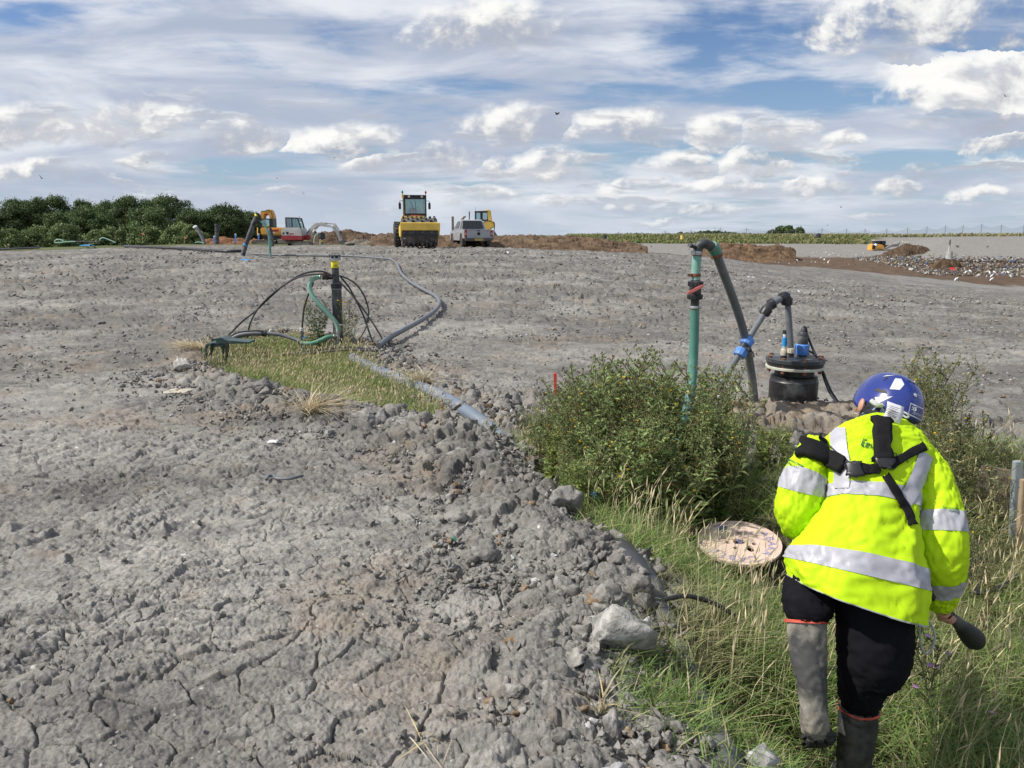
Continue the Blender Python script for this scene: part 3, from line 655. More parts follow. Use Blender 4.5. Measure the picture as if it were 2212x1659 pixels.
def wthing(name, label, cat, loc, group=None):
    return thing(name, label, cat, tuple(loc), 0, group)
wellhead()

def ground_tube(name, pxs, r, m, label, cat, group=None, lift=0., n=10, res=8, rib=None, collars=None):
    W = []
    for p in pxs:
        w = on(*p[:2]); w.z += r * .8 + lift + (p[2] if len(p) > 2 else 0); W.append(w)
    return lone(MB().tube(W, r, n, res, rib=rib), name, m, label, cat, group)
ground_tube('black_pipe', [A_(550, 110), A_(700, 116), A_(900, 121), A_(1100, 124), A_(1300, 128), A_(1450, 140), A_(1545, 150), A_(1590, 185), A_(1625, 260), A_(1700, 330), A_(1800, 390), A_(1870, 430), A_(1900, 480), A_(1870, 540), A_(1780, 610), A_(1660, 680), A_(1540, 750), A_(1460, 815)], .042, M_grey, 'long grey black hose pipe winding down the clay slope behind the well', 'pipe', lift=.075)
# fat blue grey main half sunk in the grass
g = [on(*A_(*p)) for p in ((1270, 868), (1380, 925), (1500, 985), (1640, 1035), (1800, 1105), (1960, 1180), (2120, 1260), (2260, 1340), (2400, 1430), (2520, 1500))]
for i_, w in enumerate(g): w.z += .045 - .03 * max(0, i_ - 5)
lone(MB().tube(g[:9], .062, 18, 6), 'blue_grey_pipe', M_bluegrey, 'fat blue grey main pipe running down through the grass strip', 'pipe')
# black main and cables in the lower gully
def gul(name, pxs, r, m, label, cat, lift=0., group=None):
    W = []
    for p in pxs:
        w = on(*p[:2]); w.z += lift; W.append(w)
    return lone(MB().tube(W, r, 14, 8), name, m, label, cat, group)
gul('black_pipe', [(1600, 1720), (1565, 1630), (1530, 1560), (1505, 1500), (1478, 1430), (1455, 1370), (1425, 1310), (1395, 1240), (1350, 1185), (1300, 1120), (1240, 1060)], .062, M_blackdusty, 'thick black main pipe emerging from the long grass at the clay edge', 'pipe', -.03)
gul('black_cable', [(1430, 1350), (1480, 1340), (1530, 1352), (1575, 1375), (1600, 1400)], .011, M_black, 'thin black cable poking from the clay into the long grass', 'cable', .12)
for i, (pts, lb) in enumerate((([(1765, 1010 + 470), (1790, 1485), (1830, 1500), (1815, 1530), (1775, 1515), (1770, 1490), (1800, 1480)], 'coil of black hose in the grass between the walker\'s boots'),
        ([(2085, 1180), (2110, 1140), (2140, 1150), (2120, 1185), (2095, 1230), (2110, 1270), (2130, 1230)], 'upper tangle of black cable beside the walker\'s right elbow'),
        ([(2090, 1290), (2105, 1240), (2115, 1300), (2100, 1330), (2150, 1320), (2190, 1290)], 'lower tangle of black cable beside the walker\'s right sleeve'),
        ([(2075, 1190), (2130, 1195), (2190, 1188), (2240, 1180)], 'single black cable running straight out to the grey post'))):
    gul('black_cable', pts, .013, M_black, lb, 'cable', .10 + .02 * i)
w = on(1272, 1098); lone(MB().cyl(w + Vector((-.07, .02, .08)), w + Vector((.05, -.02, .09)), .028, n=16).cyl(w + Vector((-.075, .022, .08)), w + Vector((-.045, .012, .0825)), .034, n=16), 'blue_pipe_end', M_bright_blue, 'bright blue pipe end lying by the big clay clod', 'pipe')
w = on(1337, 1085); lone(MB().cyl(w + Vector((-.05, -.02, .06)), w + Vector((.07, .04, .10)), .026, n=16).cyl(w + Vector((.05, .03, .092)), w + Vector((.075, .042, .102)), .032, n=16), 'blue_pipe_end', M_bright_blue, 'bright blue pipe end half hidden under the weeds', 'pipe')

# ------------------------------------------------------------------ riser with green hose and drop pipe
def riser():
    Y = 5.75
    P = lambda x, y, dy=0.: at(*B_(x, y), Y + dy)
    foot = P(85, 1660, -.45)
    t = wthing('gas_riser', 'tall green hose riser with valve, elbow and sloping grey pipe behind the weeds', 'pipework', (foot.x, foot.y, gz(foot.x, foot.y)))
    u = pxm(Y)
    # lower hose
    pts = [(-20, 1960, -.62), (40, 1800, -.53), (95, 1640, -.42), (150, 1480, -.30), (185, 1340, -.18), (215, 1200, -.08), (232, 1080, -.03), (240, 950, 0), (246, 800, 0), (248, 680, 0), (249, 585, 0)]
    hp = resample(smooth_path([P(*p) for p in pts], 8), .010)
    wb(MB().tube(hp, .034, 16, 1, rib=.05), 'hose', M_greenhose, t)
    m = MB(); ring(m, P(250, 572), (0, 0, 1), .038, .022); m.cyl(P(280, 572, -.03), P(296, 574, -.03), .008, n=8); wb(m, 'clamp', M_steel, t)
    # valve
    va = wb(MB().cyl(P(250, 565), P(252, 510), .031, n=20).cyl(P(252, 505), P(255, 388), .044, n=20).cyl(P(256, 372), P(257, 385), .034, n=20), 'valve', M_black, t)
    m = MB(); fitting(m, P(251, 495), (0, 0, 1), .055, .042, 14); m.build('union_nut', M_black, va)
    m = MB(); fitting(m, P(256, 400), (0, 0, 1), .055, .042, 14); m.build('union_nut', M_black, va)
    m = MB(); c = P(238, 440, -.062); m.cyl(c + Vector((0, .05, 0)), c - Vector((0, .012, 0)), .018, n=16)
    pts2 = [(175, 470), (182, 478), (240, 452), (298, 418), (302, 404), (292, 400), (236, 424), (180, 456)]
    m2 = MB(); m2.prism([(P(*p).x, P(*p).z) for p in pts2], Y - .082, Y - .064, bev=.005); m2.build('valve_handle', M_pinkred, va)
    m.build('handle_hub', M_ink, va)
    # upper hose
    hp = resample(smooth_path([P(257, 378), P(258, 330), P(261, 260), P(266, 195)], 8), .010)
    wb(MB().tube(hp, .033, 16, 1, rib=.06), 'hose', M_palehose2, t)
    m = MB(); ring(m, P(256, 337), (0, 0, 1), .037, .024); m.box(P(214, 338, -.02), (.03, .02, .02)); wb(m, 'clamp', M_rust, t)
    m = MB(); ring(m, P(266, 178), (0, 0, 1), .037, .030); m.box(P(234, 175, -.03), (.03, .025, .03)); wb(m, 'clamp', M_steel, t)
    wb(MB().tube([P(267, 200), P(270, 165), P(280, 130), P(308, 110), P(340, 113, .02), P(372, 135, .05), P(395, 160, .07)], .036, 16, 8), 'elbow', M_blackdusty, t)
    wb(MB().cyl(P(275, 145), P(218, 122, -.06), .013, n=12).cyl(P(226, 126, -.05), P(212, 118, -.065), .017, n=10), 'side_nozzle', M_black, t)
    hp = resample(smooth_path([P(372, 128, .05), P(393, 150, .07), P(408, 185, .09)], 8), .010)
    wb(MB().tube(hp, .043, 16, 1, rib=.06), 'sleeve', M_greenhose, t)
    m = MB(); ring(m, P(408, 195, .09), Vector(P(420, 240, .1)) - Vector(P(405, 185, .09)), .045, .022); wb(m, 'clamp', M_rust, t)
    f = P(688, 1330, .85)
    wb(MB().tube([P(405, 180, .09), P(450, 300, .2), P(505, 445, .33), P(555, 585, .45), P(605, 750, .56), P(640, 920, .66), P(665, 1080, .75), P(685, 1250, .82), (f.x, f.y, gz(f.x, f.y) - .03)], .034, 16, 6), 'drop_pipe', M_grey, t)
M_palehose2 = mat('weathered_green_hose', (.15, .36, .29), .45, dirt=(.33, .45, .38), dirt_amt=.45, scale=8)
riser()

def chamber():
    Y = CHY; P = lambda x, y, dy=0.: at(*B_(x, y), Y + dy)
    k = .2976 * pxm(Y) * 1.005
    g0 = P(953, 1340); z0 = gz(g0.x, Y); t = wthing('pump_chamber', 'black round leachate pump chamber with bolted lid standing on bare earth', 'chamber', (P(955, 1300).x, Y, z0))
    cx = P(955, 1300).x
    Z = lambda y: P(955, y).z
    def lat(pr): return [(r * k, Z(y) - 0) for r, y in pr]
    c0 = (cx, Y, 0)
    wb(MB().lathe(lat([(145, 1360), (146, 1300), (158, 1300), (160, 1282), (150, 1276), (160, 1270), (166, 1255), (171, 1245), (172, 1100), (168, 1095), (163, 1078), (164, 1066), (140, 1058), (139, 1010)]), c0, n=40), 'body', M_blackdusty2, t, 30)
    wb(MB().lathe(lat([(205, 1010), (206, 1008), (206, 994), (203, 992)]), c0, n=40), 'backing_ring', mat('pale_painted_ring', (.55, .55, .47), .6, dirt=(.38, .36, .3), dirt_amt=.4, scale=20), t)
    wb(MB().lathe(lat([(195, 992), (196, 975), (201, 972), (201, 962)]), c0, n=40), 'gasket', M_ink, t)
    wb(MB().lathe(lat([(206, 962), (207, 938), (203, 934)]), c0, n=40), 'lid', M_blackdusty, t)
    for q in range(8):
        a = q * math.pi / 4 - math.pi / 2; p = Vector((cx + math.cos(a) * 188 * k, Y + math.sin(a) * 188 * k, 0)); m = MB()
        m.cyl(p + Vector((0, 0, Z(1035))), p + Vector((0, 0, Z(928))), 9 * k, n=8).cyl(p + Vector((0, 0, Z(936))), p + Vector((0, 0, Z(922))), 17 * k, n=6).cyl(p + Vector((0, 0, Z(1030))), p + Vector((0, 0, Z(1014))), 15 * k, n=6)
        wb(m, 'bolt', M_rust, t)
    zl = Z(934)
    # fittings on the lid
    def post(x, dy, segs):
        px_ = P(x, 920, dy)
        return lambda prof, nm, mm: wb(MB().lathe([(r * k, P(x, y, dy).z) for r, y in prof], (px_.x, Y + dy, 0), n=20), nm, mm, t)
    f = post(897, -.04, 0); f([(22, 945), (22, 905)], 'stub', M_black); f([(24, 920), (26, 905), (24, 878), (18, 870)], 'gland', M_cream); f([(15, 880), (15, 775)], 'tube', mat('clear_tube', (.42, .50, .55), .3)); f([(17, 850), (17, 790)], 'blue_band', M_bright_blue); f([(15, 775), (15, 762)], 'cap_collar', M_white); f([(20, 762), (22, 752), (20, 738)], 'cap', M_ink)
    f = post(1027, .03, 0); f([(35, 940), (36, 905)], 'stub', M_black)
    f([(42, 915), (48, 905), (50, 845), (44, 838)], 'blue_coupling', M_blue); f([(36, 838), (37, 832), (37, 785), (33, 780)], 'screw_body', M_blackdusty); f([(34, 780), (34, 758), (28, 750)], 'screw_collar', M_blackdusty); f([(20, 750), (18, 725), (9, 715), (8, 708)], 'cable_gland', M_blackdusty)
    m = MB()
    c = P(1027, 875, .03)
    for q in range(12):
        a = q * math.pi / 6; m.box(Vector((c.x + math.cos(a) * 49 * k, Y + .03 + math.sin(a) * 49 * k, c.z)), (4 * k, 4 * k, 55 * k), (0, 0, a))
    wb(m, 'coupling_ribs', M_blue, t)
    wb(MB().cyl(P(1060, 1345, -.24), P(1060, 1345, -.34), 22 * k, n=12).cyl(P(1060, 1345, -.32), P(1062, 1347, -.40), 12 * k, n=6), 'drain_tap', M_rust, t)
    # thin discharge pipe that leaves the lid, turns over and crosses the drop pipe
    d = wthing('discharge_pipe', 'thin grey discharge pipe from the chamber lid crossing the sloping pipe with blue couplings', 'pipework', P(390, 1210, -.45))
    wb(MB().cyl(P(950, 935, -.10), P(950, 900, -.10), 20 * k, n=16), 'stub', M_black, d)
    m = MB(); fitting(m, P(950, 885, -.10), (0, 0, 1), 27 * k, 42 * k, 10); wb(m, 'gland', M_cream, d)
    wb(MB().cyl(P(948, 880, -.10), P(925, 545, -.10), .026, n=16), 'pipe', M_grey, d)
    m = MB(); fitting(m, P(918, 528, -.10), (0, 0, 1), .045, .07, 12); fitting(m, P(885, 503, -.14), (1, 0, .35), .042, .05, 12); m.tube([P(918, 530, -.10), P(916, 500, -.10), P(905, 488, -.11), P(880, 500, -.14)], .038, 14, 6); wb(m, 'elbow', M_black, d)
    wb(MB().cyl(P(890, 500, -.14), P(820, 540, -.20), .028, n=16), 'pipe', M_grey, d)
    m = MB(); fitting(m, P(808, 548, -.21), (1, 0, .6), .044, .055, 12); fitting(m, P(766, 600, -.25), (.6, 0, 1), .044, .075, 12); m.tube([P(812, 545, -.21), P(795, 556, -.22), P(778, 580, -.24), P(766, 600, -.25)], .036, 14, 6); wb(m, 'elbow', M_black, d)
    wb(MB().cyl(P(762, 605, -.25), P(640, 800, -.36), .025, n=16), 'pipe', M_grey, d)
    ax = P(640, 800, -.36) - P(570, 915, -.42)
    wb(MB().cyl(P(640, 800, -.36), P(570, 915, -.42), .033, n=16).cyl(P(610, 862, -.40), P(655, 885, -.50), .014, n=10).tube([P(655, 885, -.5), P(675, 905, -.5), P(678, 935, -.5)], .006, 6, 4), 'connector', M_black, d)
    for x, y, dy in ((630, 820, -.37), (583, 903, -.42)):
        m = MB(); fitting(m, P(x, y, dy), ax, .050, .075, 12); wb(m, 'blue_coupling', M_blue, d)
    w = P(385, 1215, -.62); wb(MB().cyl(P(575, 910, -.42), w, .026, n=16).cyl(w, w + (w - P(575, 910, -.42)) * .25, .026, n=16), 'pipe', M_grey, d)
    # cables
    lone(MB().tube([P(1035, 715, .03), P(1055, 720, .02), P(1070, 780, .02), P(1110, 880, .0), P(1170, 1010, -.1), P(1230, 1160, -.15), P(1300, 1270, -.2), P(1385, 1370, -.25), P(1430, 1410, -.25)], .010, 8, 8), 'black_cable', M_black, 'black cable leaving the pump gland and trailing down right of the chamber', 'cable')
    lone(MB().tube([P(1060, 885, .0), P(1110, 905, .0), P(1150, 960, -.05), P(1180, 1060, -.1), P(1230, 1190, -.2), P(1320, 1310, -.3), P(1400, 1400, -.3)], .010, 8, 8), 'black_cable', M_blackdusty, 'second black cable from the lid of the chamber, lying lower', 'cable')
M_blackdusty2 = mat('scuffed_black_plastic', (.018, .019, .022), .38, dirt=(.17, .175, .18), dirt_amt=.38, scale=4.5)
chamber()

# stakes and boards
def stake(px, py0, py1, Y, w, m, name, label, cat='stake', d=None, lean=0.):
    a = at(px, py1, Y); b = at(px + lean, py0, Y); z = gz(a.x, Y); a.z = min(a.z, z - .05)
    q = (b - a).to_track_quat('Z', 'Y').to_matrix()
    return lone(MB().box((a + b) / 2, (w, d or w, (b - a).length), q.to_euler(), bev=w * .08), name, m, label, cat)
stake(1201, 806, 880, 7.4, .028, mat('red_marker_paint', (.75, .06, .05), .5), 'marker_stake', 'thin bright red marker stake standing behind the weeds', lean=-2)
M_wood = mat('weathered_wood', (.21, .17, .13), .8, dirt=(.12, .10, .08), dirt_amt=.5, scale=11, bump=.4)
M_wood2 = mat('pale_wood', (.36, .27, .18), .75, dirt=(.24, .18, .12), dirt_amt=.4, scale=14, bump=.3)
M_post = mat('grey_post', (.36, .40, .42), .5, metal=.3, dirt=(.26, .27, .26), dirt_amt=.4)
stake(2199, 996, 1120, 4.7, .042, M_post, 'grey_post', 'upright grey metal post at the board, right of the weeds', 'post', d=.05)
stake(2213, 1036, 1130, 4.6, .04, M_wood2, 'wooden_stake', 'pale wooden stake beside the grey metal post', 'stake')
c = at(2160, 1060, 4.95); lone(MB().box((c.x + .02, c.y, c.z - .02), (.32, .035, .34), (0, R(6), R(-20)), bev=.006), 'wooden_board', M_wood, 'dark weathered wooden board behind the weeds by the grey post', 'board')

# ------------------------------------------------------------------ cable reel
def reel():
    c = at(1597, 1170, 4.55); n = None
    t = wthing('cable_reel', 'pale plywood cable drum on its side in the grass with blue lettering', 'cable reel', c)
    r = 84 * (c - cam.location).length / FPX * .985
    t.rotation_euler = (R(9), R(-3), 0)
    W1 = mat('plywood', (.66, .505, .415), .7, var=.10, scale=14, dirt=(.58, .43, .34), dirt_amt=.4)
    dark = mat('hole_dark', (.06, .03, .02), .9)
    # flange with holes cut out of it
    bm = bmesh.new(); NQ = 72
    outer = [(r * math.cos(2 * math.pi * k / NQ), r * math.sin(2 * math.pi * k / NQ)) for k in range(NQ)]
    holes = [(.0, .0, .155, .115)] + [(x, y, .066, .066) for x, y in ((.10, .40), (-.33, .22), (-.29, .0), (.33, -.13), (-.16, -.27))] + [(.17, -.33, .09, .14)]
    hl = []
    for hx, hy, a, b_ in holes: hl.append([((hx + a * math.cos(-2 * math.pi * k / 20)) * r, (hy + b_ * math.sin(-2 * math.pi * k / 20)) * r) for k in range(20)])
    es = []
    for loop in [outer] + hl:
        vs = [bm.verts.new((x, y, 0)) for x, y in loop]
        for i in range(len(vs)): es.append(bm.edges.new((vs[i], vs[(i + 1) % len(vs)])))
    fill = bmesh.ops.triangle_fill(bm, use_beauty=True, edges=es); fs = [f for f in bm.faces]
    # drop faces filling the holes
    for f in list(bm.faces):
        q = f.calc_center_median()
        for hx, hy, a, b_ in holes:
            if ((q.x / r - hx) / (a * .97)) ** 2 + ((q.y / r - hy) / (b_ * .97)) ** 2 < .9: bm.faces.remove(f); break
    bmesh.ops.recalc_face_normals(bm, faces=bm.faces)
    ex = bmesh.ops.extrude_face_region(bm, geom=list(bm.faces)); bmesh.ops.translate(bm, verts=[v for v in ex['geom'] if isinstance(v, bmesh.types.BMVert)], vec=(0, 0, -.016))
    bmesh.ops.recalc_face_normals(bm, faces=bm.faces)
    me = bpy.data.meshes.new('flange'); bm.to_mesh(me); bm.free(); me.materials.append(W1); o = bpy.data.objects.new('flange', me); COL.objects.link(o); o.parent = t
    m = MB(); m.lathe([(r * .52, -.26), (r * .52, -.018), (r * .49, -.018), (r * .49, -.24)], n=28); m.build('drum', mat('drum_boards', (.20, .12, .075), .8, var=.3, scale=20), t)
    m = MB(); m.lathe([(r, -.278), (r, -.262)], n=48); m.build('flange', W1, t)
    m = MB(); a = Matrix.Rotation(R(-12), 4, 'Z')
    m.box((.0, r * .13, .0008), (r * 1.86, .002, .0012), (0, 0, R(10))); m.build('seam', mat('seam_dark', (.30, .2, .13), .8), t)
    INK = mat('blue_stamp_ink', (.25, .25, .46), .7, var=.35, scale=40)
    def arc(s, rad, a0, step, size, inward):
        for i, ch in enumerate(s):
            if ch == ' ': continue
            a = a0 + i * step
            M_ = Matrix.Translation((rad * math.cos(a), rad * math.sin(a), .0012)) @ Matrix.Rotation(a + (math.pi / 2 if inward else -math.pi / 2), 4, 'Z')
            yield text_mesh('lettering', ch, size, INK, None, M_, depth=.0004)
    def joined(gen, name):
        obs = list(gen); V = []; Fs = {}; off = 0
        bm = bmesh.new()
        for o in obs:
            tmp = o.data.copy(); tmp.transform(o.matrix_local); bm.from_mesh(tmp); bpy.data.objects.remove(o)
        me = bpy.data.meshes.new(name); bm.to_mesh(me); bm.free(); me.materials.append(INK); o = bpy.data.objects.new(name, me); COL.objects.link(o); o.parent = t
    # large lettering read from outside the rim, clockwise
    joined(arc('ABAKA CABLES', r * .76, R(22), R(-17.5), .075, False), 'large_lettering')
    joined(arc('QUALITY MANAGEMENT SYSTEMS', r * .86, R(66), R(3.2), .024, True), 'small_lettering')
    m = MB(); m.lathe([(r * .11, 0), (r * .11, .001), (r * .16, .001), (r * .16, 0)], (-r * .22, r * .62, .0006), n=24); m.build('stamp_emblem', INK, t)
reel()
# ------------------------------------------------------------------ clods, grass and weeds
def hull_rock(seed, n=18, sub=1, flat_=.7, rough=.10, smooth=.12):
    r = np.random.default_rng(seed); bm = bmesh.new()
    p = r.normal(size=(n, 3)); p /= np.linalg.norm(p, axis=1)[:, None]; p *= r.uniform(.75, 1.1, (n, 1)); p *= np.array([1, r.uniform(.65, .95), flat_ * r.uniform(.75, 1.15)])
    for q in p: bm.verts.new(q)
    h = bmesh.ops.convex_hull(bm, input=bm.verts); 
    bmesh.ops.delete(bm, geom=[v for v in bm.verts if not v.link_faces], context='VERTS')
    if sub: bmesh.ops.subdivide_edges(bm, edges=bm.edges, cuts=sub, use_grid_fill=True, smooth=smooth)
    bmesh.ops.triangulate(bm, faces=bm.faces)
    V = np.array([v.co[:] for v in bm.verts]); bm.verts.index_update(); F = np.array([[v.index for v in f.verts] for f in bm.faces]); bm.free()
    d = fbm(V[:, 0] * 2.2 + seed, V[:, 1] * 2.2 + V[:, 2] * 1.7, 3, seed % 50) * rough * 2 + gn(V[:, 0] * 7 + V[:, 2] * 5, V[:, 1] * 7 - V[:, 2] * 3, seed % 31) * rough
    nrm = V / (np.linalg.norm(V, axis=1)[:, None] + 1e-6); V = V + nrm * d[:, None]
    return V, F
def rotmats(n, r, tilt=1.):
    a = r.uniform(0, 2 * np.pi, n); b = r.normal(0, .5 * tilt, n); c = r.normal(0, .5 * tilt, n)
    ca, sa, cb, sb, cc, sc = np.cos(a), np.sin(a), np.cos(b), np.sin(b), np.cos(c), np.sin(c); z = np.zeros(n); o = np.ones(n)
    A = np.stack([ca, -sa, z, sa, ca, z, z, z, o], 1).reshape(-1, 3, 3); B = np.stack([o, z, z, z, cb, -sb, z, sb, cb], 1).reshape(-1, 3, 3); Cm = np.stack([cc, z, sc, z, o, z, -sc, z, cc], 1).reshape(-1, 3, 3)
    return A @ B @ Cm
def clodmat(name='clay_clod', attr='col'):
    m = mat(name, rough=.95, var=.45, scale=26, attr=attr, spec=.15, dirt=(.30, .285, .26), dirt_amt=.3, bump=1.); return m
def scatter_rocks(name, pts, sizes, cols, m, label, kind='stuff', protos=None, sink=.42, tilt=1.):
    r = np.random.default_rng(len(pts)); n = len(pts); protos = protos or [hull_rock(k + 3, 8 + k % 4, 2, .75, .20, .0) for k in range(18)]
    pid = r.integers(0, len(protos), n); RM = rotmats(n, r, tilt); VV = []; FF = []; CC = []; off = 0
    for p, (V, F) in enumerate(protos):
        ix = np.where(pid == p)[0]
        if not len(ix): continue
        W = np.einsum('nij,vj->nvi', RM[ix], V) * sizes[ix][:, None, None] + pts[ix][:, None, :]; W[:, :, 2] += (sizes[ix] * (.55 - sink))[:, None]
        VV.append(W.reshape(-1, 3)); FF.append((F[None] + (np.arange(len(ix)) * len(V))[:, None, None]).reshape(-1, 3) + off); CC.append(np.repeat(cols[ix], len(V), 0)); off += len(ix) * len(V)
    o = np_mesh(name, np.vstack(VV), np.vstack(FF), m, cols=np.vstack(CC)); return tag(o, label, name.replace('_', ' '), kind=kind)
E3 = np.array([flat(*p) for p in EDGE]); B3 = np.array([flat(*p, z=.02) for p in BACK])
def along(P, n, r):
    d = np.linalg.norm(np.diff(P, axis=0), axis=1); c = np.concatenate([[0], np.cumsum(d)]); t = r.uniform(0, c[-1], n)
    i = np.clip(np.searchsorted(c, t) - 1, 0, len(d) - 1); f = ((t - c[i]) / d[i])[:, None]; p = P[i] * (1 - f) + P[i + 1] * f; e = (P[i + 1] - P[i]) / d[i][:, None]
    return p, np.stack([-e[:, 1], e[:, 0]], 1), t / c[-1]
def clay_cols(n, r):
    g = r.uniform(.15, .27, n)[:, None] * np.array([[1, .955, .88]]); br = r.random(n) < .035; g[br] = r.uniform(.8, 1.2, (br.sum(), 1)) * np.array([[.21, .15, .095]]); wh = r.random(n) < .02; g[wh] = .45; return g
def clods():
    r = np.random.default_rng(21); m = clodmat()
    def put(n, P, mu, sd, s0, s1, pw, tmax=1, tmin=0):
        p, nr, t = along(P, n, r); k = (t <= tmax) & (t >= tmin); p, nr = p[k], nr[k]; off = r.normal(mu, sd, len(p)); q = p + nr * off[:, None]
        s = s0 + (s1 - s0) * r.random(len(p)) ** pw; return q, s
    Q = []; Sz = []
    for a in ((1300, E3, .30, .30, .012, .060, 2.4), (5200, E3, .42, .40, .005, .028, 1.6), (110, E3, .25, .22, .04, .085, 1.6, .78), (330, E3, .05, .12, .02, .08, 1.6),
              (500, B3, .1, .25, .012, .06, 2.0), (420, B3[:9], .15, .22, .03, .10, 1.6)):
        q, s = put(*a); Q.append(q); Sz.append(s)
    # loose crumbs over the whole near clay
    n = 5200; rr = 1.6 + 16 * r.random(n) ** 1.3; az = R(1) * r.uniform(-40, 34, n); q = np.stack([rr * np.sin(az), rr * np.cos(az)], 1)
    keep = fbm(q[:, 0] * .8, q[:, 1] * .8, 3, 61) > .0 + r.normal(0, .15, n); q = q[keep]; Q.append(q); Sz.append(.005 + (.012 + .0018 * rr[keep]) * r.random(len(q)) ** 2.2)
    # flakes and plates of dried clay strewn over the slope
    n = 15000; rr = 6.5 + 34 * r.random(n) ** 1.15; az = R(1) * r.uniform(-36, 35, n); q = np.stack([rr * np.sin(az), rr * np.cos(az)], 1); keep = fbm(q[:, 0] * .45, q[:, 1] * .8, 4, 61) > .10 + r.normal(0, .07, n); FQ = q[keep]; FS = (.008 + .0021 * rr[keep]) * (.35 + 1.1 * r.random(len(FQ)) ** 2)
    zf, sf = ground(FQ[:, 0], FQ[:, 1]); kf = sf < 0; scatter_rocks('clay_flakes', np.column_stack([FQ, zf + .02 + .0015 * np.hypot(FQ[:, 0], FQ[:, 1])])[kf], FS[kf], clay_cols(len(FQ), r)[kf] * 1.2, m, 'dry grey clay flakes and lumps strewn over the slope behind the well', protos=[hull_rock(k_ + 60, 9, 1, .42, .16, .0) for k_ in range(14)], sink=.5, tilt=.6)
    Q = np.vstack(Q); Sz = np.concatenate(Sz); ok = Q[:, 1] > 1.3; Q = Q[ok]; Sz = Sz[ok]
    z, s = ground(Q[:, 0], Q[:, 1]); ok = s < .22; Q, Sz, z = Q[ok], Sz[ok], z[ok]
    scatter_rocks('clay_clods', np.column_stack([Q, z + .012]), Sz, clay_cols(len(Q), r), m, 'loose grey clay clods and crumbs heaped along the edge of the dug ground')
    # distinct lumps
    def lump(px, py, wpx, flat_, seed, label, col, name='clay_clod', cat='clod', rough=.10, rz=0., cut=2, mm=None):
        c = on(px, py); k = (c - cam.location).length / FPX; s = wpx * k / 2; V, F = hull_rock(seed, 13, cut + 1, flat_, rough * 2.0, .10); a = Matrix.Rotation(rz, 3, 'Z'); V = V @ np.array(a).T * s
        V[:, 2] += s * flat_ * .35
        o = np_mesh(name, V, F, mm or M_lump(name + str(seed), col), smooth=False); o.location = c; o['kind'] = 'thing'; return tag(o, label, cat)
    def M_lump(nm, col): return mat(nm, col, .95, var=.45, scale=22, bump=1., spec=.15, dirt=tuple(min(1, q * 1.5) for q in col), dirt_amt=.35)
    g = (.22, .21, .195)
    lump(1345, 1410, 158, .95, 101, 'large pale concrete chunk at the edge of the long grass', (.33, .32, .30), 'concrete_chunk', 'chunk', .06, 3, 3)
    lump(1640, 1660, 84, .8, 102, 'pale grey rock in the grass beside the thick black pipe', (.40, .39, .37), 'rock', 'rock', .06)
    lump(393, 800, 56, .9, 103, 'white stained rock standing at the upper corner of the grass strip', (.42, .40, .36), 'rock', 'rock', .09)
    lump(1212, 1105, 95, .85, 104, 'tall rounded clay clod beside the bright blue pipe end', g)
    lump(1220, 1460, 60, .8, 105, 'rounded dark clay clod below the pale concrete chunk', (.17, .165, .155))
    lump(1275, 1445, 62, .9, 106, 'flat sided clay block leaning on the pale concrete chunk', (.21, .205, .195))
    lump(1130, 1230, 70, .6, 107, 'broad slabby clay lump in the middle of the clod bank', (.24, .235, .22))
    lump(1045, 1205, 80, .6, 108, 'broad clay lump left of the slabby lump in the clod bank', g)
    lump(1385, 1290, 90, .8, 109, 'big cracked clay clod at the grass edge above the concrete chunk', (.19, .18, .165))
    lump(1310, 1300, 80, .8, 110, 'big clay clod left of the cracked clod at the grass edge', g)
    lump(1160, 1262, 34, .9, 111, 'small white chalky stone in the clod bank', (.55, .54, .52), 'stone', 'stone')
    lump(805, 912, 112, .5, 112, 'long broad clay lump at the lower edge of the grass strip', (.22, .215, .205))
    lump(885, 920, 90, .4, 113, 'low clay slab right of the long lump at the lower edge of the grass strip', g)
    lump(560, 848, 74, .7, 114, 'craggy clay lump at the left lower edge of the grass strip', (.17, .165, .155))
    lump(505, 832, 36, 1.0, 115, 'pointed clay lump standing at the left edge of the grass strip', (.22, .215, .2))
    lump(715, 885, 80, .6, 116, 'brown earthy lump behind the dry straw tuft', (.12, .085, .06))
    lump(910, 835, 50, .8, 117, 'brown earth clod beside the fat blue grey pipe', (.13, .095, .07))
    lump(1000, 860, 60, .7, 118, 'brown and grey clod above the fat blue grey pipe', (.17, .14, .11))
    lump(1055, 1000, 80, .7, 119, 'dark clay clod at the upper end of the clod bank', (.16, .155, .15))
    lump(1000, 990, 70, .6, 120, 'grey clay clod left of the dark clod at the upper end of the bank', g)
    lump(1190, 1400, 40, .9, 121, 'upright square cornered clay piece in the clod bank', (.25, .235, .2))
    lump(1110, 1395, 46, .7, 122, 'crumbly orange brown clod in the clod bank', (.26, .165, .08))
    lump(220, 702, 18, .6, 123, 'dark loose clod alone on the far clay to the left', (.12, .115, .11))
    lump(1740, 860, 26, .8, 124, 'rounded grey clod on the clay right of the pump chamber foot', g)
clods()

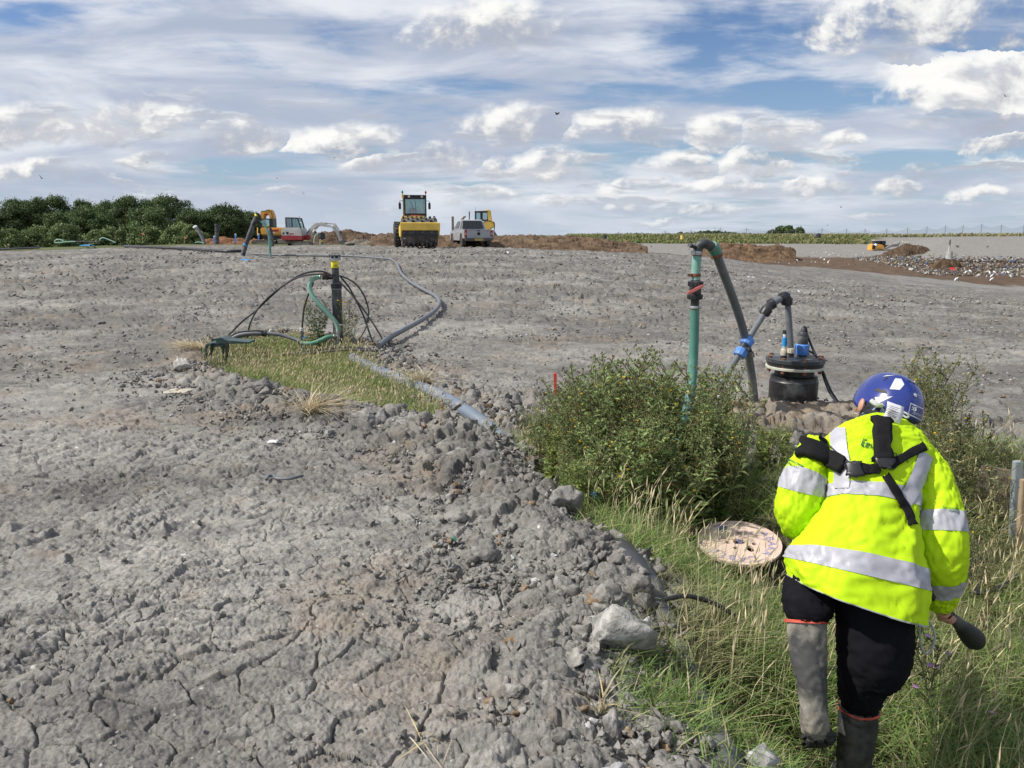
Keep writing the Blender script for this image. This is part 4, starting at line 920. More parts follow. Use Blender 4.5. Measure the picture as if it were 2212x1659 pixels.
def blades(name, P, h, w, cols, m, label, lean=.35, curve=.5, wind=(1., .2), seed=1, cat='grass', kind='stuff', tips=None):
    r = np.random.default_rng(seed); n = len(P); th = r.uniform(0, 2 * np.pi, n); D = np.stack([np.cos(th) + wind[0] * .5, np.sin(th) + wind[1] * .5], 1); D /= np.linalg.norm(D, axis=1)[:, None] + 1e-6
    f = r.uniform(0, np.pi, n); Sd = np.stack([np.cos(f), np.sin(f), np.zeros(n)], 1)
    l = np.abs(r.normal(lean, lean * .5, n)); cu = np.abs(r.normal(curve, curve * .6, n))
    T = [0, .38, .72, 1.]; W = [.8, 1., .7, 0.]; vs = []
    for t, wt in zip(T, W):
        c = P.copy(); hz = h * (l * t + cu * t * t); c[:, :2] += D * hz[:, None]; c[:, 2] += h * t / np.sqrt(1 + (l + cu * t) ** 2 * .9)
        if wt > 0: vs += [c - Sd * (w * wt / 2)[:, None], c + Sd * (w * wt / 2)[:, None]]
        else: vs.append(c)
    V = np.stack(vs, 1).reshape(-1, 3); b = (np.arange(n) * 7)[:, None]
    Q = np.concatenate([b + np.array([[0, 1, 3, 2]]), b + np.array([[2, 3, 5, 4]])]); Tt = b + np.array([[4, 5, 6]])
    C = np.repeat(cols, 7, 0)
    return V, Q, Tt, C
def heads(P, h, r, cols, seed=3, ln=.09, rad=.006):
    """stalks that carry a narrow seed head"""
    n = len(P); th = r.uniform(0, 2 * np.pi, n); l = np.abs(r.normal(.25, .18, n)); D = np.stack([np.cos(th) + .6, np.sin(th)], 1)
    def pos(t):
        c = P.copy(); c[:, :2] += D * (h * l * t * t)[:, None]; c[:, 2] += h * t / np.sqrt(1 + (l * t) ** 2); return c
    f = r.uniform(0, np.pi, n); S1 = np.stack([np.cos(f), np.sin(f), np.zeros(n)], 1); S2 = np.stack([-np.sin(f), np.cos(f), np.zeros(n)], 1)
    vs = []
    a = 1 - ln / h
    for t, q in ((0, .0014), (.5, .0012)): vs += [pos(t) - S1 * q, pos(t) + S1 * q]
    vs += [pos(a) - S1 * .001, pos(a) + S1 * .001]
    b1 = pos(a + (1 - a) * .35); rr = (rad * r.uniform(.6, 1.3, n))[:, None]
    vs += [b1 - S1 * rr, b1 - S2 * rr, b1 + S1 * rr, b1 + S2 * rr, pos(np.ones(n))]
    V = np.stack(vs, 1).reshape(-1, 3); b = (np.arange(n) * 11)[:, None]
    Q = np.concatenate([b + np.array([[0, 1, 3, 2]]), b + np.array([[2, 3, 5, 4]])])
    T = np.concatenate([b + np.array([q]) for q in ([6, 7, 10], [7, 8, 10], [8, 9, 10], [9, 6, 10], [4, 7, 6], [4, 8, 7], [5, 9, 8], [5, 6, 9])])
    return V, Q, T, np.repeat(cols, 11, 0)
def merge(name, parts, m, label, kind='stuff', cat='grass'):
    off = 0; VV = []; QQ = []; TT = []; CC = []
    for V, Q, T, C in parts:
        VV.append(V); QQ.append(Q + off); TT.append(T + off); CC.append(C); off += len(V)
    o = np_mesh(name, np.vstack(VV), [np.vstack(QQ), np.vstack(TT)], m, cols=np.vstack(CC)); return tag(o, label, cat, kind=kind)
M_grass = mat('grass_blades', attr='col', rough=.6, var=.15, scale=3, trans=.42, spec=.25)
def mixcol(n, r, pal, wts):
    i = r.choice(len(pal), n, p=np.array(wts) / sum(wts)); return np.array(pal)[i] * r.uniform(.7, 1.3, (n, 1))
GREEN, GREEN2, YEL, TAN, DRY = (.17, .28, .075), (.24, .34, .10), (.37, .40, .17), (.56, .48, .31), (.66, .58, .40)
def pl_f(x, y, zc):
    d = ray(1591 + .2808 * x, 1206.9 + .2808 * y); return Vector((d.x * zc, d.y * zc, CAMH + d.z * zc))
def grass():
    r = np.random.default_rng(5)
    # long grass in the gully
    n = 215000; y = 1.55 + 4.6 * r.random(n) ** 1.25; x = r.uniform(.35, 6.3, n); ok = (np.abs(x) < y * .78 + .35) | ((np.abs(x) < y * 1.15 + .8) & (r.random(n) < .45)); x, y = x[ok], y[ok]
    z, s = ground(x, y); cl = fbm(x * 1.8, y * 1.8, 3, 131)
    ok = (s > -.06 + .34 * r.random(len(x)) ** 1.6) & (r.random(len(x)) < .55 + .6 * cl) & (np.hypot(x - CHX, y - CHY) > .75)
    ok &= ~((x > .5) & (x < 1.5) & (y > 4.9) & (r.random(len(x)) < .45))
    # a trodden, thinner patch before the reel
    x, y, z, s, cl = x[ok], y[ok], z[ok], s[ok], cl[ok]; n = len(x)
    P = np.column_stack([x, y, z - .01]); h = (.09 + .16 * r.random(n)) * (1 + .35 * cl) * np.clip(.5 + s * 1.6, .5, 1.) * (1 + .25 * sst(3.2, 4.5, y)); RX, RY = at(1597, 1170, 4.55).x, 4.55; dr_ = np.hypot(x - RX, (y - RY)); h *= np.where(dr_ < .34, .12, np.where((dr_ < .75) & (y < RY), .62, 1.)); FX = pl_f(760, 1300, 2.7).x; h *= np.where((np.abs(x - FX) < .42) & (y < 2.75), .42, 1.)
    c = mixcol(n, r, [GREEN, GREEN2, YEL, TAN], [4, 4, 2, 1.3]); dry = sst(.05, .4, fbm(x * 1.1 + 4, y * 1.1, 3, 133))[:, None]; c = c * (1 - .55 * dry) + np.array(TAN) * .75 * .55 * dry
    w = r.uniform(.003, .0065, n)
    p1 = blades('g', P, h, w, c, None, '', .35, .75, (1., .3), 3)
    k = r.choice(n, 3000, replace=False); k = k[(s[k] > .15) & (dr_[k] > .40) & ~((np.abs(x[k] - FX) < .40) & (y[k] < 2.8)) & (r.random(len(k)) < np.clip(y[k] / 4., .25, 1))]
    p2 = heads(P[k], .26 + .24 * r.random(len(k)), r, mixcol(len(k), r, [TAN, DRY, YEL], [2, 3, 1.2]) * 1.15, ln=.085, rad=.0042)
    merge('long_grass', [p1, p2], M_grass, 'long green grass with tan seed heads filling the gully around the walker')
    # grass strip round the well
    n = 90000; x = r.uniform(-6.3, 1.0, n); y = r.uniform(5.6, 12.5, n); z, s = ground(x, y)
    ok = (s > .02 + .16 * r.random(n)) & (y > 5.5) & (x < .15 + (y - 6) * .0) ; x, y, z, s = x[ok], y[ok], z[ok], s[ok]; n = len(x); cl = fbm(x * 1.2, y * 1.2, 3, 135)
    ok = r.random(n) < .75 + .6 * cl; x, y, z, s, cl = x[ok], y[ok], z[ok], s[ok], cl[ok]; n = len(x)
    P = np.column_stack([x, y, z - .01]); h = (.07 + .12 * r.random(n)) * (1 + .4 * cl) * sst(-.02, .5, s + .25); TX = at(485, 760, 10.1).x; h *= np.where((np.abs(x - TX) < .45) & (y > 9.2) & (y < 10.9), .45, 1.)
    c = mixcol(n, r, [GREEN2, (.20, .30, .075), YEL, TAN], [4, 4, 2.5, .9]) * 1.05; w = r.uniform(.005, .010, n)
    p1 = blades('g', P, h, w, c, None, '', .25, .45, (1., 0), 4); k = r.choice(n, min(n, 2600), replace=False)
    p2 = heads(P[k], .12 + .15 * r.random(len(k)), r, mixcol(len(k), r, [TAN, DRY, YEL], [2, 3, 1.5]), ln=.06, rad=.007)
    merge('strip_grass', [p1, p2], M_grass, 'fine yellow green grass with pale seed heads covering the strip round the gas well')
    # dry straw
    def straw(px, py, n, spread, hh, label, wind, up=.6):
        c = on(px, py); r2 = np.random.default_rng(int(px)); P = np.column_stack([c.x + r2.normal(0, spread, n), c.y + r2.normal(0, spread * .6, n), np.full(n, c.z + .01)])
        V, Q, T, C = blades('s', P, hh * r2.uniform(.6, 1.15, n), r2.uniform(.004, .009, n), mixcol(n, r2, [DRY, TAN, (.5, .40, .22)], [3, 2, 2]), None, '', up, 1.0, wind, 9)
        o = np_mesh('straw_tuft', V, [Q, T], M_straw, cols=C); recenter(o); tag(o, label, 'straw', kind='thing')
    straw(672, 895, 260, .05, .34, 'tall windswept tuft of dry straw in front of the grass strip', (1.6, 0))
    straw(912, 830, 160, .06, .26, 'dry straw tuft hanging over the clods beside the blue grey pipe', (-1.0, -.6))
    straw(985, 870, 120, .09, .16, 'low scrap of dry straw among clods above the blue grey pipe', (1, -.8), 1.2)
    straw(425, 752, 260, .13, .20, 'mat of dead straw on the clay behind the green trestle', (-2., -.5), 1.3)
    straw(1295, 1545, 14, .01, .16, 'few pale straw stems standing from the clay below the concrete chunk', (0, 0), .1)
    straw(915, 1600, 12, .04, .06, 'small scatter of dead roots lying on the near clay', (0, -1), 2.)
M_straw = mat('dry_straw', attr='col', rough=.7, var=.15, scale=5, trans=.2)
grass()

# ------------------------------------------------------------------ weeds
def leafset(r, pts, dirs, L, Wd, fold=.35, droop=.4):
    """lance shaped folded leaves at points pointing along dirs"""
    n = len(pts); up = np.array([0, 0, 1.]); d = dirs / (np.linalg.norm(dirs, axis=1)[:, None] + 1e-6); s = np.cross(d, up); s /= np.linalg.norm(s, axis=1)[:, None] + 1e-6; u = np.cross(s, d)
    ro = r.normal(0, .6, n)[:, None]; s, u = s * np.cos(ro) + u * np.sin(ro), u * np.cos(ro) - s * np.sin(ro)
    L = L[:, None]; Wd = Wd[:, None]; dz = np.array([0, 0, -1.])
    v0 = pts; m1 = pts + d * L * .45 + dz * L * droop * .12; tip = pts + d * L + dz * L * droop * .6
    q = pts + d * L * .75 + dz * L * droop * .32
    vs = [v0, m1 - s * Wd * .5 + u * Wd * fold, m1, m1 + s * Wd * .5 + u * Wd * fold, q - s * Wd * .36 + u * Wd * fold * .6, q, q + s * Wd * .36 + u * Wd * fold * .6, tip]
    V = np.stack(vs, 1).reshape(-1, 3); b = (np.arange(n) * 8)[:, None]
    Q = np.concatenate([b + np.array([a]) for a in ([1, 2, 5, 4], [2, 3, 6, 5])]); T = np.concatenate([b + np.array([a]) for a in ([0, 2, 1], [0, 3, 2], [4, 5, 7], [5, 6, 7])])
    return V, Q, T
M_leaf = mat('weed_leaf', attr='col', rough=.5, var=.2, scale=6, trans=.54, spec=.3)
M_stem = mat('weed_stem', (.13, .15, .055), .6, var=.3, scale=8, dirt=(.13, .06, .045), dirt_amt=.4)
M_petal = mat('yellow_petal', (.80, .55, .02), .6, var=.15, trans=.3)
M_purple = mat('thistle_purple', (.46, .22, .50), .7, var=.2)
M_pale = mat('white_petal', (.72, .70, .60), .7, var=.1)
def weed(name, seed, H=1., nst=4, spread=.28, leaf=1., col=(.075, .125, .035), flowers=10, fm=None, fname='flowers', bushy=1., fr=.011, dry=.12, flat_head=False):
    r = np.random.default_rng(seed); t = bpy.data.objects.new(name, None); COL.objects.link(t); t.empty_display_size = .1
    mb = MB(); LP = []; LD = []; LL = []; FT = []
    for k in range(nst):
        a = r.uniform(0, 6.28); out = spread * r.uniform(.3, 1.); h = H * r.uniform(.7, 1.); top = Vector((math.cos(a) * out, math.sin(a) * out, h)); b0 = Vector((math.cos(a) * .03, math.sin(a) * .03, 0)); mid = b0.lerp(top, .5) + Vector((r.normal(0, .03), r.normal(0, .03), .05 * h))
        path = smooth_path([b0, mid, top], 6); mb.tube(path, .006, 5, 1, radii=[.0065, .005, .003]); FT.append(top)
        for i in range(2, len(path)):
            p = path[i]; f = i / len(path)
            for q in range(int(3 * bushy)):
                aa = r.uniform(0, 6.28); LP.append(p + Vector((0, 0, r.normal(0, .02)))); LD.append((math.cos(aa), math.sin(aa), r.uniform(.1, .9))); LL.append((.17 * (1 - f) ** 1.2 + .045) * r.uniform(.6, 1.2) * leaf)
            if f > .35:
                for q in range(2):
                    aa = r.uniform(0, 6.28); ln = r.uniform(.10, .24) * (1.25 - f * .5) * H; e = p + Vector((math.cos(aa) * ln * .7, math.sin(aa) * ln * .7, ln * .75)); mb.tube([p, p.lerp(e, .5) + Vector((0, 0, -.01)), e], .003, 4, 3, radii=[.0035, .002]); FT.append(e)
                    for w in range(int(7 * bushy)):
                        g = p.lerp(e, r.uniform(.25, 1.)); aa = r.uniform(0, 6.28); LP.append(g); LD.append((math.cos(aa), math.sin(aa), r.uniform(.0, 1.2))); LL.append(r.uniform(.022, .055) * leaf)
    for q in range(int(12 * bushy)):
        aa = r.uniform(0, 6.28); LP.append(Vector((math.cos(aa) * .02, math.sin(aa) * .02, r.uniform(.02, .12)))); LD.append((math.cos(aa), math.sin(aa), r.uniform(.2, .9))); LL.append(r.uniform(.13, .26) * leaf)
    st_ = mb
    LP = np.array([p[:] for p in LP]); LD = np.array(LD); LL = np.array(LL); V, Q, T = leafset(r, LP, LD, LL, LL * r.uniform(.22, .40, len(LL)))
    C = np.array(col)[None] * r.uniform(.6, 1.45, (len(LL), 1)); dm = r.random(len(LL)) < dry; C[dm] = np.array([[.20, .15, .07]]) * r.uniform(.6, 1.3, (dm.sum(), 1)); hi = r.random(len(LL)) < .2; C[hi & ~dm] *= np.array([[1.5, 1.35, 1.3]])
    np_mesh('foliage', V, [Q, T], M_leaf, t, cols=np.repeat(C, 8, 0))
    # small buds everywhere, open flowers on some tips
    for e in FT:
        for q in range(3): st_.sph(e + Vector(r.normal(0, .012, 3)), r.uniform(.004, .008), (1, 1, 1.3), u=5, v=4)
    st_.build('stem', M_stem, t)
    if flowers:
        mb = MB(); ix = r.choice(len(FT), min(flowers, len(FT)), replace=False)
        for i in ix:
            e = FT[i] + Vector((0, 0, .008))
            if flat_head:
                for q in range(9): mb.sph(e + Vector((r.normal(0, .022), r.normal(0, .022), r.normal(0, .004))), .009, (1, 1, .6), u=6, v=4)
            else: mb.lathe([(.002, -.006), (fr * .55, 0), (fr, .004), (fr * .9, .007), (fr * .2, .005)], e, (r.normal(0, .3), r.normal(0, .3), 1), 8)
        fo = mb.build(fname, fm or M_petal, t); fo['kind'] = 'stuff'
    return t
M_bud = mat('green_bud', (.15, .175, .06), .6, var=.3, scale=20)
def weeds():
    r = np.random.default_rng(77)
    va = [weed('weed_plant', 300 + k, 1., 4 + k % 3, .26 + .02 * k, (1., 1.25, .9, 1.1, 1.4)[k], [(.31, .42, .16), (.29, .40, .15), (.36, .43, .19), (.30, .41, .17), (.35, .43, .16)][k], 4 + k, bushy=(1., .75, .9, .6, 1.1)[k], dry=(.1, .2, .12, .3, .08)[k]) for k in range(5)]
    used = set()
    def place(k, x, y, h, label, group):
        o = va[k]; z = gz(x, y) - .02
        if k in used: o = copy_tree(o)
        used.add(k); o.location = (x, y, z); o.rotation_euler.z = r.uniform(0, 6.28); o.scale = (h * r.uniform(.85, 1.15), h * r.uniform(.85, 1.15), h); tag(o, label, 'weed', group); return o
    n = 0
    while n < 54:
        y = r.uniform(4.55, 6.55); px = r.uniform(1125, 1655); x = at(px, 1000, y).x
        # keep the reel, the pipe clear
        if y < 4.9 and px > 1480: continue
        top = np.interp(px, [1110, 1180, 1300, 1350, 1450, 1560, 1620, 1660], [880, 850, 830, 770, 790, 800, 850, 930]) + r.uniform(0, 40) + (5.9 - min(y, 5.9)) * 95
        zt = at(px, top, y).z; h = zt - gz(x, y)
        if h < .25: continue
        h = min(h, 1.25) * r.uniform(.85, 1.12)
        place(int(r.integers(0, 5)), x, y, h, 'leafy weed with small yellow flowers in the thicket at the foot of the green hose', 'weeds in the yellow flowered thicket'); n += 1
    for q in range(22):
        px = r.uniform(1150, 1600); y = r.uniform(5.1, 6.3); x = at(px, 1000, y).x; zt = at(px, np.interp(px, [1150, 1250, 1350, 1450, 1560, 1600], [845, 815, 762, 772, 775, 830]) + r.uniform(-6, 30), y).z; h = min(zt - gz(x, y), 1.35)
        if h > .5: place(3, x, y, h, 'leafy weed with small yellow flowers in the thicket at the foot of the green hose', 'weeds in the yellow flowered thicket')
    for px, y, h in ((1672, 5.3, .34), (1700, 4.9, .40), (1690, 5.6, .26), (1702, 5.2, .34), (1655, 5.3, .40)):
        place(int(r.integers(0, 5)), at(px, 1000, y).x, y, h, 'low leafy weed between the yellow flowered thicket and the walker', 'low weeds left of the walker')
    # right hand patch, browner and thinner
    vb = [weed('weed_plant', 340 + k, 1., 4, .30, .95, (.31, .34, .17), 4, bushy=.62, dry=.35) for k in range(2)]
    for i, (px, y, h) in enumerate(((1985, 5.4, .80), (2010, 5.0, .72), (2035, 5.5, .85), (2060, 4.9, .7), (2085, 5.3, .75), (2110, 4.8, .62), (2135, 5.2, .72), (2155, 4.9, .55), (2050, 4.4, .55), (2095, 4.3, .5), (2130, 4.2, .45), (2165, 4.5, .45), (2195, 5.3, .5), (2020, 5.8, .8), (1960, 5.7, .85))):
        o = vb[i % 2] if i < 2 else copy_tree(vb[i % 2]); x = at(px, 1000, y).x; o.location = (x, y, gz(x, y) - .02); o.rotation_euler.z = r.uniform(0, 6.28); o.scale = (h, h, h)
        tag(o, 'straggly half dry weed in the patch right of the walker', 'weed', 'half dry weeds right of the walker')
    def single(o, px, py, label, cat, h):
        c = on(px, py); o.location = c - Vector((0, 0, .02)); o.scale = (h, h, h); tag(o, label, cat)
    single(weed('thistle', 361, 1., 3, .14, .7, (.14, .20, .08), 6, M_purple, fr=.026, bushy=.8), 1985, 1590, 'creeping thistle with a cluster of purple flowers at the walker\'s right knee', 'thistle', .55)
    single(weed('thistle', 362, 1., 1, .05, .7, (.14, .20, .08), 1, M_purple, fr=.034, bushy=.7), 2133, 1655, 'thistle with a single purple flower in the grass at lower right', 'thistle', .30)
    single(weed('thistle', 363, 1., 2, .08, .6, (.08, .12, .04), 2, M_purple, fr=.034, bushy=.6), 1432, 1450, 'small thistle with pink purple flowers beside the concrete chunk', 'thistle', .24)
    single(weed('dock', 364, 1., 2, .06, .5, (.20, .12, .05), 0, bushy=1.2, dry=.5), 2108, 1400, 'rusty brown dock spike standing in the grass at the right', 'dock', .62)
    single(weed('yarrow', 365, 1., 4, .30, .5, (.10, .16, .055), 9, M_pale, bushy=1., flat_head=True), *A_(1225, 800), 'white flowered yarrow growing right of the gas well foot', 'yarrow', .62)
    single(weed('ragwort', 366, 1., 3, .16, .5, (.09, .15, .05), 6, M_petal, bushy=1., flat_head=True), *A_(1245, 775), 'yellow flowered ragwort against the gas well pipe', 'ragwort', .72)
    single(weed('weed_plant', 367, 1., 6, .36, .9, (.075, .14, .04), 0, bushy=1.3, dry=0), *A_(1010, 765), 'leafy green bush left of the gas well foot', 'weed', .70)
    single(weed('dock', 368, 1., 2, .07, 1.7, (.07, .14, .035), 0, bushy=1., dry=0), 1555, 1140, 'broad leaved green dock behind the cable reel', 'dock', .38)
weeds()
# ------------------------------------------------------------------ the walker
from mathutils.bvhtree import BVHTree
def pj(x, y, zc):                     # jacket crop
    d = ray(1591 + .3638 * x, 768 + .3638 * y); return Vector((d.x * zc, d.y * zc, CAMH + d.z * zc))
def pl_(x, y, zc):                    # legs crop
    d = ray(1591 + .2808 * x, 1206.9 + .2808 * y); return Vector((d.x * zc, d.y * zc, CAMH + d.z * zc))
RT = Vector((1, 0, 0)); FW = Vector((0, cp, -sp)); UPV = Vector((0, sp, cp))
class Loft:
    """a sleeve of cloth: rings given by centre, two half axes; wrinkled by noise"""
    def __init__(s, C, X, D, amp=.008, seed=1, sup=2.4, fold=0.):
        s.rows = np.hstack([np.array([c[:] for c in C]), np.array([x[:] for x in X]), np.array([d[:] for d in D])]); s.n = len(C); s.amp = amp; s.seed = seed; s.sup = sup; s.fold = fold
    def PA(s, t, th, off=0.):
        """points at arrays of ring number and angle"""
        R_ = s.rows; n = len(R_); i = np.clip(np.floor(t).astype(int), 0, n - 2); f = (t - i)[:, None]
        p0, p1, p2, p3 = R_[np.maximum(i - 1, 0)], R_[i], R_[i + 1], R_[np.minimum(i + 2, n - 1)]
        r = .5 * (2 * p1 + (p2 - p0) * f + (2 * p0 - 5 * p1 + 4 * p2 - p3) * f * f + (3 * p1 - p0 - 3 * p2 + p3) * f ** 3)
        e = 2 / s.sup; a, b = np.cos(th), np.sin(th); u, w = a * 1.6, b * 1.6; a = np.sign(a) * np.abs(a) ** e; b = np.sign(b) * np.abs(b) ** e
        v = r[:, 3:6] * a[:, None] + r[:, 6:9] * b[:, None]; l = np.maximum(np.linalg.norm(v, axis=1), .02)
        k = s.amp * (fbm(u * 1.3 + t * .7, w * 1.3 + t * 1.1, 3, s.seed) * 2 + .8 * (1 - 2 * np.abs(gn(u * 1.2 + t * 1.9, w * 1.2 - t * 1.3, s.seed + 7))) - .4)
        wu = u * 1.5 + .5 * gn(u * 2, w * 2 + t, s.seed + 11)
        for q, (c1, c2, am) in enumerate(((.9, -.6, 1.), (-.5, 1.1, .8), (1.6, 1.0, .55))): k = k - s.amp * .95 * am * np.exp(-(gn(wu * (1 + .3 * q) + t * c1, w * 1.5 + t * c2, s.seed + 20 + q) / .09) ** 2)
        if s.fold: k = k + s.fold * np.sin(th * 9 + t * .8 + 2 * gn(th * .7, t * .5, s.seed + 3)) * np.clip((t - 2.5) / 4, 0, 1)
        return r[:, :3] + v * (1 + (k + off) / l)[:, None]
    def grid(s, t0, t1, nt, th0=0, th1=2 * math.pi, nth=64, off=0., tf=None):
        closed = abs(th1 - th0 - 2 * math.pi) < 1e-6; m = nth if closed else nth + 1
        I, J = np.meshgrid(np.arange(nt + 1), np.arange(m), indexing='ij'); th = th0 + (th1 - th0) * J.ravel() / nth; t = t0 + (t1 - t0) * I.ravel() / nt
        if tf: t = tf(t, th)
        V = s.PA(t, th, off); F = []
        for i in range(nt):
            for j in range(nth):
                j2 = (j + 1) % m if closed else j + 1; F.append((i * m + j, (i + 1) * m + j, (i + 1) * m + j2, i * m + j2))
        return V, np.array(F), m, closed
def shell(name, V, F, m, parent, thick=.004, sm=True):
    o = np_mesh(name, V, F, m, parent, smooth=sm); md = o.modifiers.new('s', 'SOLIDIFY'); md.thickness = thick; md.offset = -1; return o
def capped(V, F, m, rows):
    """close both ends of a tube grid"""
    n = len(V); V = np.vstack([V, V[:m].mean(0), V[-m:].mean(0)]); j = np.arange(m); j2 = (j + 1) % m; k = n - m
    T = np.concatenate([np.stack([np.full(m, n), j, j2], 1), np.stack([np.full(m, n + 1), k + j2, k + j], 1)]); return V, [F, T]
def path_loft(pts, sq=(1., 1.), **kw):
    """pts: (Vector, radius); rings square to the path"""
    C = [p for p, r in pts]; X = []; D = []
    for i, (p, r) in enumerate(pts):
        t = (C[min(i + 1, len(C) - 1)] - C[max(i - 1, 0)]).normalized(); x = (RT - t * RT.dot(t)).normalized(); d = x.cross(t).normalized()
        if d.dot(FW) < 0: d = -d
        X.append(x * r * sq[0]); D.append(d * r * sq[1])
    return Loft(C, X, D, **kw)
M_hivis = mat('hi_vis_cloth', (.50, .75, .012), .75, var=.05, scale=30, spec=.2, dirt=(.46, .60, .04), dirt_amt=.05, bump=.06)
M_band = mat('reflective_tape', (.41, .41, .45), .42, var=.08, scale=40, spec=.5, dirt=(.36, .36, .40), dirt_amt=.3)
M_strap = mat('black_webbing', (.010, .010, .011), .85, var=.2, scale=60, spec=.2)
M_buckle = mat('black_buckle', (.018, .018, .020), .4)
M_trous = mat('black_trousers', (.0085, .0085, .011), .9, var=.2, scale=20, spec=.1)
M_boot = mat('rubber_boot', (.030, .032, .034), .55, dirt=(.20, .185, .155), dirt_amt=.42, scale=7, bump=.1)
M_bootmud = mat('muddy_boot', (.060, .060, .058), .6, dirt=(.36, .33, .27), dirt_amt=.8, scale=6, bump=.15)
M_bootred = mat('red_boot_rim', (.55, .075, .045), .6, dirt=(.4, .15, .1), dirt_amt=.3)
M_skin = mat('skin', (.52, .27, .19), .5, var=.08)
M_helmet = mat('blue_helmet', (.013, .030, .21), .24, var=.06, coat=.6)
M_silver = mat('reflective_sticker', (.58, .60, .64), .4)
M_text = mat('green_print', (.035, .16, .055), .7)
def person():
    gx, gy = pl_(760, 1650, 2.7).x, 2.45
    t = thing('person', 'person walking away in a yellow hi-vis jacket and blue helmet, holding a black probe', 'person', (gx, gy, gz(gx, gy)))
    L0 = -Vector(t.location)
    def put(o): o.location = L0; return o
    k = .3638 / 1661
    # torso of the jacket
    ringsLR = [((700, 408), (985, 440), 3.10, .078), ((605, 432), (1058, 495), 3.07, .105), ((535, 475), (1125, 565), 3.05, .125), ((500, 560), (1138, 645), 3.02, .140), ((508, 700), (1090, 785), 2.97, .150), ((512, 830), (1042, 950), 2.93, .160),
               ((440, 1000), (1047, 1115), 2.88, .172), ((340, 1130), (1065, 1285), 2.83, .185), ((318, 1215), (1085, 1400), 2.80, .19), ((352, 1335), (1062, 1562), 2.77, .19)]
    C = [];X = [];D = []
    for (l, r, z, d) in ringsLR:
        a = pj(*l, z); b = pj(*r, z); C.append((a + b) / 2); X.append((b - a) / 2)
    for i, (l, r, z, d) in enumerate(ringsLR):
        ax = (C[min(i + 1, len(C) - 1)] - C[max(i - 1, 0)]).normalized(); dv = X[i].normalized().cross(ax)
        if dv.dot(FW) < 0: dv = -dv
        if i > 5: dv = dv.lerp(Vector((0, 1, 0)), (i - 5) * .16)
        D.append(dv.normalized() * d)
    T = Loft(C, X, D, .0045, 5, 2.5, .006)
    V, F, m, _ = T.grid(0, 9, 110, nth=170)
    jk = put(shell('jacket', V, F, M_hivis, t))
    bt = BVHTree.FromPolygons([Vector(v) for v in V], [tuple(f) for f in F])
    # sleeves
    def pr(lst): return [(pj(x, y, z), r * k * z) for x, y, r, z in lst]
    SL = path_loft(pr([(500, 530, 84, 3.03), (448, 610, 104, 3.0), (412, 700, 116, 2.97), (386, 810, 128, 2.96), (366, 910, 132, 2.97), (372, 975, 122, 3.02), (420, 1005, 98, 3.12), (500, 1005, 78, 3.24), (580, 980, 66, 3.34)]), amp=.005, seed=11, sup=2.2)
    SR = path_loft(pr([(1075, 560, 80, 3.02), (1118, 640, 102, 2.99), (1150, 740, 118, 2.96), (1178, 870, 132, 2.93), (1196, 1000, 144, 2.9), (1206, 1150, 152, 2.88), (1206, 1270, 138, 2.89), (1208, 1370, 112, 2.92), (1204, 1450, 92, 2.94), (1198, 1500, 62, 2.95)]), amp=.005, seed=15, sup=2.2)
    Vl, Fl, ml, _ = SL.grid(0, 8, 90, nth=84); o = np_mesh('sleeve', *capped(Vl, Fl, ml, 0)[0:2], M_hivis, jk, smooth=True)
    Vr, Fr, mr_, _ = SR.grid(0, 9, 100, nth=84); o = np_mesh('sleeve', *capped(Vr, Fr, mr_, 0)[0:2], M_hivis, jk, smooth=True)
    bl = BVHTree.FromPolygons([Vector(v) for v in Vl], [tuple(f) for f in Fl]); br = BVHTree.FromPolygons([Vector(v) for v in Vr], [tuple(f) for f in Fr])
    def tape(L, a, b, nm='reflective_band', th0=0., th1=2 * math.pi, tf=None, par=jk, off=.003, mm=M_band, nt=8):
        V, F, m, c = L.grid(a, b, nt, th0, th1, 170 if L is T else 84, off, tf); return np_mesh(nm, V, F, mm, par, smooth=True)
    tape(T, 4.62, 5.12, tf=lambda t_, th: t_ + .05 * np.sin(th * 2)); tape(T, 6.98, 7.86); tape(T, 8.93, 9.0, 'hem_piping', mm=mat('grey_piping', (.33, .34, .36), .6), nt=2)
    tape(SL, 2.05, 2.98); tape(SL, 5.75, 6.6); tape(SR, 3.52, 4.30); tape(SR, 6.25, 7.15)
    # flat things laid on the cloth: the nearest cloth along the line of sight
    O = Vector((0, 0, CAMH))
    def hit(x, y, off, trees=(bt,)):
        d = (pj(x, y, 1.) - O).normalized(); best = None
        for tr in trees:
            q = tr.ray_cast(O, d)
            if q[0] is not None and (best is None or q[3] < best[3]): best = q
        if best is None: return None
        n = best[1] if best[1].dot(d) < 0 else -best[1]; return best[0] + n * off
    def patch(nm, quad, nu, nv, off, mm, par, trees=(bt,), thick=0, curve=None):
        """four crop corners (a b along the top, d c along the bottom)"""
        a, b, c, d = [np.array(q, float) for q in quad]; V = []; last = None
        for i in range(nv + 1):
            for j in range(nu + 1):
                u, v = j / nu, i / nv; p = (a * (1 - u) + b * u) * (1 - v) + (d * (1 - u) + c * u) * v
                h = hit(p[0], p[1], off, trees) or last or Vector((0, 3, 1)); last = h; V.append(h[:])
        F = [(i * (nu + 1) + j, i * (nu + 1) + j + 1, (i + 1) * (nu + 1) + j + 1, (i + 1) * (nu + 1) + j) for i in range(nv) for j in range(nu)]
        V = np.array(V); G = V.reshape(nv + 1, nu + 1, 3)
        for _ in range(3 if thick > .006 else 1): G[1:-1] = (G[:-2] + G[2:] + 2 * G[1:-1]) / 4
        o = np_mesh(nm, G.reshape(-1, 3), np.array(F), mm, par, smooth=True)
        if thick: md = o.modifiers.new('s', 'SOLIDIFY'); md.thickness = thick; md.offset = -1 if False else 1
        return o
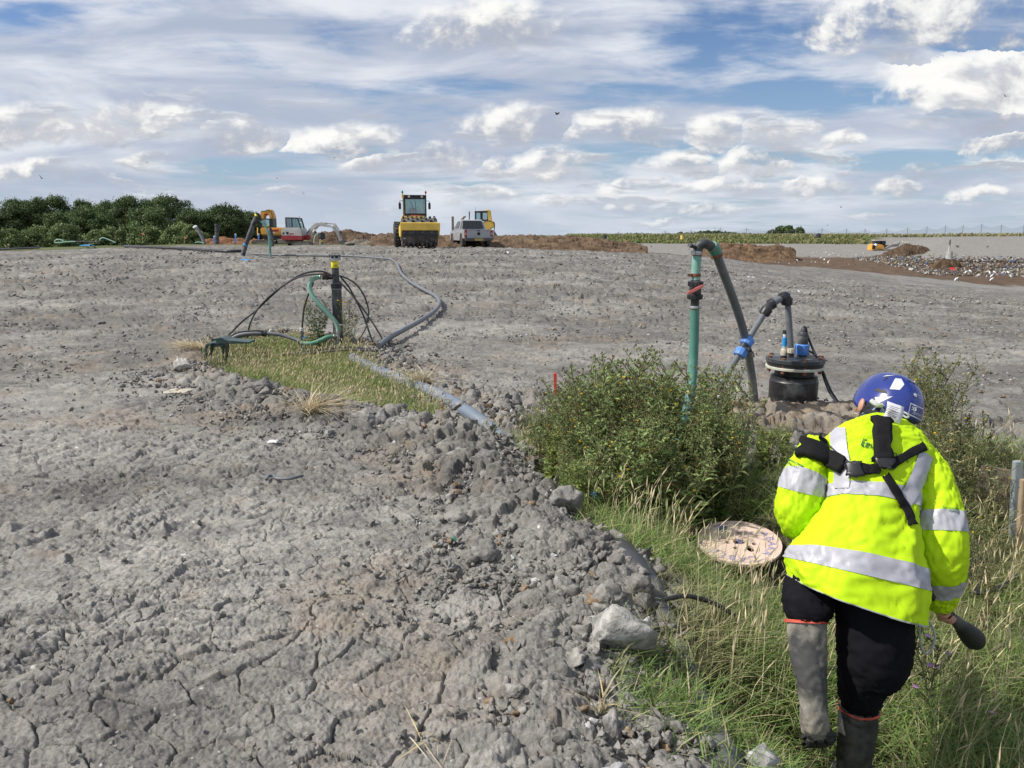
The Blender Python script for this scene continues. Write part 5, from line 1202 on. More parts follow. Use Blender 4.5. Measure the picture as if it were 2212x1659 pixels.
    def strip(nm, pts, w, off, mm, par, thick=0, trees=(bt,), n=14):
        P2 = [np.array(p, float) for p in pts]; V = []; last = None; S_ = []
        for i in range(len(P2) - 1):
            for q in range(n): S_.append(P2[i] + (P2[i + 1] - P2[i]) * q / n)
        S_.append(P2[-1]); m5 = 5
        for i, p in enumerate(S_):
            d = S_[min(i + 1, len(S_) - 1)] - S_[max(i - 1, 0)]; d /= np.linalg.norm(d); nn = np.array([-d[1], d[0]])
            for j in range(m5):
                q = p + nn * w * (j / (m5 - 1) - .5); h = hit(q[0], q[1], off, trees) or last or hit(p[0], p[1], off, trees) or Vector(pj(q[0], q[1], 2.85)); last = h; V.append(h[:])
        V = np.array(V).reshape(len(S_), m5, 3)
        for _ in range(16 if thick > .01 else 6): V[1:-1] = (V[:-2] + V[2:] + 2 * V[1:-1]) / 4
        F = np.array([(i * m5 + j, i * m5 + j + 1, (i + 1) * m5 + j + 1, (i + 1) * m5 + j) for i in range(len(S_) - 1) for j in range(m5 - 1)])
        o = np_mesh(nm, V.reshape(-1, 3), F, mm, par, smooth=True)
        if thick: md = o.modifiers.new('s', 'SOLIDIFY'); md.thickness = thick; md.offset = 0
        return o
    strip('reflective_brace', [(600, 432), (608, 520), (628, 640), (625, 790)], 92, .006, M_band, jk, trees=(bt,))
    strip('reflective_brace', [(1128, 588), (1090, 690), (1040, 790), (985, 880)], 96, .006, M_band, jk, trees=(bt, br))
    def print_(s, x, y, size, rot, trees, sx=1.):
        tm = text_mesh('printed_lettering', s, size, M_text, jk, None, 0.)
        for v in tm.data.vertices:
            a = v.co.x * sx; b = -v.co.y; X_ = x + a * math.cos(rot) - b * math.sin(rot); Y_ = y + a * math.sin(rot) + b * math.cos(rot); h = hit(X_, Y_, .0045, trees)
            v.co = h if h is not None else hit(x, y, .004, trees) or Vector((0, 3, 1))
    print_('Environment', 882, 568, 64, R(20), (bt,), .92); print_('Agency', 880, 628, 64, R(20), (bt,), .92)
    print_('Environment', 1278, 908, 22, R(6), (br, bt)); print_('Agency', 1290, 926, 22, R(6), (br, bt)); print_('Environment', 340, 632, 22, R(24), (bl,)); print_('Agency', 336, 652, 22, R(24), (bl,))
    # harness
    hs = bpy.data.objects.new('harness', None); COL.objects.link(hs); hs.parent = t; hs.location = L0; hs.empty_display_size = .05
    al = (bt, bl, br)
    strip('strap', [(494, 468), (520, 530), (550, 590)], 34, .008, M_strap, hs, .004, al)
    strip('strap', [(700, 672), (780, 682), (850, 682)], 56, .012, M_strap, hs, .006, al)
    strip('strap', [(900, 668), (990, 606), (1108, 540)], 50, .010, M_strap, hs, .005, al)
    strip('strap', [(880, 715), (950, 830), (1010, 930), (1040, 1010)], 46, .010, M_strap, hs, .005, al)
    strip('shoulder_pad', [(392, 560), (480, 580), (570, 625), (650, 668)], 92, .022, M_strap, hs, .026, al)
    strip('shoulder_pad', [(852, 392), (850, 450), (856, 530), (862, 640)], 98, .022, M_strap, hs, .026, al)
    patch('buckle', ((655, 640), (735, 640), (745, 720), (660, 725)), 6, 6, .024, M_buckle, hs, al, .010)
    patch('buckle', ((815, 630), (915, 640), (895, 700), (835, 700)), 6, 6, .034, M_buckle, hs, al, .010)
    # trousers
    def lg(lst, **kw): return path_loft([(pl_(x, y, z), r * .2808 / 1661 * z) for x, y, r, z in lst], **kw)
    TR = lg([(1010, 60, 290, 2.82), (1050, 330, 275, 2.78), (1062, 560, 272, 2.77), (1050, 740, 262, 2.77), (1028, 850, 240, 2.78), (975, 940, 188, 2.80), (958, 1040, 160, 2.82), (945, 1120, 134, 2.84)], amp=.005, seed=31, sup=2.2)
    TL = lg([(640, 0, 230, 2.90), (590, 150, 205, 2.86), (560, 290, 190, 2.80), (548, 375, 194, 2.77), (541, 435, 172, 2.76), (537, 480, 130, 2.76)], amp=.006, seed=33, sup=2.2)
    tr = bpy.data.objects.new('trousers', None); COL.objects.link(tr); tr.parent = t; tr.location = L0; tr.empty_display_size = .05
    for L_, n in ((TR, 7), (TL, 5)):
        V, F, m, _ = L_.grid(0, n, n * 8, nth=48); np_mesh('trouser_leg', *capped(V, F, m, 0)[:2], M_trous, tr, smooth=True)
    # boots
    def boot(lst, mm, seed):
        b = bpy.data.objects.new('boot', None); COL.objects.link(b); b.parent = t; b.location = L0; b.empty_display_size = .05
        L_ = lg(lst, amp=.0035, seed=seed, sup=2.1); n = len(lst) - 1; V, F, m, _ = L_.grid(0, n, n * 8, nth=40); np_mesh('shaft', *capped(V, F, m, 0)[:2], mm, b, smooth=True)
        V, F, m, _ = L_.grid(.0, .22 if seed == 41 else .2, 3, nth=40, off=.007); np_mesh('red_rim', V, F, M_bootred, b, smooth=True); return b
    b1 = boot([(941, 1135, 141, 2.84), (935, 1250, 140, 2.85), (922, 1400, 134, 2.86), (905, 1560, 126, 2.87), (898, 1680, 118, 2.88), (895, 1800, 112, 2.90)], M_boot, 41)
    foot = pl_(895, 1830, 2.92); mb = MB(); mb.sph(foot + Vector((0, .05, .0)), .10, (.52, 1.5, .6), u=16, v=10); mb.build('foot', M_boot, b1)
    b2 = boot([(536, 470, 146, 2.76), (545, 640, 143, 2.74), (560, 800, 130, 2.72), (577, 950, 114, 2.70), (590, 1090, 102, 2.69), (598, 1190, 103, 2.68), (603, 1262, 108, 2.69), (604, 1300, 106, 2.71)], M_bootmud, 43)
    h0 = pl_(603, 1225, 2.71); toe = pl_(612, 1400, 3.0); a = (toe - h0).normalized()
    mb = MB(); mb.tube([h0 + a * -.02, h0 + a * .07, h0 + a * .16, h0 + a * .23], .05, 16, 5, radii=[.040, .050, .052, .036]); mb.build('foot', M_bootmud, b2)
    sx = RT; sn = a.cross(sx).normalized(); sn = sn if sn.z < 0 else -sn
    mb = MB(); rot = Matrix((sx, a, -sn)).transposed().to_euler()
    mb.box(h0 + a * .035 + sn * .052, (.108, .085, .035), rot, bev=.012); mb.box(h0 + a * .17 + sn * .046, (.106, .13, .022), rot, bev=.012)
    for i in range(3):
        for j in range(3): mb.box(h0 + a * (.010 + .026 * j) + sn * .072 + sx * (i - 1) * .034, (.026, .017, .012), rot, bev=.003)
    for i in range(3):
        mb.box(h0 - a * .010 + sn * .052 + sx * (i - 1) * .034, (.024, .012, .026), rot, bev=.003)
    mb.build('sole', mat('muddy_sole', (.028, .028, .028), .8, dirt=(.16, .14, .11), dirt_amt=.3, scale=25), b2)
    # body: one skinned figure under the clothes
    hc = pj(905, 265, 3.20)
    nodes = {'pel': (pl_(760, 120, 2.93), .12), 'sp': (pj(760, 900, 3.0), .11), 'ch': (pj(810, 620, 3.08), .12), 'nk': (pj(858, 400, 3.16), .055), 'hd': (pj(888, 300, 3.20), .078), 'top': (pj(905, 215, 3.22), .07),
             'ls': (pj(560, 560, 3.08), .05), 'le': (pj(368, 930, 2.98), .042), 'lw': (pj(560, 985, 3.32), .028), 'lh': (pj(620, 965, 3.40), .032),
             'rs': (pj(1070, 610, 3.05), .05), 're': (pj(1205, 1150, 2.9), .042), 'rw': (pj(1200, 1455, 2.95), .028), 'rh': (pj(1200, 1520, 2.965), .030),
             'rk': (pl_(990, 900, 2.82), .055), 'ra': (pl_(900, 1700, 2.9), .04), 'rf': (pl_(900, 1830, 2.98), .035), 'lk': (pl_(545, 420, 2.80), .055), 'la': (pl_(598, 1200, 2.72), .038), 'lf': (pl_(606, 1330, 2.86), .030),
             'rh_': (pl_(1000, 200, 2.88), .08), 'lh_': (pl_(620, 160, 2.9), .08)}
    ed = [('pel', 'sp'), ('sp', 'ch'), ('ch', 'nk'), ('nk', 'hd'), ('hd', 'top'), ('ch', 'ls'), ('ls', 'le'), ('le', 'lw'), ('lw', 'lh'), ('ch', 'rs'), ('rs', 're'), ('re', 'rw'), ('rw', 'rh'), ('pel', 'rh_'), ('rh_', 'rk'), ('rk', 'ra'), ('ra', 'rf'), ('pel', 'lh_'), ('lh_', 'lk'), ('lk', 'la'), ('la', 'lf')]
    # probe line, which the right hand closes on
    pa = pj(1046, 1312, 2.82); pb = pj(1398, 1672, 3.02); pd = (pb - pa).normalized(); hp = nodes['rh'][0]; gp = pa + pd * (hp - pa).dot(pd)
    for nm, base_, sgn in (('r', nodes['rh'][0], 1), ('l', nodes['lh'][0], -1)):
        for f in range(4):
            a0 = base_ + (pd if nm == 'r' else RT) * (.018 * (f - 1.5)) + (gp - base_) * .15 * (nm == 'r'); d0 = (gp - hp).normalized() if nm == 'r' else Vector((.3, .9, -.3)); side = pd.cross(d0).normalized() if nm == 'r' else Vector((0, .3, -1))
            p1 = a0 + side * .03 + d0 * .02; p2 = a0 + side * .035 + d0 * .045; p3 = a0 + side * .012 + d0 * .058; 
            ln = (.9, 1.05, 1., .8)[f]
            for q, p in enumerate((p1, p2, p3)): nodes[f'{nm}f{f}{q}'] = (a0 + (p - a0) * ln, .0085 - .001 * q)
            ed += [(nm + 'h', f'{nm}f{f}0'), (f'{nm}f{f}0', f'{nm}f{f}1'), (f'{nm}f{f}1', f'{nm}f{f}2')]
        th = base_ + (pd if nm == 'r' else RT) * -.030; d0 = (gp - hp).normalized() if nm == 'r' else Vector((.3, .9, -.3)); nodes[nm + 't0'] = (th + d0 * .015, .010); nodes[nm + 't1'] = (th + d0 * .042 + (pd if nm == 'r' else RT) * .006, .008); ed += [(nm + 'h', nm + 't0'), (nm + 't0', nm + 't1')]
    names = list(nodes); me = bpy.data.meshes.new('body'); me.from_pydata([nodes[n][0][:] for n in names], [(names.index(a), names.index(b)) for a, b in ed], [])
    bo = bpy.data.objects.new('body', me); COL.objects.link(bo); sk = bo.modifiers.new('skin', 'SKIN'); bo.modifiers.new('sub', 'SUBSURF').render_levels = 1
    for i, n in enumerate(names):
        me.skin_vertices[0].data[i].radius = (nodes[n][1],) * 2; me.skin_vertices[0].data[i].use_root = (n == 'pel')
    dg = bpy.context.evaluated_depsgraph_get(); dg.update(); m2 = bpy.data.meshes.new_from_object(bo.evaluated_get(dg)); bpy.data.objects.remove(bo)
    m2.materials.clear(); m2.materials.append(M_skin); m2.polygons.foreach_set('use_smooth', np.ones(len(m2.polygons), bool)); bo = bpy.data.objects.new('body', m2); COL.objects.link(bo); bo.parent = t; bo.location = L0
    # head turned a little to the left: axes
    a18 = R(17); U = (UPV * math.cos(a18) + RT * math.sin(a18) - FW * .12).normalized(); f0 = (FW * math.cos(R(24)) - RT * math.sin(R(24))); f0 = (f0 - U * f0.dot(U)).normalized(); s0 = f0.cross(U).normalized()   # s0 to the head's right
    hc = pj(922, 238, 3.2)
    hd = bpy.data.objects.new('head_gear', None); bpy.data.objects.remove(hd)
    # ear, hair and face side on the left
    ear = MB(); ec = pj(742, 296, 3.17); ear.sph(ec, .026, (.45, .8, 1.15), (0, R(10), R(-10))); ear.sph(ec + Vector((.002, -.012, .002)), .013, (.4, .6, 1.2)); put(ear.build('ear', M_skin, t))
    hr = MB(); hr.sph(hc - U * .045, .100, (.96, 1.10, 1.0), f0.to_track_quat('Y', 'Z').to_euler(), 20, 12); put(hr.build('hair', mat('dark_hair', (.018, .013, .010), .7, var=.4, scale=60), t))
    fc = MB(); fc.sph(hc + f0 * .055 - U * .055, .085, (.85, 1., 1.1), f0.to_track_quat('Y', 'Z').to_euler(), 16, 10); fc.sph(hc + f0 * .145 - U * .055, .016, (.8, 1.1, 1.3)); fc.box(hc + f0 * .138 - U * .095, (.04, .01, .008), f0.to_track_quat('Y', 'Z').to_euler(), bev=.003)
    for q in (-1, 1): fc.sph(hc + f0 * .130 - U * .040 + s0 * .032 * q, .011)
    put(fc.build('face', M_skin, t))
    NG = path_loft([(pj(840, 430, 3.12), .088), (pj(850, 390, 3.14), .080), (pj(862, 345, 3.16), .076), (pj(878, 300, 3.18), .078)], amp=.008, seed=51); V, F, m, _ = NG.grid(0, 3, 24, nth=40)
    cam_m = mat('camo_snood', (.04, .045, .06), .85); nt = cam_m.node_tree; b_ = nt.nodes['Principled BSDF']; vn = nt.nodes.new('ShaderNodeTexNoise'); vn.inputs['Scale'].default_value = 26; vn.inputs['Detail'].default_value = 1.5; rp = nt.nodes.new('ShaderNodeValToRGB'); rp.color_ramp.interpolation = 'CONSTANT'
    tc_ = nt.nodes.new('ShaderNodeTexCoord'); nt.links.new(tc_.outputs['Object'], vn.inputs['Vector']); nt.links.new(vn.outputs['Fac'], rp.inputs[0])
    for e_, (p_, c_) in zip([rp.color_ramp.elements[0], rp.color_ramp.elements[1], rp.color_ramp.elements.new(.5), rp.color_ramp.elements.new(.6)], [(0., (.012, .014, .02)), (.42, (.06, .075, .10)), (.5, (.018, .02, .03)), (.57, (.20, .27, .32))]): e_.position = p_; e_.color = (*c_, 1)
    nt.links.new(rp.outputs[0], b_.inputs['Base Color']); put(np_mesh('snood', V, F, cam_m, t, smooth=True))
    # helmet
    hm = bpy.data.objects.new('helmet', None); COL.objects.link(hm); hm.parent = t; hm.location = L0; hm.empty_display_size = .05
    def HS(th, z, off=0.):
        """th from the back of the head, positive to the right; z 0 at the rim .. 1 crown"""
        ph = z * math.pi / 2; c = math.cos(ph) ** .82; s = math.sin(ph)
        rim = -.030 * math.cos(th) ** 2 * (1 if math.cos(th) > 0 else .2) - .026 * abs(math.sin(th)) ** 4 * 1.0 + .012 * math.cos(2 * th)
        hgt = .148; rz = rim * (1 - z) ** 1.2 + hgt * s
        rid = 1 + .022 * math.exp(-((abs(math.sin(th)) - .45) / .16) ** 2) * math.sin(math.pi * min(1, z * 1.1)) + .016 * (1 - z) ** 6
        a = (.146 * rid + off) * c; b = (.121 * rid + off) * c
        return hc + (-f0) * (a * math.cos(th)) + s0 * (b * math.sin(th)) + U * (rz - .055 + off * s)
    NT, NZ_ = 80, 26; V = [HS(2 * math.pi * j / NT, (i / NZ_) ** .9 * .995)[:] for i in range(NZ_ + 1) for j in range(NT)]
    F = np.array([(i * NT + j, i * NT + (j + 1) % NT, (i + 1) * NT + (j + 1) % NT, (i + 1) * NT + j) for i in range(NZ_) for j in range(NT)]); V = np.array(V)
    n = len(V); V = np.vstack([V, V[-NT:].mean(0)]); j = np.arange(NT); F2 = np.stack([np.full(NT, n), n - NT + j, n - NT + (j + 1) % NT], 1)
    o = np_mesh('shell', V, [F, F2], M_helmet, hm, smooth=True); md = o.modifiers.new('s', 'SOLIDIFY'); md.thickness = .006; md.offset = -1
    def hpatch(nm, pts, mm, off=.0016, n=8):
        """polygon given in (th degrees, z) laid on the shell"""
        c = np.mean(pts, 0); V = [HS(R(c[0]), c[1], off)[:]]; F = []; E = []
        for i in range(len(pts)):
            a, b = np.array(pts[i]), np.array(pts[(i + 1) % len(pts)])
            for q in range(n): E.append(a + (b - a) * q / n)
        for k_ in (.5, 1.):
            for e in E: p = c + (e - c) * k_; V.append(HS(R(p[0]), p[1], off)[:])
        m = len(E); F = [(0, 1 + i, 1 + (i + 1) % m) for i in range(m)]; Q = [(1 + i, 1 + m + i, 1 + m + (i + 1) % m, 1 + (i + 1) % m) for i in range(m)]
        return np_mesh(nm, np.array(V), [np.array(F), np.array(Q)], mm, hm, smooth=True)
    for pts in ([(-62, .42), (-44, .44), (-36, .58), (-44, .72), (-62, .70)], [(-74, .12), (-52, .30), (-80, .24)], [(34, .22), (50, .20), (54, .42), (44, .56), (34, .48)], [(52, .02), (62, -.02), (58, .14)], [(-100, .66), (-70, .80), (-96, .74)], [(20, .86), (60, .84), (50, .90)]): hpatch('reflective_sticker', pts, M_silver)
    for pts in ([(-88, .34), (-62, .33), (-66, .38), (-86, .40)], [(-84, .56), (-88, .60), (-87, .72), (-82, .66)], [(-22, .70), (-8, .69), (-8, .735), (-22, .745)], [(-2, .685), (14, .67), (14, .715), (-2, .73)], [(20, .66), (34, .63), (34, .68), (20, .705)], [(50, .26), (64, .2), (60, .32)]): hpatch('vent_slot', pts, M_ink, .0012)
    def htext(s, th, z, size, mm, roll=0.):
        tm = text_mesh('lettering', s, size, mm, hm, None, 0.)
        for v in tm.data.vertices:
            x = v.co.x * math.cos(roll) - v.co.y * math.sin(roll); y = v.co.x * math.sin(roll) + v.co.y * math.cos(roll)
            v.co = HS(R(th) + x / .128, z + y / .21, .0022)
    hpatch('maker_label', [(-20, .075), (20, .035), (20, .235), (-20, .265)], M_white, .0014); hpatch('maker_label', [(-18.7, .092), (18.7, .052), (18.7, .220), (-18.7, .250)], M_helmet, .0018)
    htext('CENTURION', 3, .115, .0115, M_white, R(-3))
    tm = MB(); tm.lathe([(.0055, 0), (.0055, .0005), (.0085, .0005), (.0085, 0)], HS(R(-9), .185, .0022), (HS(R(-9), .185, .01) - HS(R(-9), .185, 0)), 16); 
    for q in range(5):
        a = R(40 + q * 40); tm.sph(HS(R(-9) + math.cos(a) * .0125 / .128, .185 + math.sin(a) * .0125 / .21, .002), .0017, u=6, v=4)
    tm.build('maker_emblem', M_white, hm)
    htext('Environment', 8, .435, .0085, M_silver, R(-2)); htext('Agency', 5.5, .395, .0085, M_silver, R(-2))
    tm = MB(); c_ = HS(R(-9.5), .425, .0022); ax_ = HS(R(-9.5), .425, .01) - HS(R(-9.5), .425, 0); tm.lathe([(.0068, 0), (.0068, .0004), (.0082, .0004), (.0082, 0)], c_, ax_, 18); tm.sph(c_, .0040, (1, .35, 1), u=8, v=6); tm.box(c_, (.0016, .0016, .010)); tm.build('agency_emblem', M_silver, hm)
    # harness strap of the helmet, paper tag and adjuster
    def flatquad(nm, q, zc, mm, par, th=.0012):
        V = [pj(x, y, z)[:] for x, y, z in q]; G = []; 
        for i in range(9):
            for j_ in range(5):
                u, v = j_ / 4, i / 8; a, b, c, d = [np.array(w) for w in V]; p = (a * (1 - u) + b * u) * (1 - v) + (d * (1 - u) + c * u) * v; p = p + np.array(FW[:]) * (-.010 * math.sin(v * 3.1) + .004 * (u - .5) ** 2); G.append(p)
        F = np.array([(i * 5 + j_, i * 5 + j_ + 1, (i + 1) * 5 + j_ + 1, (i + 1) * 5 + j_) for i in range(8) for j_ in range(4)]); o = np_mesh(nm, np.array(G), F, mm, par, smooth=True); md = o.modifiers.new('s', 'SOLIDIFY'); md.thickness = th; return o
    zt = 2.975
    tg = flatquad('paper_tag', [(896, 272, 2.99), (994, 306, 2.99), (966, 410, 2.97), (870, 366, 2.97)], zt, mat('white_tag', (.72, .72, .72), .6, var=.05), t); put(tg)
    tp = MB()
    for i in range(6):
        a = pj(896 - i * 3.2, 292 + i * 8, zt - .012); b = pj(968 - i * 3.2 - (i % 3) * 8, 316 + i * 8, zt - .012); tp.cyl(a, b, .0011, n=4)
    tp.cyl(pj(925, 358, zt - .014), pj(950, 367, zt - .014), .0014, n=4); tp.build('tag_print', mat('grey_print', (.25, .25, .27), .7), tg)
    ce = text_mesh('tag_mark', 'CE', .016, mat('grey_print_dark', (.12, .12, .13), .7), tg, None, 0.)
    for v in ce.data.vertices: v.co = pj(925 - v.co.x * 1000 * 1.0 + 12, 375 + v.co.y * 1000 - 4, zt - .016)
    ad = MB(); ad.tube([pj(990, 335, 3.06), pj(1012, 345, 3.05), pj(1022, 362, 3.05), pj(1010, 368, 3.05), pj(988, 355, 3.06)], .004, 6, 6); ad.tube([pj(800, 268, 3.08), pj(832, 290, 3.06), pj(864, 296, 3.06)], .010, 8, 5); put(ad.build('helmet_adjuster', mat('pale_grey_strap', (.45, .46, .46), .6), t))
    # probe held in the right hand
    pr_ = wthing('gas_probe', 'black sampling probe with a fat rounded end and clear tube, held by the walker', 'probe', pb)
    wb(MB().cyl(pa, pa + pd * .15, .021, .017, 16).cyl(pa - pd * .006, pa + pd * .012, .024, n=16).cyl(pa - pd * .012, pa - pd * .004, .010, n=10), 'handle', mat('probe_black', (.012, .012, .012), .35), pr_)
    wb(MB().cyl(pa + pd * .14, pb - pd * .10, .011, n=12).cyl(pb - pd * .18, pb - pd * .10, .016, .026, 16), 'shaft', M_black, pr_)
    wb(MB().lathe([(.022, -.105), (.034, -.06), (.041, -.01), (.042, .02), (.034, .042), (.015, .052)], pb, pd, 24), 'sensor_head', M_ink, pr_)
    M_tube = mat('clear_tubing', (.40, .43, .42), .25, spec=.6)
    wb(MB().tube([pl_(1400, 280, 2.84), pl_(1412, 380, 2.86), pl_(1408, 520, 2.88), pl_(1415, 640, 2.9), pl_(1440, 720, 2.9), pl_(1485, 720, 2.9), pl_(1525, 620, 2.9), pl_(1505, 520, 2.9), pl_(1460, 465, 2.9), pl_(1400, 470, 2.88), pl_(1360, 490, 2.87)], .0042, 6, 8), 'sample_tube', M_tube, pr_)
    wb(MB().tube([pa, pj(1040, 1270, 2.80), pj(1025, 1225, 2.80)], .0045, 6, 6), 'sample_tube', M_tube, pr_)
person()
# ------------------------------------------------------------------ machines on the crest
def C2(x, y): return 493.8 + .1488 * x, 411.5 + .1488 * y       # excavators crop
def C3(x, y): return 822.9 + .1488 * x, 395.0 + .1488 * y       # compactor and pickup crop
M_yel = mat('plant_yellow', (.78, .54, .10), .45, dirt=(.45, .34, .18), dirt_amt=.3, scale=1.6)
M_org = mat('plant_orange', (.72, .36, .06), .45, dirt=(.36, .22, .10), dirt_amt=.3, scale=1.2)
M_wht = mat('plant_white', (.58, .57, .55), .45, dirt=(.38, .35, .31), dirt_amt=.35, scale=1.5)
M_cr = mat('plant_red', (.36, .025, .03), .45, dirt=(.26, .12, .10), dirt_amt=.35, scale=1.6)
M_frame = mat('black_paint', (.016, .017, .019), .4)
M_track = mat('muddy_track', (.11, .10, .09), .85, dirt=(.23, .20, .16), dirt_amt=.5, scale=5, bump=.4)
M_tyre = mat('tyre_rubber', (.035, .035, .036), .85, dirt=(.15, .14, .125), dirt_amt=.4, scale=4)
M_dark = mat('dark_steel', (.085, .083, .08), .75, dirt=(.23, .21, .19), dirt_amt=.5, scale=4)
M_greyst = mat('worn_grey_steel', (.20, .19, .18), .7, dirt=(.28, .25, .21), dirt_amt=.4, scale=3)
M_glass = glassmat('cab_glass', (.50, .66, .64), .80)
M_dglass = mat('dark_glass', (.012, .014, .016), .08, spec=.6)
M_lamp = mat('lamp_glass', (.75, .74, .68), .2)
M_redlamp = mat('red_lamp', (.35, .015, .02), .25)
M_greenlamp = mat('green_lamp', (.01, .22, .16), .25)
def mk(t):
    def f(mb, name, m, par=None, sm=40): return mb.build(name, m, par or t, smooth=sm)
    return f
def compactor():
    zc = 47.; px, py = C3(560, 938); b = at(px, py, zc); t = thing('soil_compactor', 'yellow padfoot drum roller facing the camera with green and red beacons on its cab', 'roller', (b.x, b.y, gz(b.x, b.y) + .02), R(11)); B = mk(t)
    m = MB(); m.cyl((-1.05, 0, .90), (1.05, 0, .90), .82, n=40)
    for i in range(8):
        for k in range(14):
            a = 2 * math.pi * (k + .5 * (i % 2)) / 14; x = -.92 + i * .263; m.box((x, math.cos(a) * .87, .90 + math.sin(a) * .87), (.135, .13, .17), (a - math.pi / 2, 0, 0), taper=(.8, .8))
    B(m, 'drum', M_dark)
    m = MB(); m.prism([(-.98, 1.02), (-.90, 1.00), (-.80, 1.40), (-.78, 1.47), (-1.02, 1.44)], -1.16, 1.16, 'yz', .02); B(m, 'front_beam', M_yel)
    for s in (-1, 1):
        m = MB(); m.prism([(-.98, 1.42), (-.98, 1.02), (-.55, .62), (.5, .62), (1.2, .85), (1.2, 1.25), (.4, 1.3)], s * 1.10 - .05, s * 1.10 + .05, 'yz', .02); B(m, 'side_frame', M_yel)
        m = MB(); m.cyl((s * 1.055, 0, .86), (s * 1.10, 0, .86), .45, n=24); B(m, 'drum_hub', M_greyst)
    m = MB(); m.box((0, -.93, .74), (2.06, .05, .12)); m.box((0, .98, 1.0), (2.2, .16, .3)); B(m, 'scraper_bar', M_frame)
    text = text_mesh('beam_lettering', 'T  LO  OC', .22, mat('worn_lettering', (.22, .15, .06), .8, var=.5, scale=20), t, Matrix.Translation((.0, -.985, 1.21)) @ Matrix.Rotation(R(86), 4, 'X'), .002)
    # rear half
    ox = -.12
    m = MB(); m.box((ox, 1.55, 1.12), (1.25, 1.0, .5), bev=.05); m.box((ox, 1.85, 1.62), (1.45, 1.3, .55), bev=.08); m.box((ox, 3.3, 1.55), (1.5, 1.9, .95), bev=.15); B(m, 'body', M_yel)
    for s in (-1, 1):
        w = MB(); w.lathe([(.45, -.30), (.66, -.30), (.75, -.22), (.77, 0), (.75, .22), (.66, .30), (.45, .30)], (ox + s * .98, 2.75, .77), (1, 0, 0), 32)
        for k in range(22):
            a = 2 * math.pi * k / 22; w.box((ox + s * .98 + .13, 2.75 + math.cos(a) * .765, .77 + math.sin(a) * .765), (.26, .06, .07), (a - math.pi / 2, 0, .5)); w.box((ox + s * .98 - .13, 2.75 + math.cos(a + .14) * .765, .77 + math.sin(a + .14) * .765), (.26, .06, .07), (a + .14 - math.pi / 2, 0, -.5))
        o = B(w, 'wheel', M_tyre); r_ = MB(); r_.lathe([(.08, .18 * s), (.40, .22 * s), (.46, .10 * s), (.46, -.1 * s)], (ox + s * 1.0, 2.75, .77), (1, 0, 0), 24); r_.build('rim', M_yel, o)
    # cab
    x0, x1, y0, y1, z0, z1 = ox - .62, ox + .66, 1.35, 2.75, 1.86, 3.02
    m = MB()
    for x, y in ((x0, y0), (x1, y0), (x0, y1), (x1, y1)): m.box((x, y, (z0 + z1) / 2), (.08, .08, z1 - z0), bev=.01)
    m.box(((x0 + x1) / 2, y0 - .01, z0 + .10), (x1 - x0 + .02, .06, .16)); m.box(((x0 + x1) / 2, y0, z1 - .06), (x1 - x0, .09, .14)); m.box(((x0 + x1) / 2, y1, z1 - .04), (x1 - x0, .07, .09)); m.box(((x0 + x1) / 2, (y0 + y1) / 2, z0 + .02), (x1 - x0, y1 - y0, .06))
    m.box((x0, (y0 + y1) / 2, z0 + .35), (.05, y1 - y0, .06)); m.box((x1, (y0 + y1) / 2, z0 + .35), (.05, y1 - y0, .06)); B(m, 'cab_frame', M_frame)
    m = MB(); m.box(((x0 + x1) / 2, (y0 + y1) / 2, z1 + .06), (x1 - x0 + .12, y1 - y0 + .2, .12), bev=.04); B(m, 'cab_roof', M_frame)
    m = MB(); m.box((x0 - .10, y0 + .12, z1 + .05), (.14, .3, .2), bev=.02); m.box((x0 - .03, y0 + .30, (z0 + z1) / 2), (.07, .06, z1 - z0)); B(m, 'corner_bracket', M_yel)
    m = MB(); m.box(((x0 + x1) / 2, y0 - .005, (z0 + z1) / 2 + .04), (x1 - x0 - .1, .012, z1 - z0 - .25)); B(m, 'windscreen', M_glass)
    m = MB(); m.box(((x0 + x1) / 2, y1, (z0 + z1) / 2 + .03), (x1 - x0 - .1, .012, z1 - z0 - .2)); B(m, 'rear_window', M_glass)
    for x in (x0, x1):
        m = MB(); m.box((x, (y0 + y1) / 2, (z0 + z1) / 2 + .03), (.012, y1 - y0 - .1, z1 - z0 - .2)); B(m, 'side_window', M_glass)
    m = MB(); m.box(((x0 + x1) / 2 - .1, 2.2, 2.15), (.5, .2, .5), bev=.06); m.box(((x0 + x1) / 2 - .1, 2.0, 2.0), (.5, .5, .16), bev=.05); B(m, 'seat', M_frame)
    m = MB(); m.tube([(ox + .18 + .17 * math.cos(a), 1.75, 2.28 + .16 * math.sin(a)) for a in np.linspace(0, 6.28, 13)], .02, 6, 2); m.cyl((ox + .18, 1.75, 2.28), (ox + .1, 1.6, 1.9), .04, n=8); B(m, 'steering_wheel', M_frame)
    m = MB(); m.tube([(ox - .05, y0 - .03, z0 + .35), (ox - .3, y0 - .03, z1 - .25)], .012, 5, 2); m.tube([(ox + .05, y0 - .03, z0 + .35), (ox + .0, y0 - .03, z1 - .12)], .012, 5, 2); B(m, 'wiper', M_frame)
    for x in (ox - .36, ox + .42):
        m = MB(); m.cyl((x, y0 - .10, z1 + .03), (x, y0 - .02, z1 + .03), .075, n=16); B(m, 'work_lamp', M_lamp)
    m = MB(); m.box((ox + .02, y0 - .055, z0 + .02), (.66, .02, .13)); pl = B(m, 'name_plate', M_red)
    text_mesh('plate_lettering', 'CLEE HILL', .11, mat('plate_ink', (.75, .55, .5), .6), pl, Matrix.Translation((ox + .02, y0 - .067, z0 + .02)) @ Matrix.Rotation(R(90), 4, 'X'), .001)
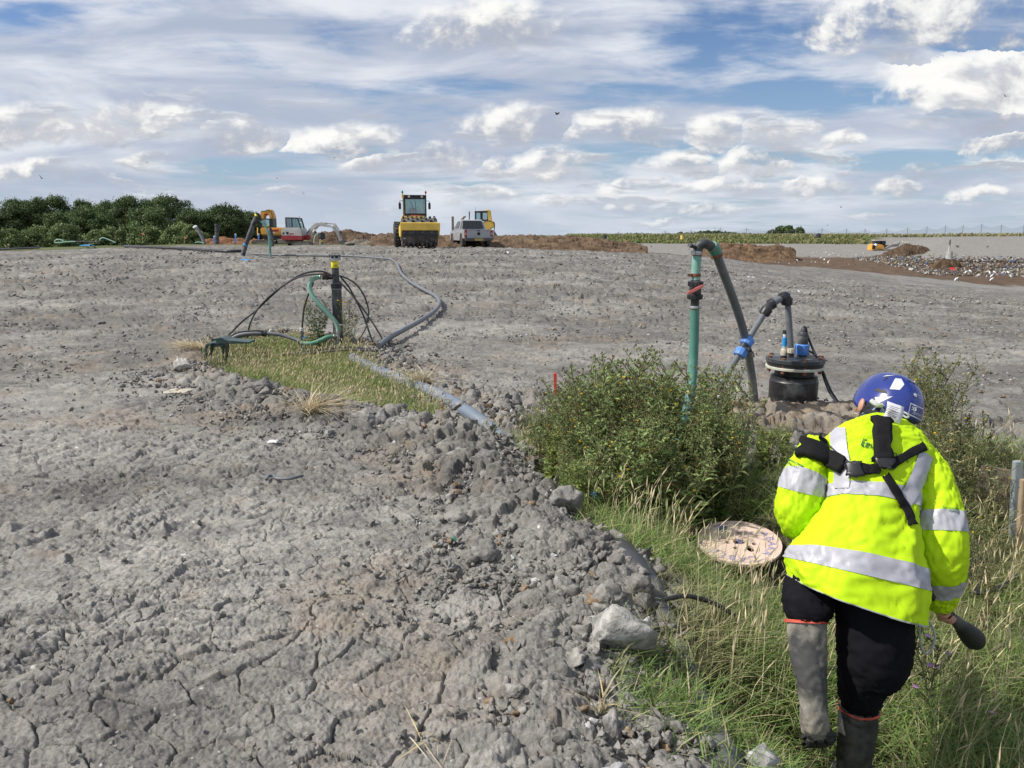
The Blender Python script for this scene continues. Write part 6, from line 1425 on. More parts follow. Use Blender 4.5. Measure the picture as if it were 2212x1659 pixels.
    for x, mm in ((x0 - .12, M_greenlamp), (x1 + .02, M_redlamp)):
        m = MB(); m.cyl((x, y0 + .15, z1 + .1), (x, y0 + .15, z1 + .24), .02, n=8); m.lathe([(.05, 0), (.062, .05), (.05, .13), (.02, .17)], (x, y0 + .15, z1 + .22), n=12); B(m, 'beacon', mm)
    for s, x in ((-1, x0 - .30), (1, x1 + .22)):
        m = MB(); m.box((x, y0 - .05, z0 + .62), (.15, .06, .40), bev=.03); m.tube([(x, y0 - .03, z0 + .8), (x, y0, z0 + .90), (x - s * .22, y0, z0 + .95)], .014, 6, 4); B(m, 'mirror', M_frame)
compactor()
def pickup():
    zc = 53.; px, py = C3(1370, 938); b = at(px, py, zc); t = thing('pickup_truck', 'silver double cab pickup truck seen from behind with a front door open', 'pickup', (b.x, b.y, gz(b.x, b.y) + .02), R(15)); B = mk(t)
    SIL = mat('silver_paint', (.36, .37, .39), .35, metal=.15, coat=.4, dirt=(.30, .27, .24), dirt_amt=.25, scale=1.4)
    w = .96
    # lower body with wheel openings cut from the profile
    def arch(cy): return [(cy + .50 * math.cos(a), .40 + .50 * math.sin(a)) for a in np.linspace(math.pi, 0, 9)][::-1]
    prof = [(-1.05, .55), (-1.05, 1.13), (.62, 1.16), (2.55, 1.15), (3.9, 1.05), (4.15, .85), (4.15, .45)] + arch(3.35) [0:0]
    low = [(-1.05, 1.14), (.6, 1.17), (2.5, 1.16), (3.85, 1.06), (4.18, .88), (4.2, .45), (3.86, .45)] + [(3.35 + .5 * math.cos(a), .42 + .5 * math.sin(a)) for a in np.linspace(.15, math.pi - .15, 9)] + [(2.84, .42), (.64, .42)] + [(.12 + .5 * math.cos(a), .42 + .5 * math.sin(a)) for a in np.linspace(.15, math.pi - .15, 9)] + [(-.4, .55), (-1.05, .58)]
    for s in (-1, 1):
        m = MB(); m.prism(low, s * w, s * (w - .10), 'yz', .02); B(m, 'side_panel', SIL)
    m = MB(); m.box((0, 1.6, .72), (1.74, 5.0, .30)); m.box((0, -.10, .62), (1.7, 1.6, .12)); B(m, 'chassis', M_frame)
    m = MB(); m.prism([(2.5, 1.0), (4.15, .8), (4.15, .5), (2.5, .5)], -.86, .86, 'yz'); m.prism([(2.45, 1.17), (3.85, 1.07), (4.1, .9), (4.1, .8), (2.45, .95)], -.86, .86, 'yz', .03); B(m, 'bonnet', SIL)
    m = MB(); m.box((0, -1.06, .86), (1.62, .06, .56), bev=.02); m.box((0, -1.09, 1.12), (1.60, .05, .06), bev=.015); tg = B(m, 'tailgate', SIL)
    m = MB(); m.box((0, -1.10, 1.08), (.22, .03, .07), bev=.01); m.build('tailgate_handle', M_frame, tg)
    m = MB(); m.lathe([(.105, 0), (.105, .012), (.088, .012), (.088, 0)], (0, -1.095, .88), (0, -1, 0), 20); 
    for a, c in (((-.06, .05), (-.02, -.07)), ((-.02, -.07), (0, -.02)), ((0, -.02), (.02, -.07)), ((.02, -.07), (.06, .05)), ((-.03, .08), (0, .015)), ((0, .015), (.03, .08))): m.cyl((a[0], -1.10, .88 + a[1]), (c[0], -1.10, .88 + c[1]), .009, n=5)
    m.build('emblem', M_frame, tg)
    for s in (-1, 1):
        m = MB(); m.box((s * .885, -1.05, .90), (.15, .12, .42), bev=.03); o = B(m, 'tail_light', M_redlamp); m = MB(); m.box((s * .885, -1.115, .88), (.06, .02, .10)); m.build('reversing_lens', M_lamp, o)
    m = MB(); m.box((0, -1.12, .50), (1.88, .22, .20), bev=.04); bm_ = B(m, 'bumper', M_dark)
    m = MB(); m.box((-.02, -1.245, .50), (.54, .02, .13)); npl = m.build('number_plate', M_yel2, bm_); text_mesh('plate_lettering', 'DG74 XFP', .105, M_ink, npl, Matrix.Translation((-.02, -1.258, .50)) @ Matrix.Rotation(R(90), 4, 'X'), .001)
    # cab
    cab = [(.62, 1.16), (.72, 1.22), (.98, 1.78), (1.25, 1.84), (2.1, 1.80), (2.75, 1.20), (2.75, 1.14)]
    m = MB(); bm = m.bm; A = [bm.verts.new((-(.93 if z < 1.3 else .74), y, z)) for y, z in cab]; Bv = [bm.verts.new(((.93 if z < 1.3 else .74), y, z)) for y, z in cab]; n = len(cab); bm.faces.new(A); bm.faces.new(Bv[::-1])
    for i in range(n): bm.faces.new((A[i], Bv[i], Bv[(i + 1) % n], A[(i + 1) % n]))
    bmesh.ops.bevel(bm, geom=list(bm.edges), offset=.04, segments=2, affect='EDGES', clamp_overlap=True); B(m, 'cab', SIL)
    m = MB(); bm = m.bm; q = [bm.verts.new(p) for p in ((-.74, .715, 1.235), (.74, .715, 1.235), (.64, .965, 1.735), (-.64, .965, 1.735))]; bm.faces.new(q); ex = bmesh.ops.extrude_face_region(bm, geom=list(bm.faces)); bmesh.ops.translate(bm, verts=[v for v in ex['geom'] if isinstance(v, bmesh.types.BMVert)], vec=(0, -.05, .02)); B(m, 'rear_window', M_dglass)
    for s in (-1, 1):
        for ys in ((1.05, 1.60, 1.62, 1.18), (1.72, 2.55, 2.05, 1.70)):
            m = MB(); bm = m.bm; q = [bm.verts.new(p) for p in ((s * .935, ys[0], 1.27), (s * .935, ys[1], 1.27), (s * .785, ys[2], 1.72), (s * .785, ys[3], 1.72))]; bm.faces.new(q); ex = bmesh.ops.extrude_face_region(bm, geom=list(bm.faces)); bmesh.ops.translate(bm, verts=[v for v in ex['geom'] if isinstance(v, bmesh.types.BMVert)], vec=(s * .012, 0, .004)); B(m, 'side_window', M_dglass)
        m = MB(); m.box((s * 1.08, 2.35, 1.27), (.20, .12, .22), bev=.04); B(m, 'wing_mirror', SIL)
        for cy in (.12, 3.35):
            wm = MB(); wm.lathe([(.22, -.12), (.36, -.125), (.395, -.09), (.395, .09), (.36, .125), (.22, .12)], (s * .83, cy, .395), (1, 0, 0), 28); o = B(wm, 'wheel', M_tyre)
            rm = MB(); rm.lathe([(.05, .08 * s), (.24, .06 * s), (.25, .11 * s), (.26, -.05 * s)], (s * .85, cy, .395), (1, 0, 0), 20); rm.build('rim', M_greyst, o)
        m = MB(); m.box((s * .86, -.42, .42), (.24, .02, .42)); B(m, 'mud_flap', M_dark)
    # the open front door on the far side
    d = MB(); d.prism([(0, .55), (1.0, .55), (1.02, 1.15), (0, 1.18)], -.05, .05, 'xz', .02); dr = B(d, 'open_door', SIL); dr.location = (.93, 2.5, 0); dr.rotation_euler = (0, 0, R(-28))
    d = MB(); d.tube([(0, 0, 1.18), (.30, 0, 1.70), (.75, 0, 1.74), (1.0, 0, 1.55), (1.02, 0, 1.15)], .03, 6, 3); d.build('door_frame', M_frame, dr)
    return t
M_yel2 = mat('plate_yellow', (.62, .48, .12), .5)
pickup()
def W2(C, zc):
    def P(x, y, dy=0.):
        d = ray(*C(x, y)); return Vector((d.x * zc, d.y * zc, CAMH + d.z * zc)) + Vector((0, dy, 0))
    return P
def track_unit(mb, P, x0, x1, y0, y1, dy0, dy1):
    """rounded crawler belt between crop corners"""
    a = P(x0, y1); b = P(x1, y0); r = (b.z - a.z) / 2; zc = a.z + r; pts = [(a.x + r + r * math.cos(t), zc + r * math.sin(t)) for t in np.linspace(math.pi / 2, 3 * math.pi / 2, 9)] + [(b.x - r + r * math.cos(t), zc + r * math.sin(t)) for t in np.linspace(-math.pi / 2, math.pi / 2, 9)]
    mb.prism(pts, a.y + dy0, a.y + dy1, 'xz'); n = len(pts)
    for i in range(n):
        p, q = Vector((pts[i][0], 0, pts[i][1])), Vector((pts[(i + 1) % n][0], 0, pts[(i + 1) % n][1])); L_ = (q - p).length; k = max(1, int(L_ / .16))
        for j in range(k):
            c = p.lerp(q, (j + .5) / k); an = math.atan2((q - p).z, (q - p).x); mb.box((c.x, a.y + (dy0 + dy1) / 2, c.z), (.09, abs(dy1 - dy0) + .01, .07), (0, -an, 0))
    return pts
def prism_crop(mb, P, pts, dy0, dy1, bev=.03):
    q = [P(*p) for p in pts]; y = q[0].y; mb.prism([(v.x, v.z) for v in q], y + dy0, y + dy1, 'xz', bev); return mb
def mini_digger():
    zc = 63.; P = W2(C2, zc); b = P(1030, 812); t = wthing('mini_excavator', 'white and red mini excavator with its white boom reaching right', 'excavator', (b.x, b.y, gz(b.x, b.y)))
    def B(m, n, mm, par=None, sm=40): return wb(m, n, mm, t, sm) if par is None else m.build(n, mm, par, smooth=sm)
    for (x0, x1, d0, d1) in ((968, 1252, -.9, -.55), (842, 1000, .45, .8)):
        m = MB(); track_unit(m, P, x0, x1, 742, 815, d0, d1); o = B(m, 'track', M_track); m = MB(); r = (P(0, 742).z - P(0, 815).z) / 2
        for fx in (x0 + 36, x1 - 36): c = P(fx, 778); m.cyl((c.x, c.y + d0 - .03, c.z), (c.x, c.y + d0 + .05, c.z), r * .62, n=14)
        c = P((x0 + x1) / 2, 780); m.box((c.x, c.y + d0 - .01, c.z), ((P(x1, 0) - P(x0, 0)).length - 2.2 * r, .06, r * 1.0), bev=.02); m.build('track_frame', M_greyst, o)
    m = MB(); prism_crop(m, P, [(720, 705), (735, 703), (905, 722), (990, 735), (990, 760), (900, 772), (735, 770)], -.4, .9); B(m, 'dozer_blade', M_greyst)
    m = MB(); prism_crop(m, P, [(960, 715), (1060, 715), (1060, 760), (960, 760)], -.6, .6); B(m, 'swing_base', M_dark)
    m = MB(); prism_crop(m, P, [(812, 590), (822, 562), (868, 552), (868, 540), (1085, 540), (1108, 610), (1108, 662), (812, 655)], -.95, .95, .06); B(m, 'body', M_wht)
    m = MB(); prism_crop(m, P, [(806, 658), (1108, 662), (1120, 672), (1112, 720), (900, 722), (840, 724), (812, 700)], -1.0, 1.0, .06); B(m, 'skirt', M_cr)
    m = MB(); prism_crop(m, P, [(1105, 680), (1140, 640), (1185, 645), (1195, 705), (1150, 722), (1105, 712)], -.25, .25); B(m, 'boom_mount', M_cr)
    for pts in ([(825, 632), (842, 608), (858, 606), (858, 636)], [(880, 600), (916, 600), (916, 636), (886, 636)]):
        m = MB(); prism_crop(m, P, pts, -.965, -.94, .005); B(m, 'side_grille', M_frame)
    m = MB(); prism_crop(m, P, [(935, 622), (990, 622), (990, 637), (935, 637)], -.962, -.945, .004); B(m, 'red_badge', M_cr)
    # cab
    m = MB()
    for pts in ([(864, 398), (880, 398), (884, 546), (864, 546)], [(952, 404), (966, 404), (970, 540), (956, 540)], [(864, 396), (1040, 396), (1056, 408), (1056, 414), (864, 408)], [(1036, 400), (1054, 404), (1088, 542), (1074, 542)], [(866, 534), (1088, 536), (1088, 550), (866, 548)]):
        prism_crop(m, P, pts, -.92, -.84, .008); prism_crop(m, P, pts, .20, .28, .008)
    B(m, 'cab_frame', M_frame)
    m = MB(); prism_crop(m, P, [(862, 388), (1030, 390), (1055, 402), (1040, 403), (864, 398)], -.93, .29, .02); prism_crop(m, P, [(862, 396), (872, 396), (872, 548), (862, 548)], -.93, .29, .01); B(m, 'cab_roof', M_wht)
    for pts in ([(882, 408), (952, 406), (956, 536), (884, 536)], [(968, 408), (1036, 406), (1074, 536), (970, 536)]):
        for dy in (-.88, .24): m = MB(); prism_crop(m, P, pts, dy - .006, dy + .006, .001); B(m, 'window', M_glass)
    m = MB(); prism_crop(m, P, [(1052, 388), (1068, 380), (1070, 396), (1058, 404)], -.9, -.7, .01); m.tube([P(1062, 400, -.8), P(1070, 440, -.8), P(1085, 470, -.85), P(1105, 480, -.9), P(1115, 560, -.9), P(1122, 640, -.8)], .03, 6, 4); B(m, 'work_lamp', M_wht)
    m = MB(); prism_crop(m, P, [(1132, 640), (1165, 570), (1225, 510), (1262, 478), (1320, 466), (1370, 474), (1500, 506), (1532, 520), (1536, 545), (1500, 540), (1400, 524), (1330, 516), (1280, 540), (1235, 575), (1190, 640), (1165, 660)], -.16, .16, .02); bo = B(m, 'boom', M_wht)
    m = MB(); m.cyl(P(1195, 660, -.2), P(1262, 575, -.2), .085, n=10); m.cyl(P(1262, 575, -.2), P(1305, 532, -.2), .045, n=8); m.build('boom_cylinder', M_wht, bo)
    m = MB(); m.cyl(P(1330, 472), P(1430, 478), .06, n=8); m.cyl(P(1430, 478), P(1525, 486), .035, n=8); m.build('stick_cylinder', M_greyst, bo)
    m = MB(); m.tube([P(1135, 625, -.2), P(1190, 575, -.2), P(1240, 515, -.2), P(1330, 488, -.2), P(1450, 500, -.2), P(1520, 545, -.2), P(1530, 590, -.2), P(1565, 640, -.2)], .028, 6, 5); m.build('hydraulic_hose', M_frame, bo)
    m = MB(); prism_crop(m, P, [(1518, 478), (1534, 472), (1562, 500), (1598, 560), (1610, 630), (1632, 700), (1640, 735), (1622, 742), (1600, 740), (1575, 660), (1552, 610), (1528, 560)], -.13, .13, .02); st = B(m, 'stick', M_wht)
    m = MB(); m.cyl(P(1600, 590), P(1630, 690), .04, n=8); m.build('bucket_cylinder', M_greyst, st)
    m = MB(); prism_crop(m, P, [(1600, 740), (1640, 730), (1690, 722), (1706, 740), (1690, 780), (1650, 786), (1610, 768)], -.45, .45, .03); B(m, 'bucket', M_dark)
    # operator
    s = wthing('person', 'dark clothed operator sitting in the cab of the white mini excavator', 'person', P(915, 540, -.3))
    nd = [P(912, 535, -.3), P(908, 490, -.3), P(896, 470, -.3), P(893, 455, -.3), P(930, 500, -.45), P(948, 525, -.5), P(930, 500, -.15), P(948, 525, -.1), P(950, 540, -.4), P(950, 540, -.2)]
    me = bpy.data.meshes.new('body'); me.from_pydata([v[:] for v in nd], [(0, 1), (1, 2), (2, 3), (1, 4), (4, 5), (1, 6), (6, 7), (0, 8), (0, 9)], []); o = bpy.data.objects.new('body', me); COL.objects.link(o); o.modifiers.new('s', 'SKIN'); o.modifiers.new('u', 'SUBSURF').render_levels = 1
    for i, r_ in enumerate((.17, .19, .09, .11, .07, .05, .07, .05, .09, .09)): me.skin_vertices[0].data[i].radius = (r_, r_); me.skin_vertices[0].data[i].use_root = i == 0
    me.materials.append(mat('dark_work_clothes', (.02, .02, .024), .9)); o.parent = s; o.location = -Vector(s.location)
mini_digger()
def big_digger():
    zc = 71.; P = W2(C2, zc); b = P(570, 806); t = wthing('excavator', 'orange tracked excavator with folded boom standing behind the white mini excavator', 'excavator', (b.x, b.y, gz(b.x, b.y)))
    def B(m, n, mm, par=None, sm=40): return wb(m, n, mm, t, sm) if par is None else m.build(n, mm, par, smooth=sm)
    for (x0, x1, d0, d1) in ((414, 716, -1.4, -.9), (640, 842, .8, 1.3)):
        m = MB(); track_unit(m, P, x0, x1, 722, 806, d0, d1); o = B(m, 'track', M_track); m = MB()
        for fx in (x0 + 36, x1 - 40): c = P(fx, 766); m.cyl((c.x, c.y + d0 - .04, c.z), (c.x, c.y + d0 + .05, c.z), .17, n=14)
        c = P((x0 + x1) / 2, 766); m.box((c.x, c.y + d0 - .02, c.z), (1.0, .08, .26), bev=.02); m.build('track_frame', M_greyst, o)
    m = MB(); prism_crop(m, P, [(545, 650), (810, 650), (800, 705), (720, 718), (560, 712)], -1.2, 1.2, .05); B(m, 'undercarriage', M_frame)
    m = MB(); prism_crop(m, P, [(525, 540), (800, 538), (860, 546), (870, 640), (815, 652), (528, 648)], -1.4, 1.3, .10); bd = B(m, 'body', M_org)
    m = MB(); prism_crop(m, P, [(680, 572), (790, 567), (790, 597), (680, 602)], -1.42, -1.39, .004); m.build('red_badge', M_cr, bd)
    m = MB(); prism_crop(m, P, [(636, 565), (655, 560), (680, 600), (664, 602)], -1.42, -1.39, .004); m.build('white_badge', M_wht, bd)
    m = MB(); prism_crop(m, P, [(712, 606), (745, 606), (745, 620), (712, 620)], -1.42, -1.39, .004); m.build('plate', M_wht, bd)
    m = MB()
    for pts in ([(512, 418), (528, 418), (530, 540), (514, 540)], [(640, 420), (690, 418), (690, 535), (640, 535)], [(510, 412), (692, 410), (692, 424), (510, 426)], [(512, 522), (690, 522), (690, 542), (512, 542)]): prism_crop(m, P, pts, -1.1, .1, .02)
    B(m, 'cab_frame', M_frame)
    m = MB(); prism_crop(m, P, [(528, 426), (640, 424), (640, 524), (530, 524)], -1.0, -.98, .001); B(m, 'cab_window', M_glass)
    m = MB(); prism_crop(m, P, [(556, 508), (640, 508), (640, 524), (556, 524)], -1.04, -1.01, .002); B(m, 'yellow_panel', M_yel)
    m = MB(); prism_crop(m, P, [(474, 312), (520, 296), (575, 288), (600, 274), (630, 280), (652, 316), (668, 370), (672, 415), (610, 418), (602, 370), (580, 345), (530, 372), (524, 420), (494, 424), (482, 370)], -.35, .35, .04); bo = B(m, 'boom', M_org)
    m = MB(); prism_crop(m, P, [(525, 345), (565, 332), (588, 340), (530, 362)], -.365, -.34, .003); m.build('red_badge', M_cr, bo)
    m = MB(); m.tube([P(488, 300, -.3), P(540, 300, -.38), P(600, 285, -.38), P(640, 330, -.38), P(655, 400, -.38)], .03, 6, 4); m.build('hydraulic_hose', M_frame, bo)
    m = MB(); m.tube([P(488, 540, -1.3), P(486, 600, -1.3), P(490, 655, -1.3)], .05, 6, 3); m.tube([P(500, 660, -1.3), P(505, 700, -1.3)], .04, 6, 3); B(m, 'hand_rail', M_yel)
big_digger()
def dozer():
    zc = 70.; P = W2(C3, zc); b = P(1480, 900); t = wthing('bulldozer', 'yellow bulldozer half hidden behind the silver pickup truck', 'bulldozer', (b.x, b.y, gz(b.x, b.y)))
    def B(m, n, mm, par=None, sm=40): return wb(m, n, mm, t, sm) if par is None else m.build(n, mm, par, smooth=sm)
    zg = 915
    for d0, d1 in ((-1.1, -.55), (.55, 1.1)):
        m = MB(); track_unit(m, P, 1180, 1640, 760, zg, d0, d1); B(m, 'track', M_track)
    m = MB(); prism_crop(m, P, [(1250, 620), (1460, 600), (1520, 552), (1640, 556), (1656, 585), (1654, 645), (1600, 660), (1580, 760), (1250, 760)], -.8, .8, .05); B(m, 'body', M_yel)
    m = MB(); prism_crop(m, P, [(1626, 585), (1655, 585), (1655, 620), (1626, 620)], -.82, -.78, .01); B(m, 'rear_light', M_redlamp)
    m = MB()
    for pts in ([(1368, 420), (1382, 420), (1384, 552), (1366, 552)], [(1446, 426), (1478, 426), (1478, 545), (1446, 545)], [(1545, 430), (1560, 430), (1560, 545), (1545, 545)], [(1366, 416), (1560, 416), (1560, 434), (1366, 434)], [(1366, 535), (1560, 535), (1560, 556), (1366, 556)]): prism_crop(m, P, pts, -.75, -.65, .008); prism_crop(m, P, pts, .65, .75, .008)
    B(m, 'cab_frame', M_frame)
    for pts in ([(1384, 434), (1446, 434), (1446, 536), (1384, 536)], [(1478, 434), (1546, 434), (1546, 536), (1478, 536)]): m = MB(); prism_crop(m, P, pts, -.70, -.69, .001); B(m, 'window', M_glass)
    m = MB(); prism_crop(m, P, [(1364, 414), (1500, 410), (1560, 410), (1560, 424), (1364, 424)], -.8, .8, .02); B(m, 'cab_roof', M_frame)
    m = MB(); prism_crop(m, P, [(1548, 418), (1592, 414), (1600, 470), (1612, 545), (1560, 552)], -.8, .8, .03); prism_crop(m, P, [(1500, 402), (1590, 400), (1596, 418), (1500, 420)], -.8, .8, .03); B(m, 'roll_bar', M_yel)
    m = MB(); m.cyl(P(1283, 640), P(1283, 416), .05, n=10); B(m, 'exhaust', M_frame)
    m = MB(); m.sph(P(1530, 398), .10, (.8, .8, 1)); B(m, 'beacon', M_yel)
    m = MB(); m.cyl(P(1380, 416), P(1374, 350), .012, n=5); B(m, 'aerial', M_frame)
    m = MB(); prism_crop(m, P, [(1620, 690), (1650, 700), (1700, 780), (1690, 800), (1650, 850), (1625, 850)], -.4, .4, .02); B(m, 'ripper', M_greyst)
    m = MB(); prism_crop(m, P, [(1150, 700), (1170, 690), (1180, 900), (1150, 905)], -1.5, 1.5, .02); B(m, 'blade', M_yel)
dozer()
# stakes and timber beside the pickup
P = W2(C3, 57.)
for x, lb in ((1037, 'taller left of two pale wooden stakes beyond the pickup mirror'), (1052, 'right of two pale wooden stakes beyond the pickup mirror')):
    a = P(x, 905); c = P(x, 492); lone(MB().box((a + c) / 2, (.10, .05, (c - a).length), (0, 0, .2), bev=.005), 'wooden_stake', M_wood2, lb, 'stake', 'wooden stakes beyond the pickup')
P = W2(C3, 54.8)
m = MB()
for i in range(4): m.cyl(P(1150 + i * 9, 545, i * .04), P(1208 + i * 8, 484, .05 * i), .035, n=7)
lone(m, 'timber_bundle', M_wood2, 'short bundle of wooden pegs sticking up over the pickup cab', 'timber')
# far tracked machine at the tip
def loader():
    zc = 178.; K = lambda x, y: (1755.5 + .2063 * x, 466.3 + .2063 * y); P = W2(K, zc); b = P(670, 392); t = wthing('tracked_dozer', 'small orange tracked machine working beside the brown spoil heap by the waste', 'bulldozer', b)
    def B(m, n, mm): return wb(m, n, mm, t)
    m = MB(); prism_crop(m, P, [(600, 300), (640, 292), (705, 300), (730, 318), (728, 352), (680, 350), (640, 382), (598, 360)], -1.2, 1.2, .1); B(m, 'body', M_org)
    m = MB(); prism_crop(m, P, [(602, 305), (636, 305), (632, 345), (600, 345)], -1.26, -1.2, .02); B(m, 'rear_grille', M_frame)
    m = MB(); prism_crop(m, P, [(636, 250), (745, 254), (752, 262), (640, 262)], -1., 1., .05); B(m, 'cab_roof', M_wht)
    m = MB(); prism_crop(m, P, [(642, 262), (690, 262), (690, 298), (645, 298)], -.9, .9, .03); prism_crop(m, P, [(705, 262), (748, 262), (750, 325), (715, 325)], -.9, .9, .03); B(m, 'cab', M_dglass)
    m = MB(); track_unit(m, P, 605, 760, 352, 392, -1.3, -.6); B(m, 'track', M_track); m = MB(); track_unit(m, P, 600, 755, 352, 392, .6, 1.3); B(m, 'track', M_track)
    m = MB(); prism_crop(m, P, [(740, 335), (800, 300), (860, 290), (880, 268), (885, 275), (868, 318), (800, 322), (750, 345)], -1.3, 1.3, .05); B(m, 'loading_arm', M_greyst)
    m = MB(); m.sph(P(630, 300, -1.35), .22); o = B(m, 'blue_warning_lamp', None_blue)
None_blue = mat('blue_lamp', (.1, .3, .9), .3); _b = None_blue.node_tree.nodes['Principled BSDF']; _b.inputs['Emission Color'].default_value = (.25, .5, 1, 1); _b.inputs['Emission Strength'].default_value = 2.
loader()
# ------------------------------------------------------------------ trees, heaps, fence, waste and birds
def D1(x, y): return .248 * x, 384.0 + .248 * y                 # tree line crop
def D4(x, y): return 1261.8 + .248 * x, 466.3 + .248 * y
def D5(x, y): return 1755.5 + .2063 * x, 466.3 + .2063 * y
M_tree = mat('tree_leaves', attr='col', rough=.6, var=.15, scale=.4, trans=.22, spec=.2)
M_bark = mat('bark', (.10, .085, .07), .9)
def tree(px, top, wpx, Y, col, label, name='tree', n=5200, zb=None, leaf=.30, squat=1., cat='tree', group=None, low=.0, seed=None):
    r = np.random.default_rng(seed or int(px * 7 + top)); b = at(px, 540, Y); zb = zb if zb is not None else gz(b.x, Y) ; zt = at(px, top, Y).z; H = zt - zb; w = wpx * Y / FPX / 2
    t = thing(name, label, cat, (b.x, Y, zb), 0, group)
    m = MB(); m.tube([(0, 0, -.3), (r.normal(0, .1), 0, H * .3), (r.normal(0, .25), 0, H * .62)], .2, 8, 4, radii=[H * .028, H * .02, H * .008])
    for k in range(6):
        a = r.uniform(0, 6.28); z0 = H * r.uniform(.22, .5); m.tube([(0, 0, z0), (math.cos(a) * w * .35, math.sin(a) * w * .35, z0 + H * .14), (math.cos(a) * w * .7, math.sin(a) * w * .7, z0 + H * .30)], .05, 5, 3, radii=[H * .012, H * .008, H * .003])
    m.build('trunk', M_bark, t)
    # crown of leaf sprays on many small lobes
    nl = 34 if n < 10000 else 70; th = r.uniform(0, 6.28, nl); ph = r.uniform(-.55, 1., nl); rr = r.uniform(.35, 1., nl) ** .6; zc = H * (.56 + low); hh = H * (.44 - low) 
    cx = np.cos(th) * np.sqrt(np.clip(1 - ph ** 2 * .8, 0, 1)) * w * .74 * rr; cy = np.sin(th) * np.sqrt(np.clip(1 - ph ** 2 * .8, 0, 1)) * w * .74 * rr; cz = zc + ph * hh * .74 * squat
    lr = r.uniform(.20, .38, nl) * (1 if n < 10000 else .8) * min(w, H * .55); i = r.integers(0, nl, n); d = r.normal(size=(n, 3)); d /= np.linalg.norm(d, axis=1)[:, None]; d[:, 2] = np.abs(d[:, 2]) * .9 - .25 * (r.random(n) < .5)
    q = r.random(n) ** .35; P = np.stack([cx[i], cy[i], cz[i]], 1) + d * (lr[i] * q)[:, None]; P = P + r.normal(0, .07 * min(w, 3.), (n, 3)) * (r.random((n, 1)) < .4); P[:, 2] = np.maximum(P[:, 2], H * .04 + r.random(n) * H * .06)
    s = leaf * r.uniform(.5, 1.3, n); nm = d + r.normal(0, .55, (n, 3)); nm /= np.linalg.norm(nm, axis=1)[:, None]; a = np.cross(nm, r.normal(size=(n, 3))); a /= np.linalg.norm(a, axis=1)[:, None]; c = np.cross(nm, a)
    V = np.stack([P - a * s[:, None], P + c * s[:, None] * .5 + nm * s[:, None] * .15, P + a * s[:, None], P - c * s[:, None] * .5 + nm * s[:, None] * .15], 1).reshape(-1, 3); F = np.arange(n * 4).reshape(-1, 4)
    lc = r.uniform(.75, 1.3, nl)[i] * r.uniform(.7, 1.35, n); C = np.repeat(np.array(col)[None] * lc[:, None], 4, 0)
    np_mesh('crown', V, F, M_tree, t, cols=C); return t
DG = (.085, .122, .048); MG = (.115, .16, .062); LG = (.17, .22, .09)
for a in ((-28, 445, 130, 104, DG, 'dark bushy tree cut by the left edge of the tree line'), (46, 424, 110, 106, DG, 'dark rounded tree second from the left end of the tree line'), (118, 417, 120, 108, DG, 'tall dark tree left of the notch in the tree line'),
          (196, 424, 90, 110, DG, 'dark tree in the notch of the tree line'), (205, 436, 110, 98, MG, 'lighter green tree standing forward below the notch of the tree line'), (300, 417, 130, 106, DG, 'highest dark tree in the middle of the tree line'),
          (372, 415, 130, 107, DG, 'highest dark tree right of the middle of the tree line'), (330, 446, 120, 97, MG, 'lighter green tree in front of the two highest dark trees'), (428, 446, 100, 104, DG, 'dark lower tree filling the dip of the tree line'),
          (492, 437, 120, 106, DG, 'dark rounded tree at the right end of the tree line behind the leaning pipe'), (548, 455, 70, 112, DG, 'small dark tree poking out behind the orange excavator'), (82, 430, 100, 112, DG, 'dark tree filling the mass right of the second tree'), (250, 428, 100, 113, DG, 'dark tree behind the lighter green tree at the notch'), (455, 450, 90, 112, DG, 'dark low tree closing the dip left of the leaning pipe'), (528, 452, 100, 114, DG, 'dark tree closing the right end of the tree line'), (150, 450, 110, 96, MG, 'mid green tree in front of the tall dark tree left of the notch')):
    tree(*a, n=26000, leaf=.125)
for a in ((20, 492, 80, 84), (85, 486, 80, 86), (150, 480, 80, 85), (255, 485, 90, 86), (320, 488, 90, 84), (385, 476, 80, 84), (420, 486, 60, 82), (215, 496, 60, 82)):
    tree(*a[:4], LG, 'low pale green bush along the foot of the dark tree line', 'bush', 7000, leaf=.14, group='pale bushes below the tree line', low=-.12, cat='bush')
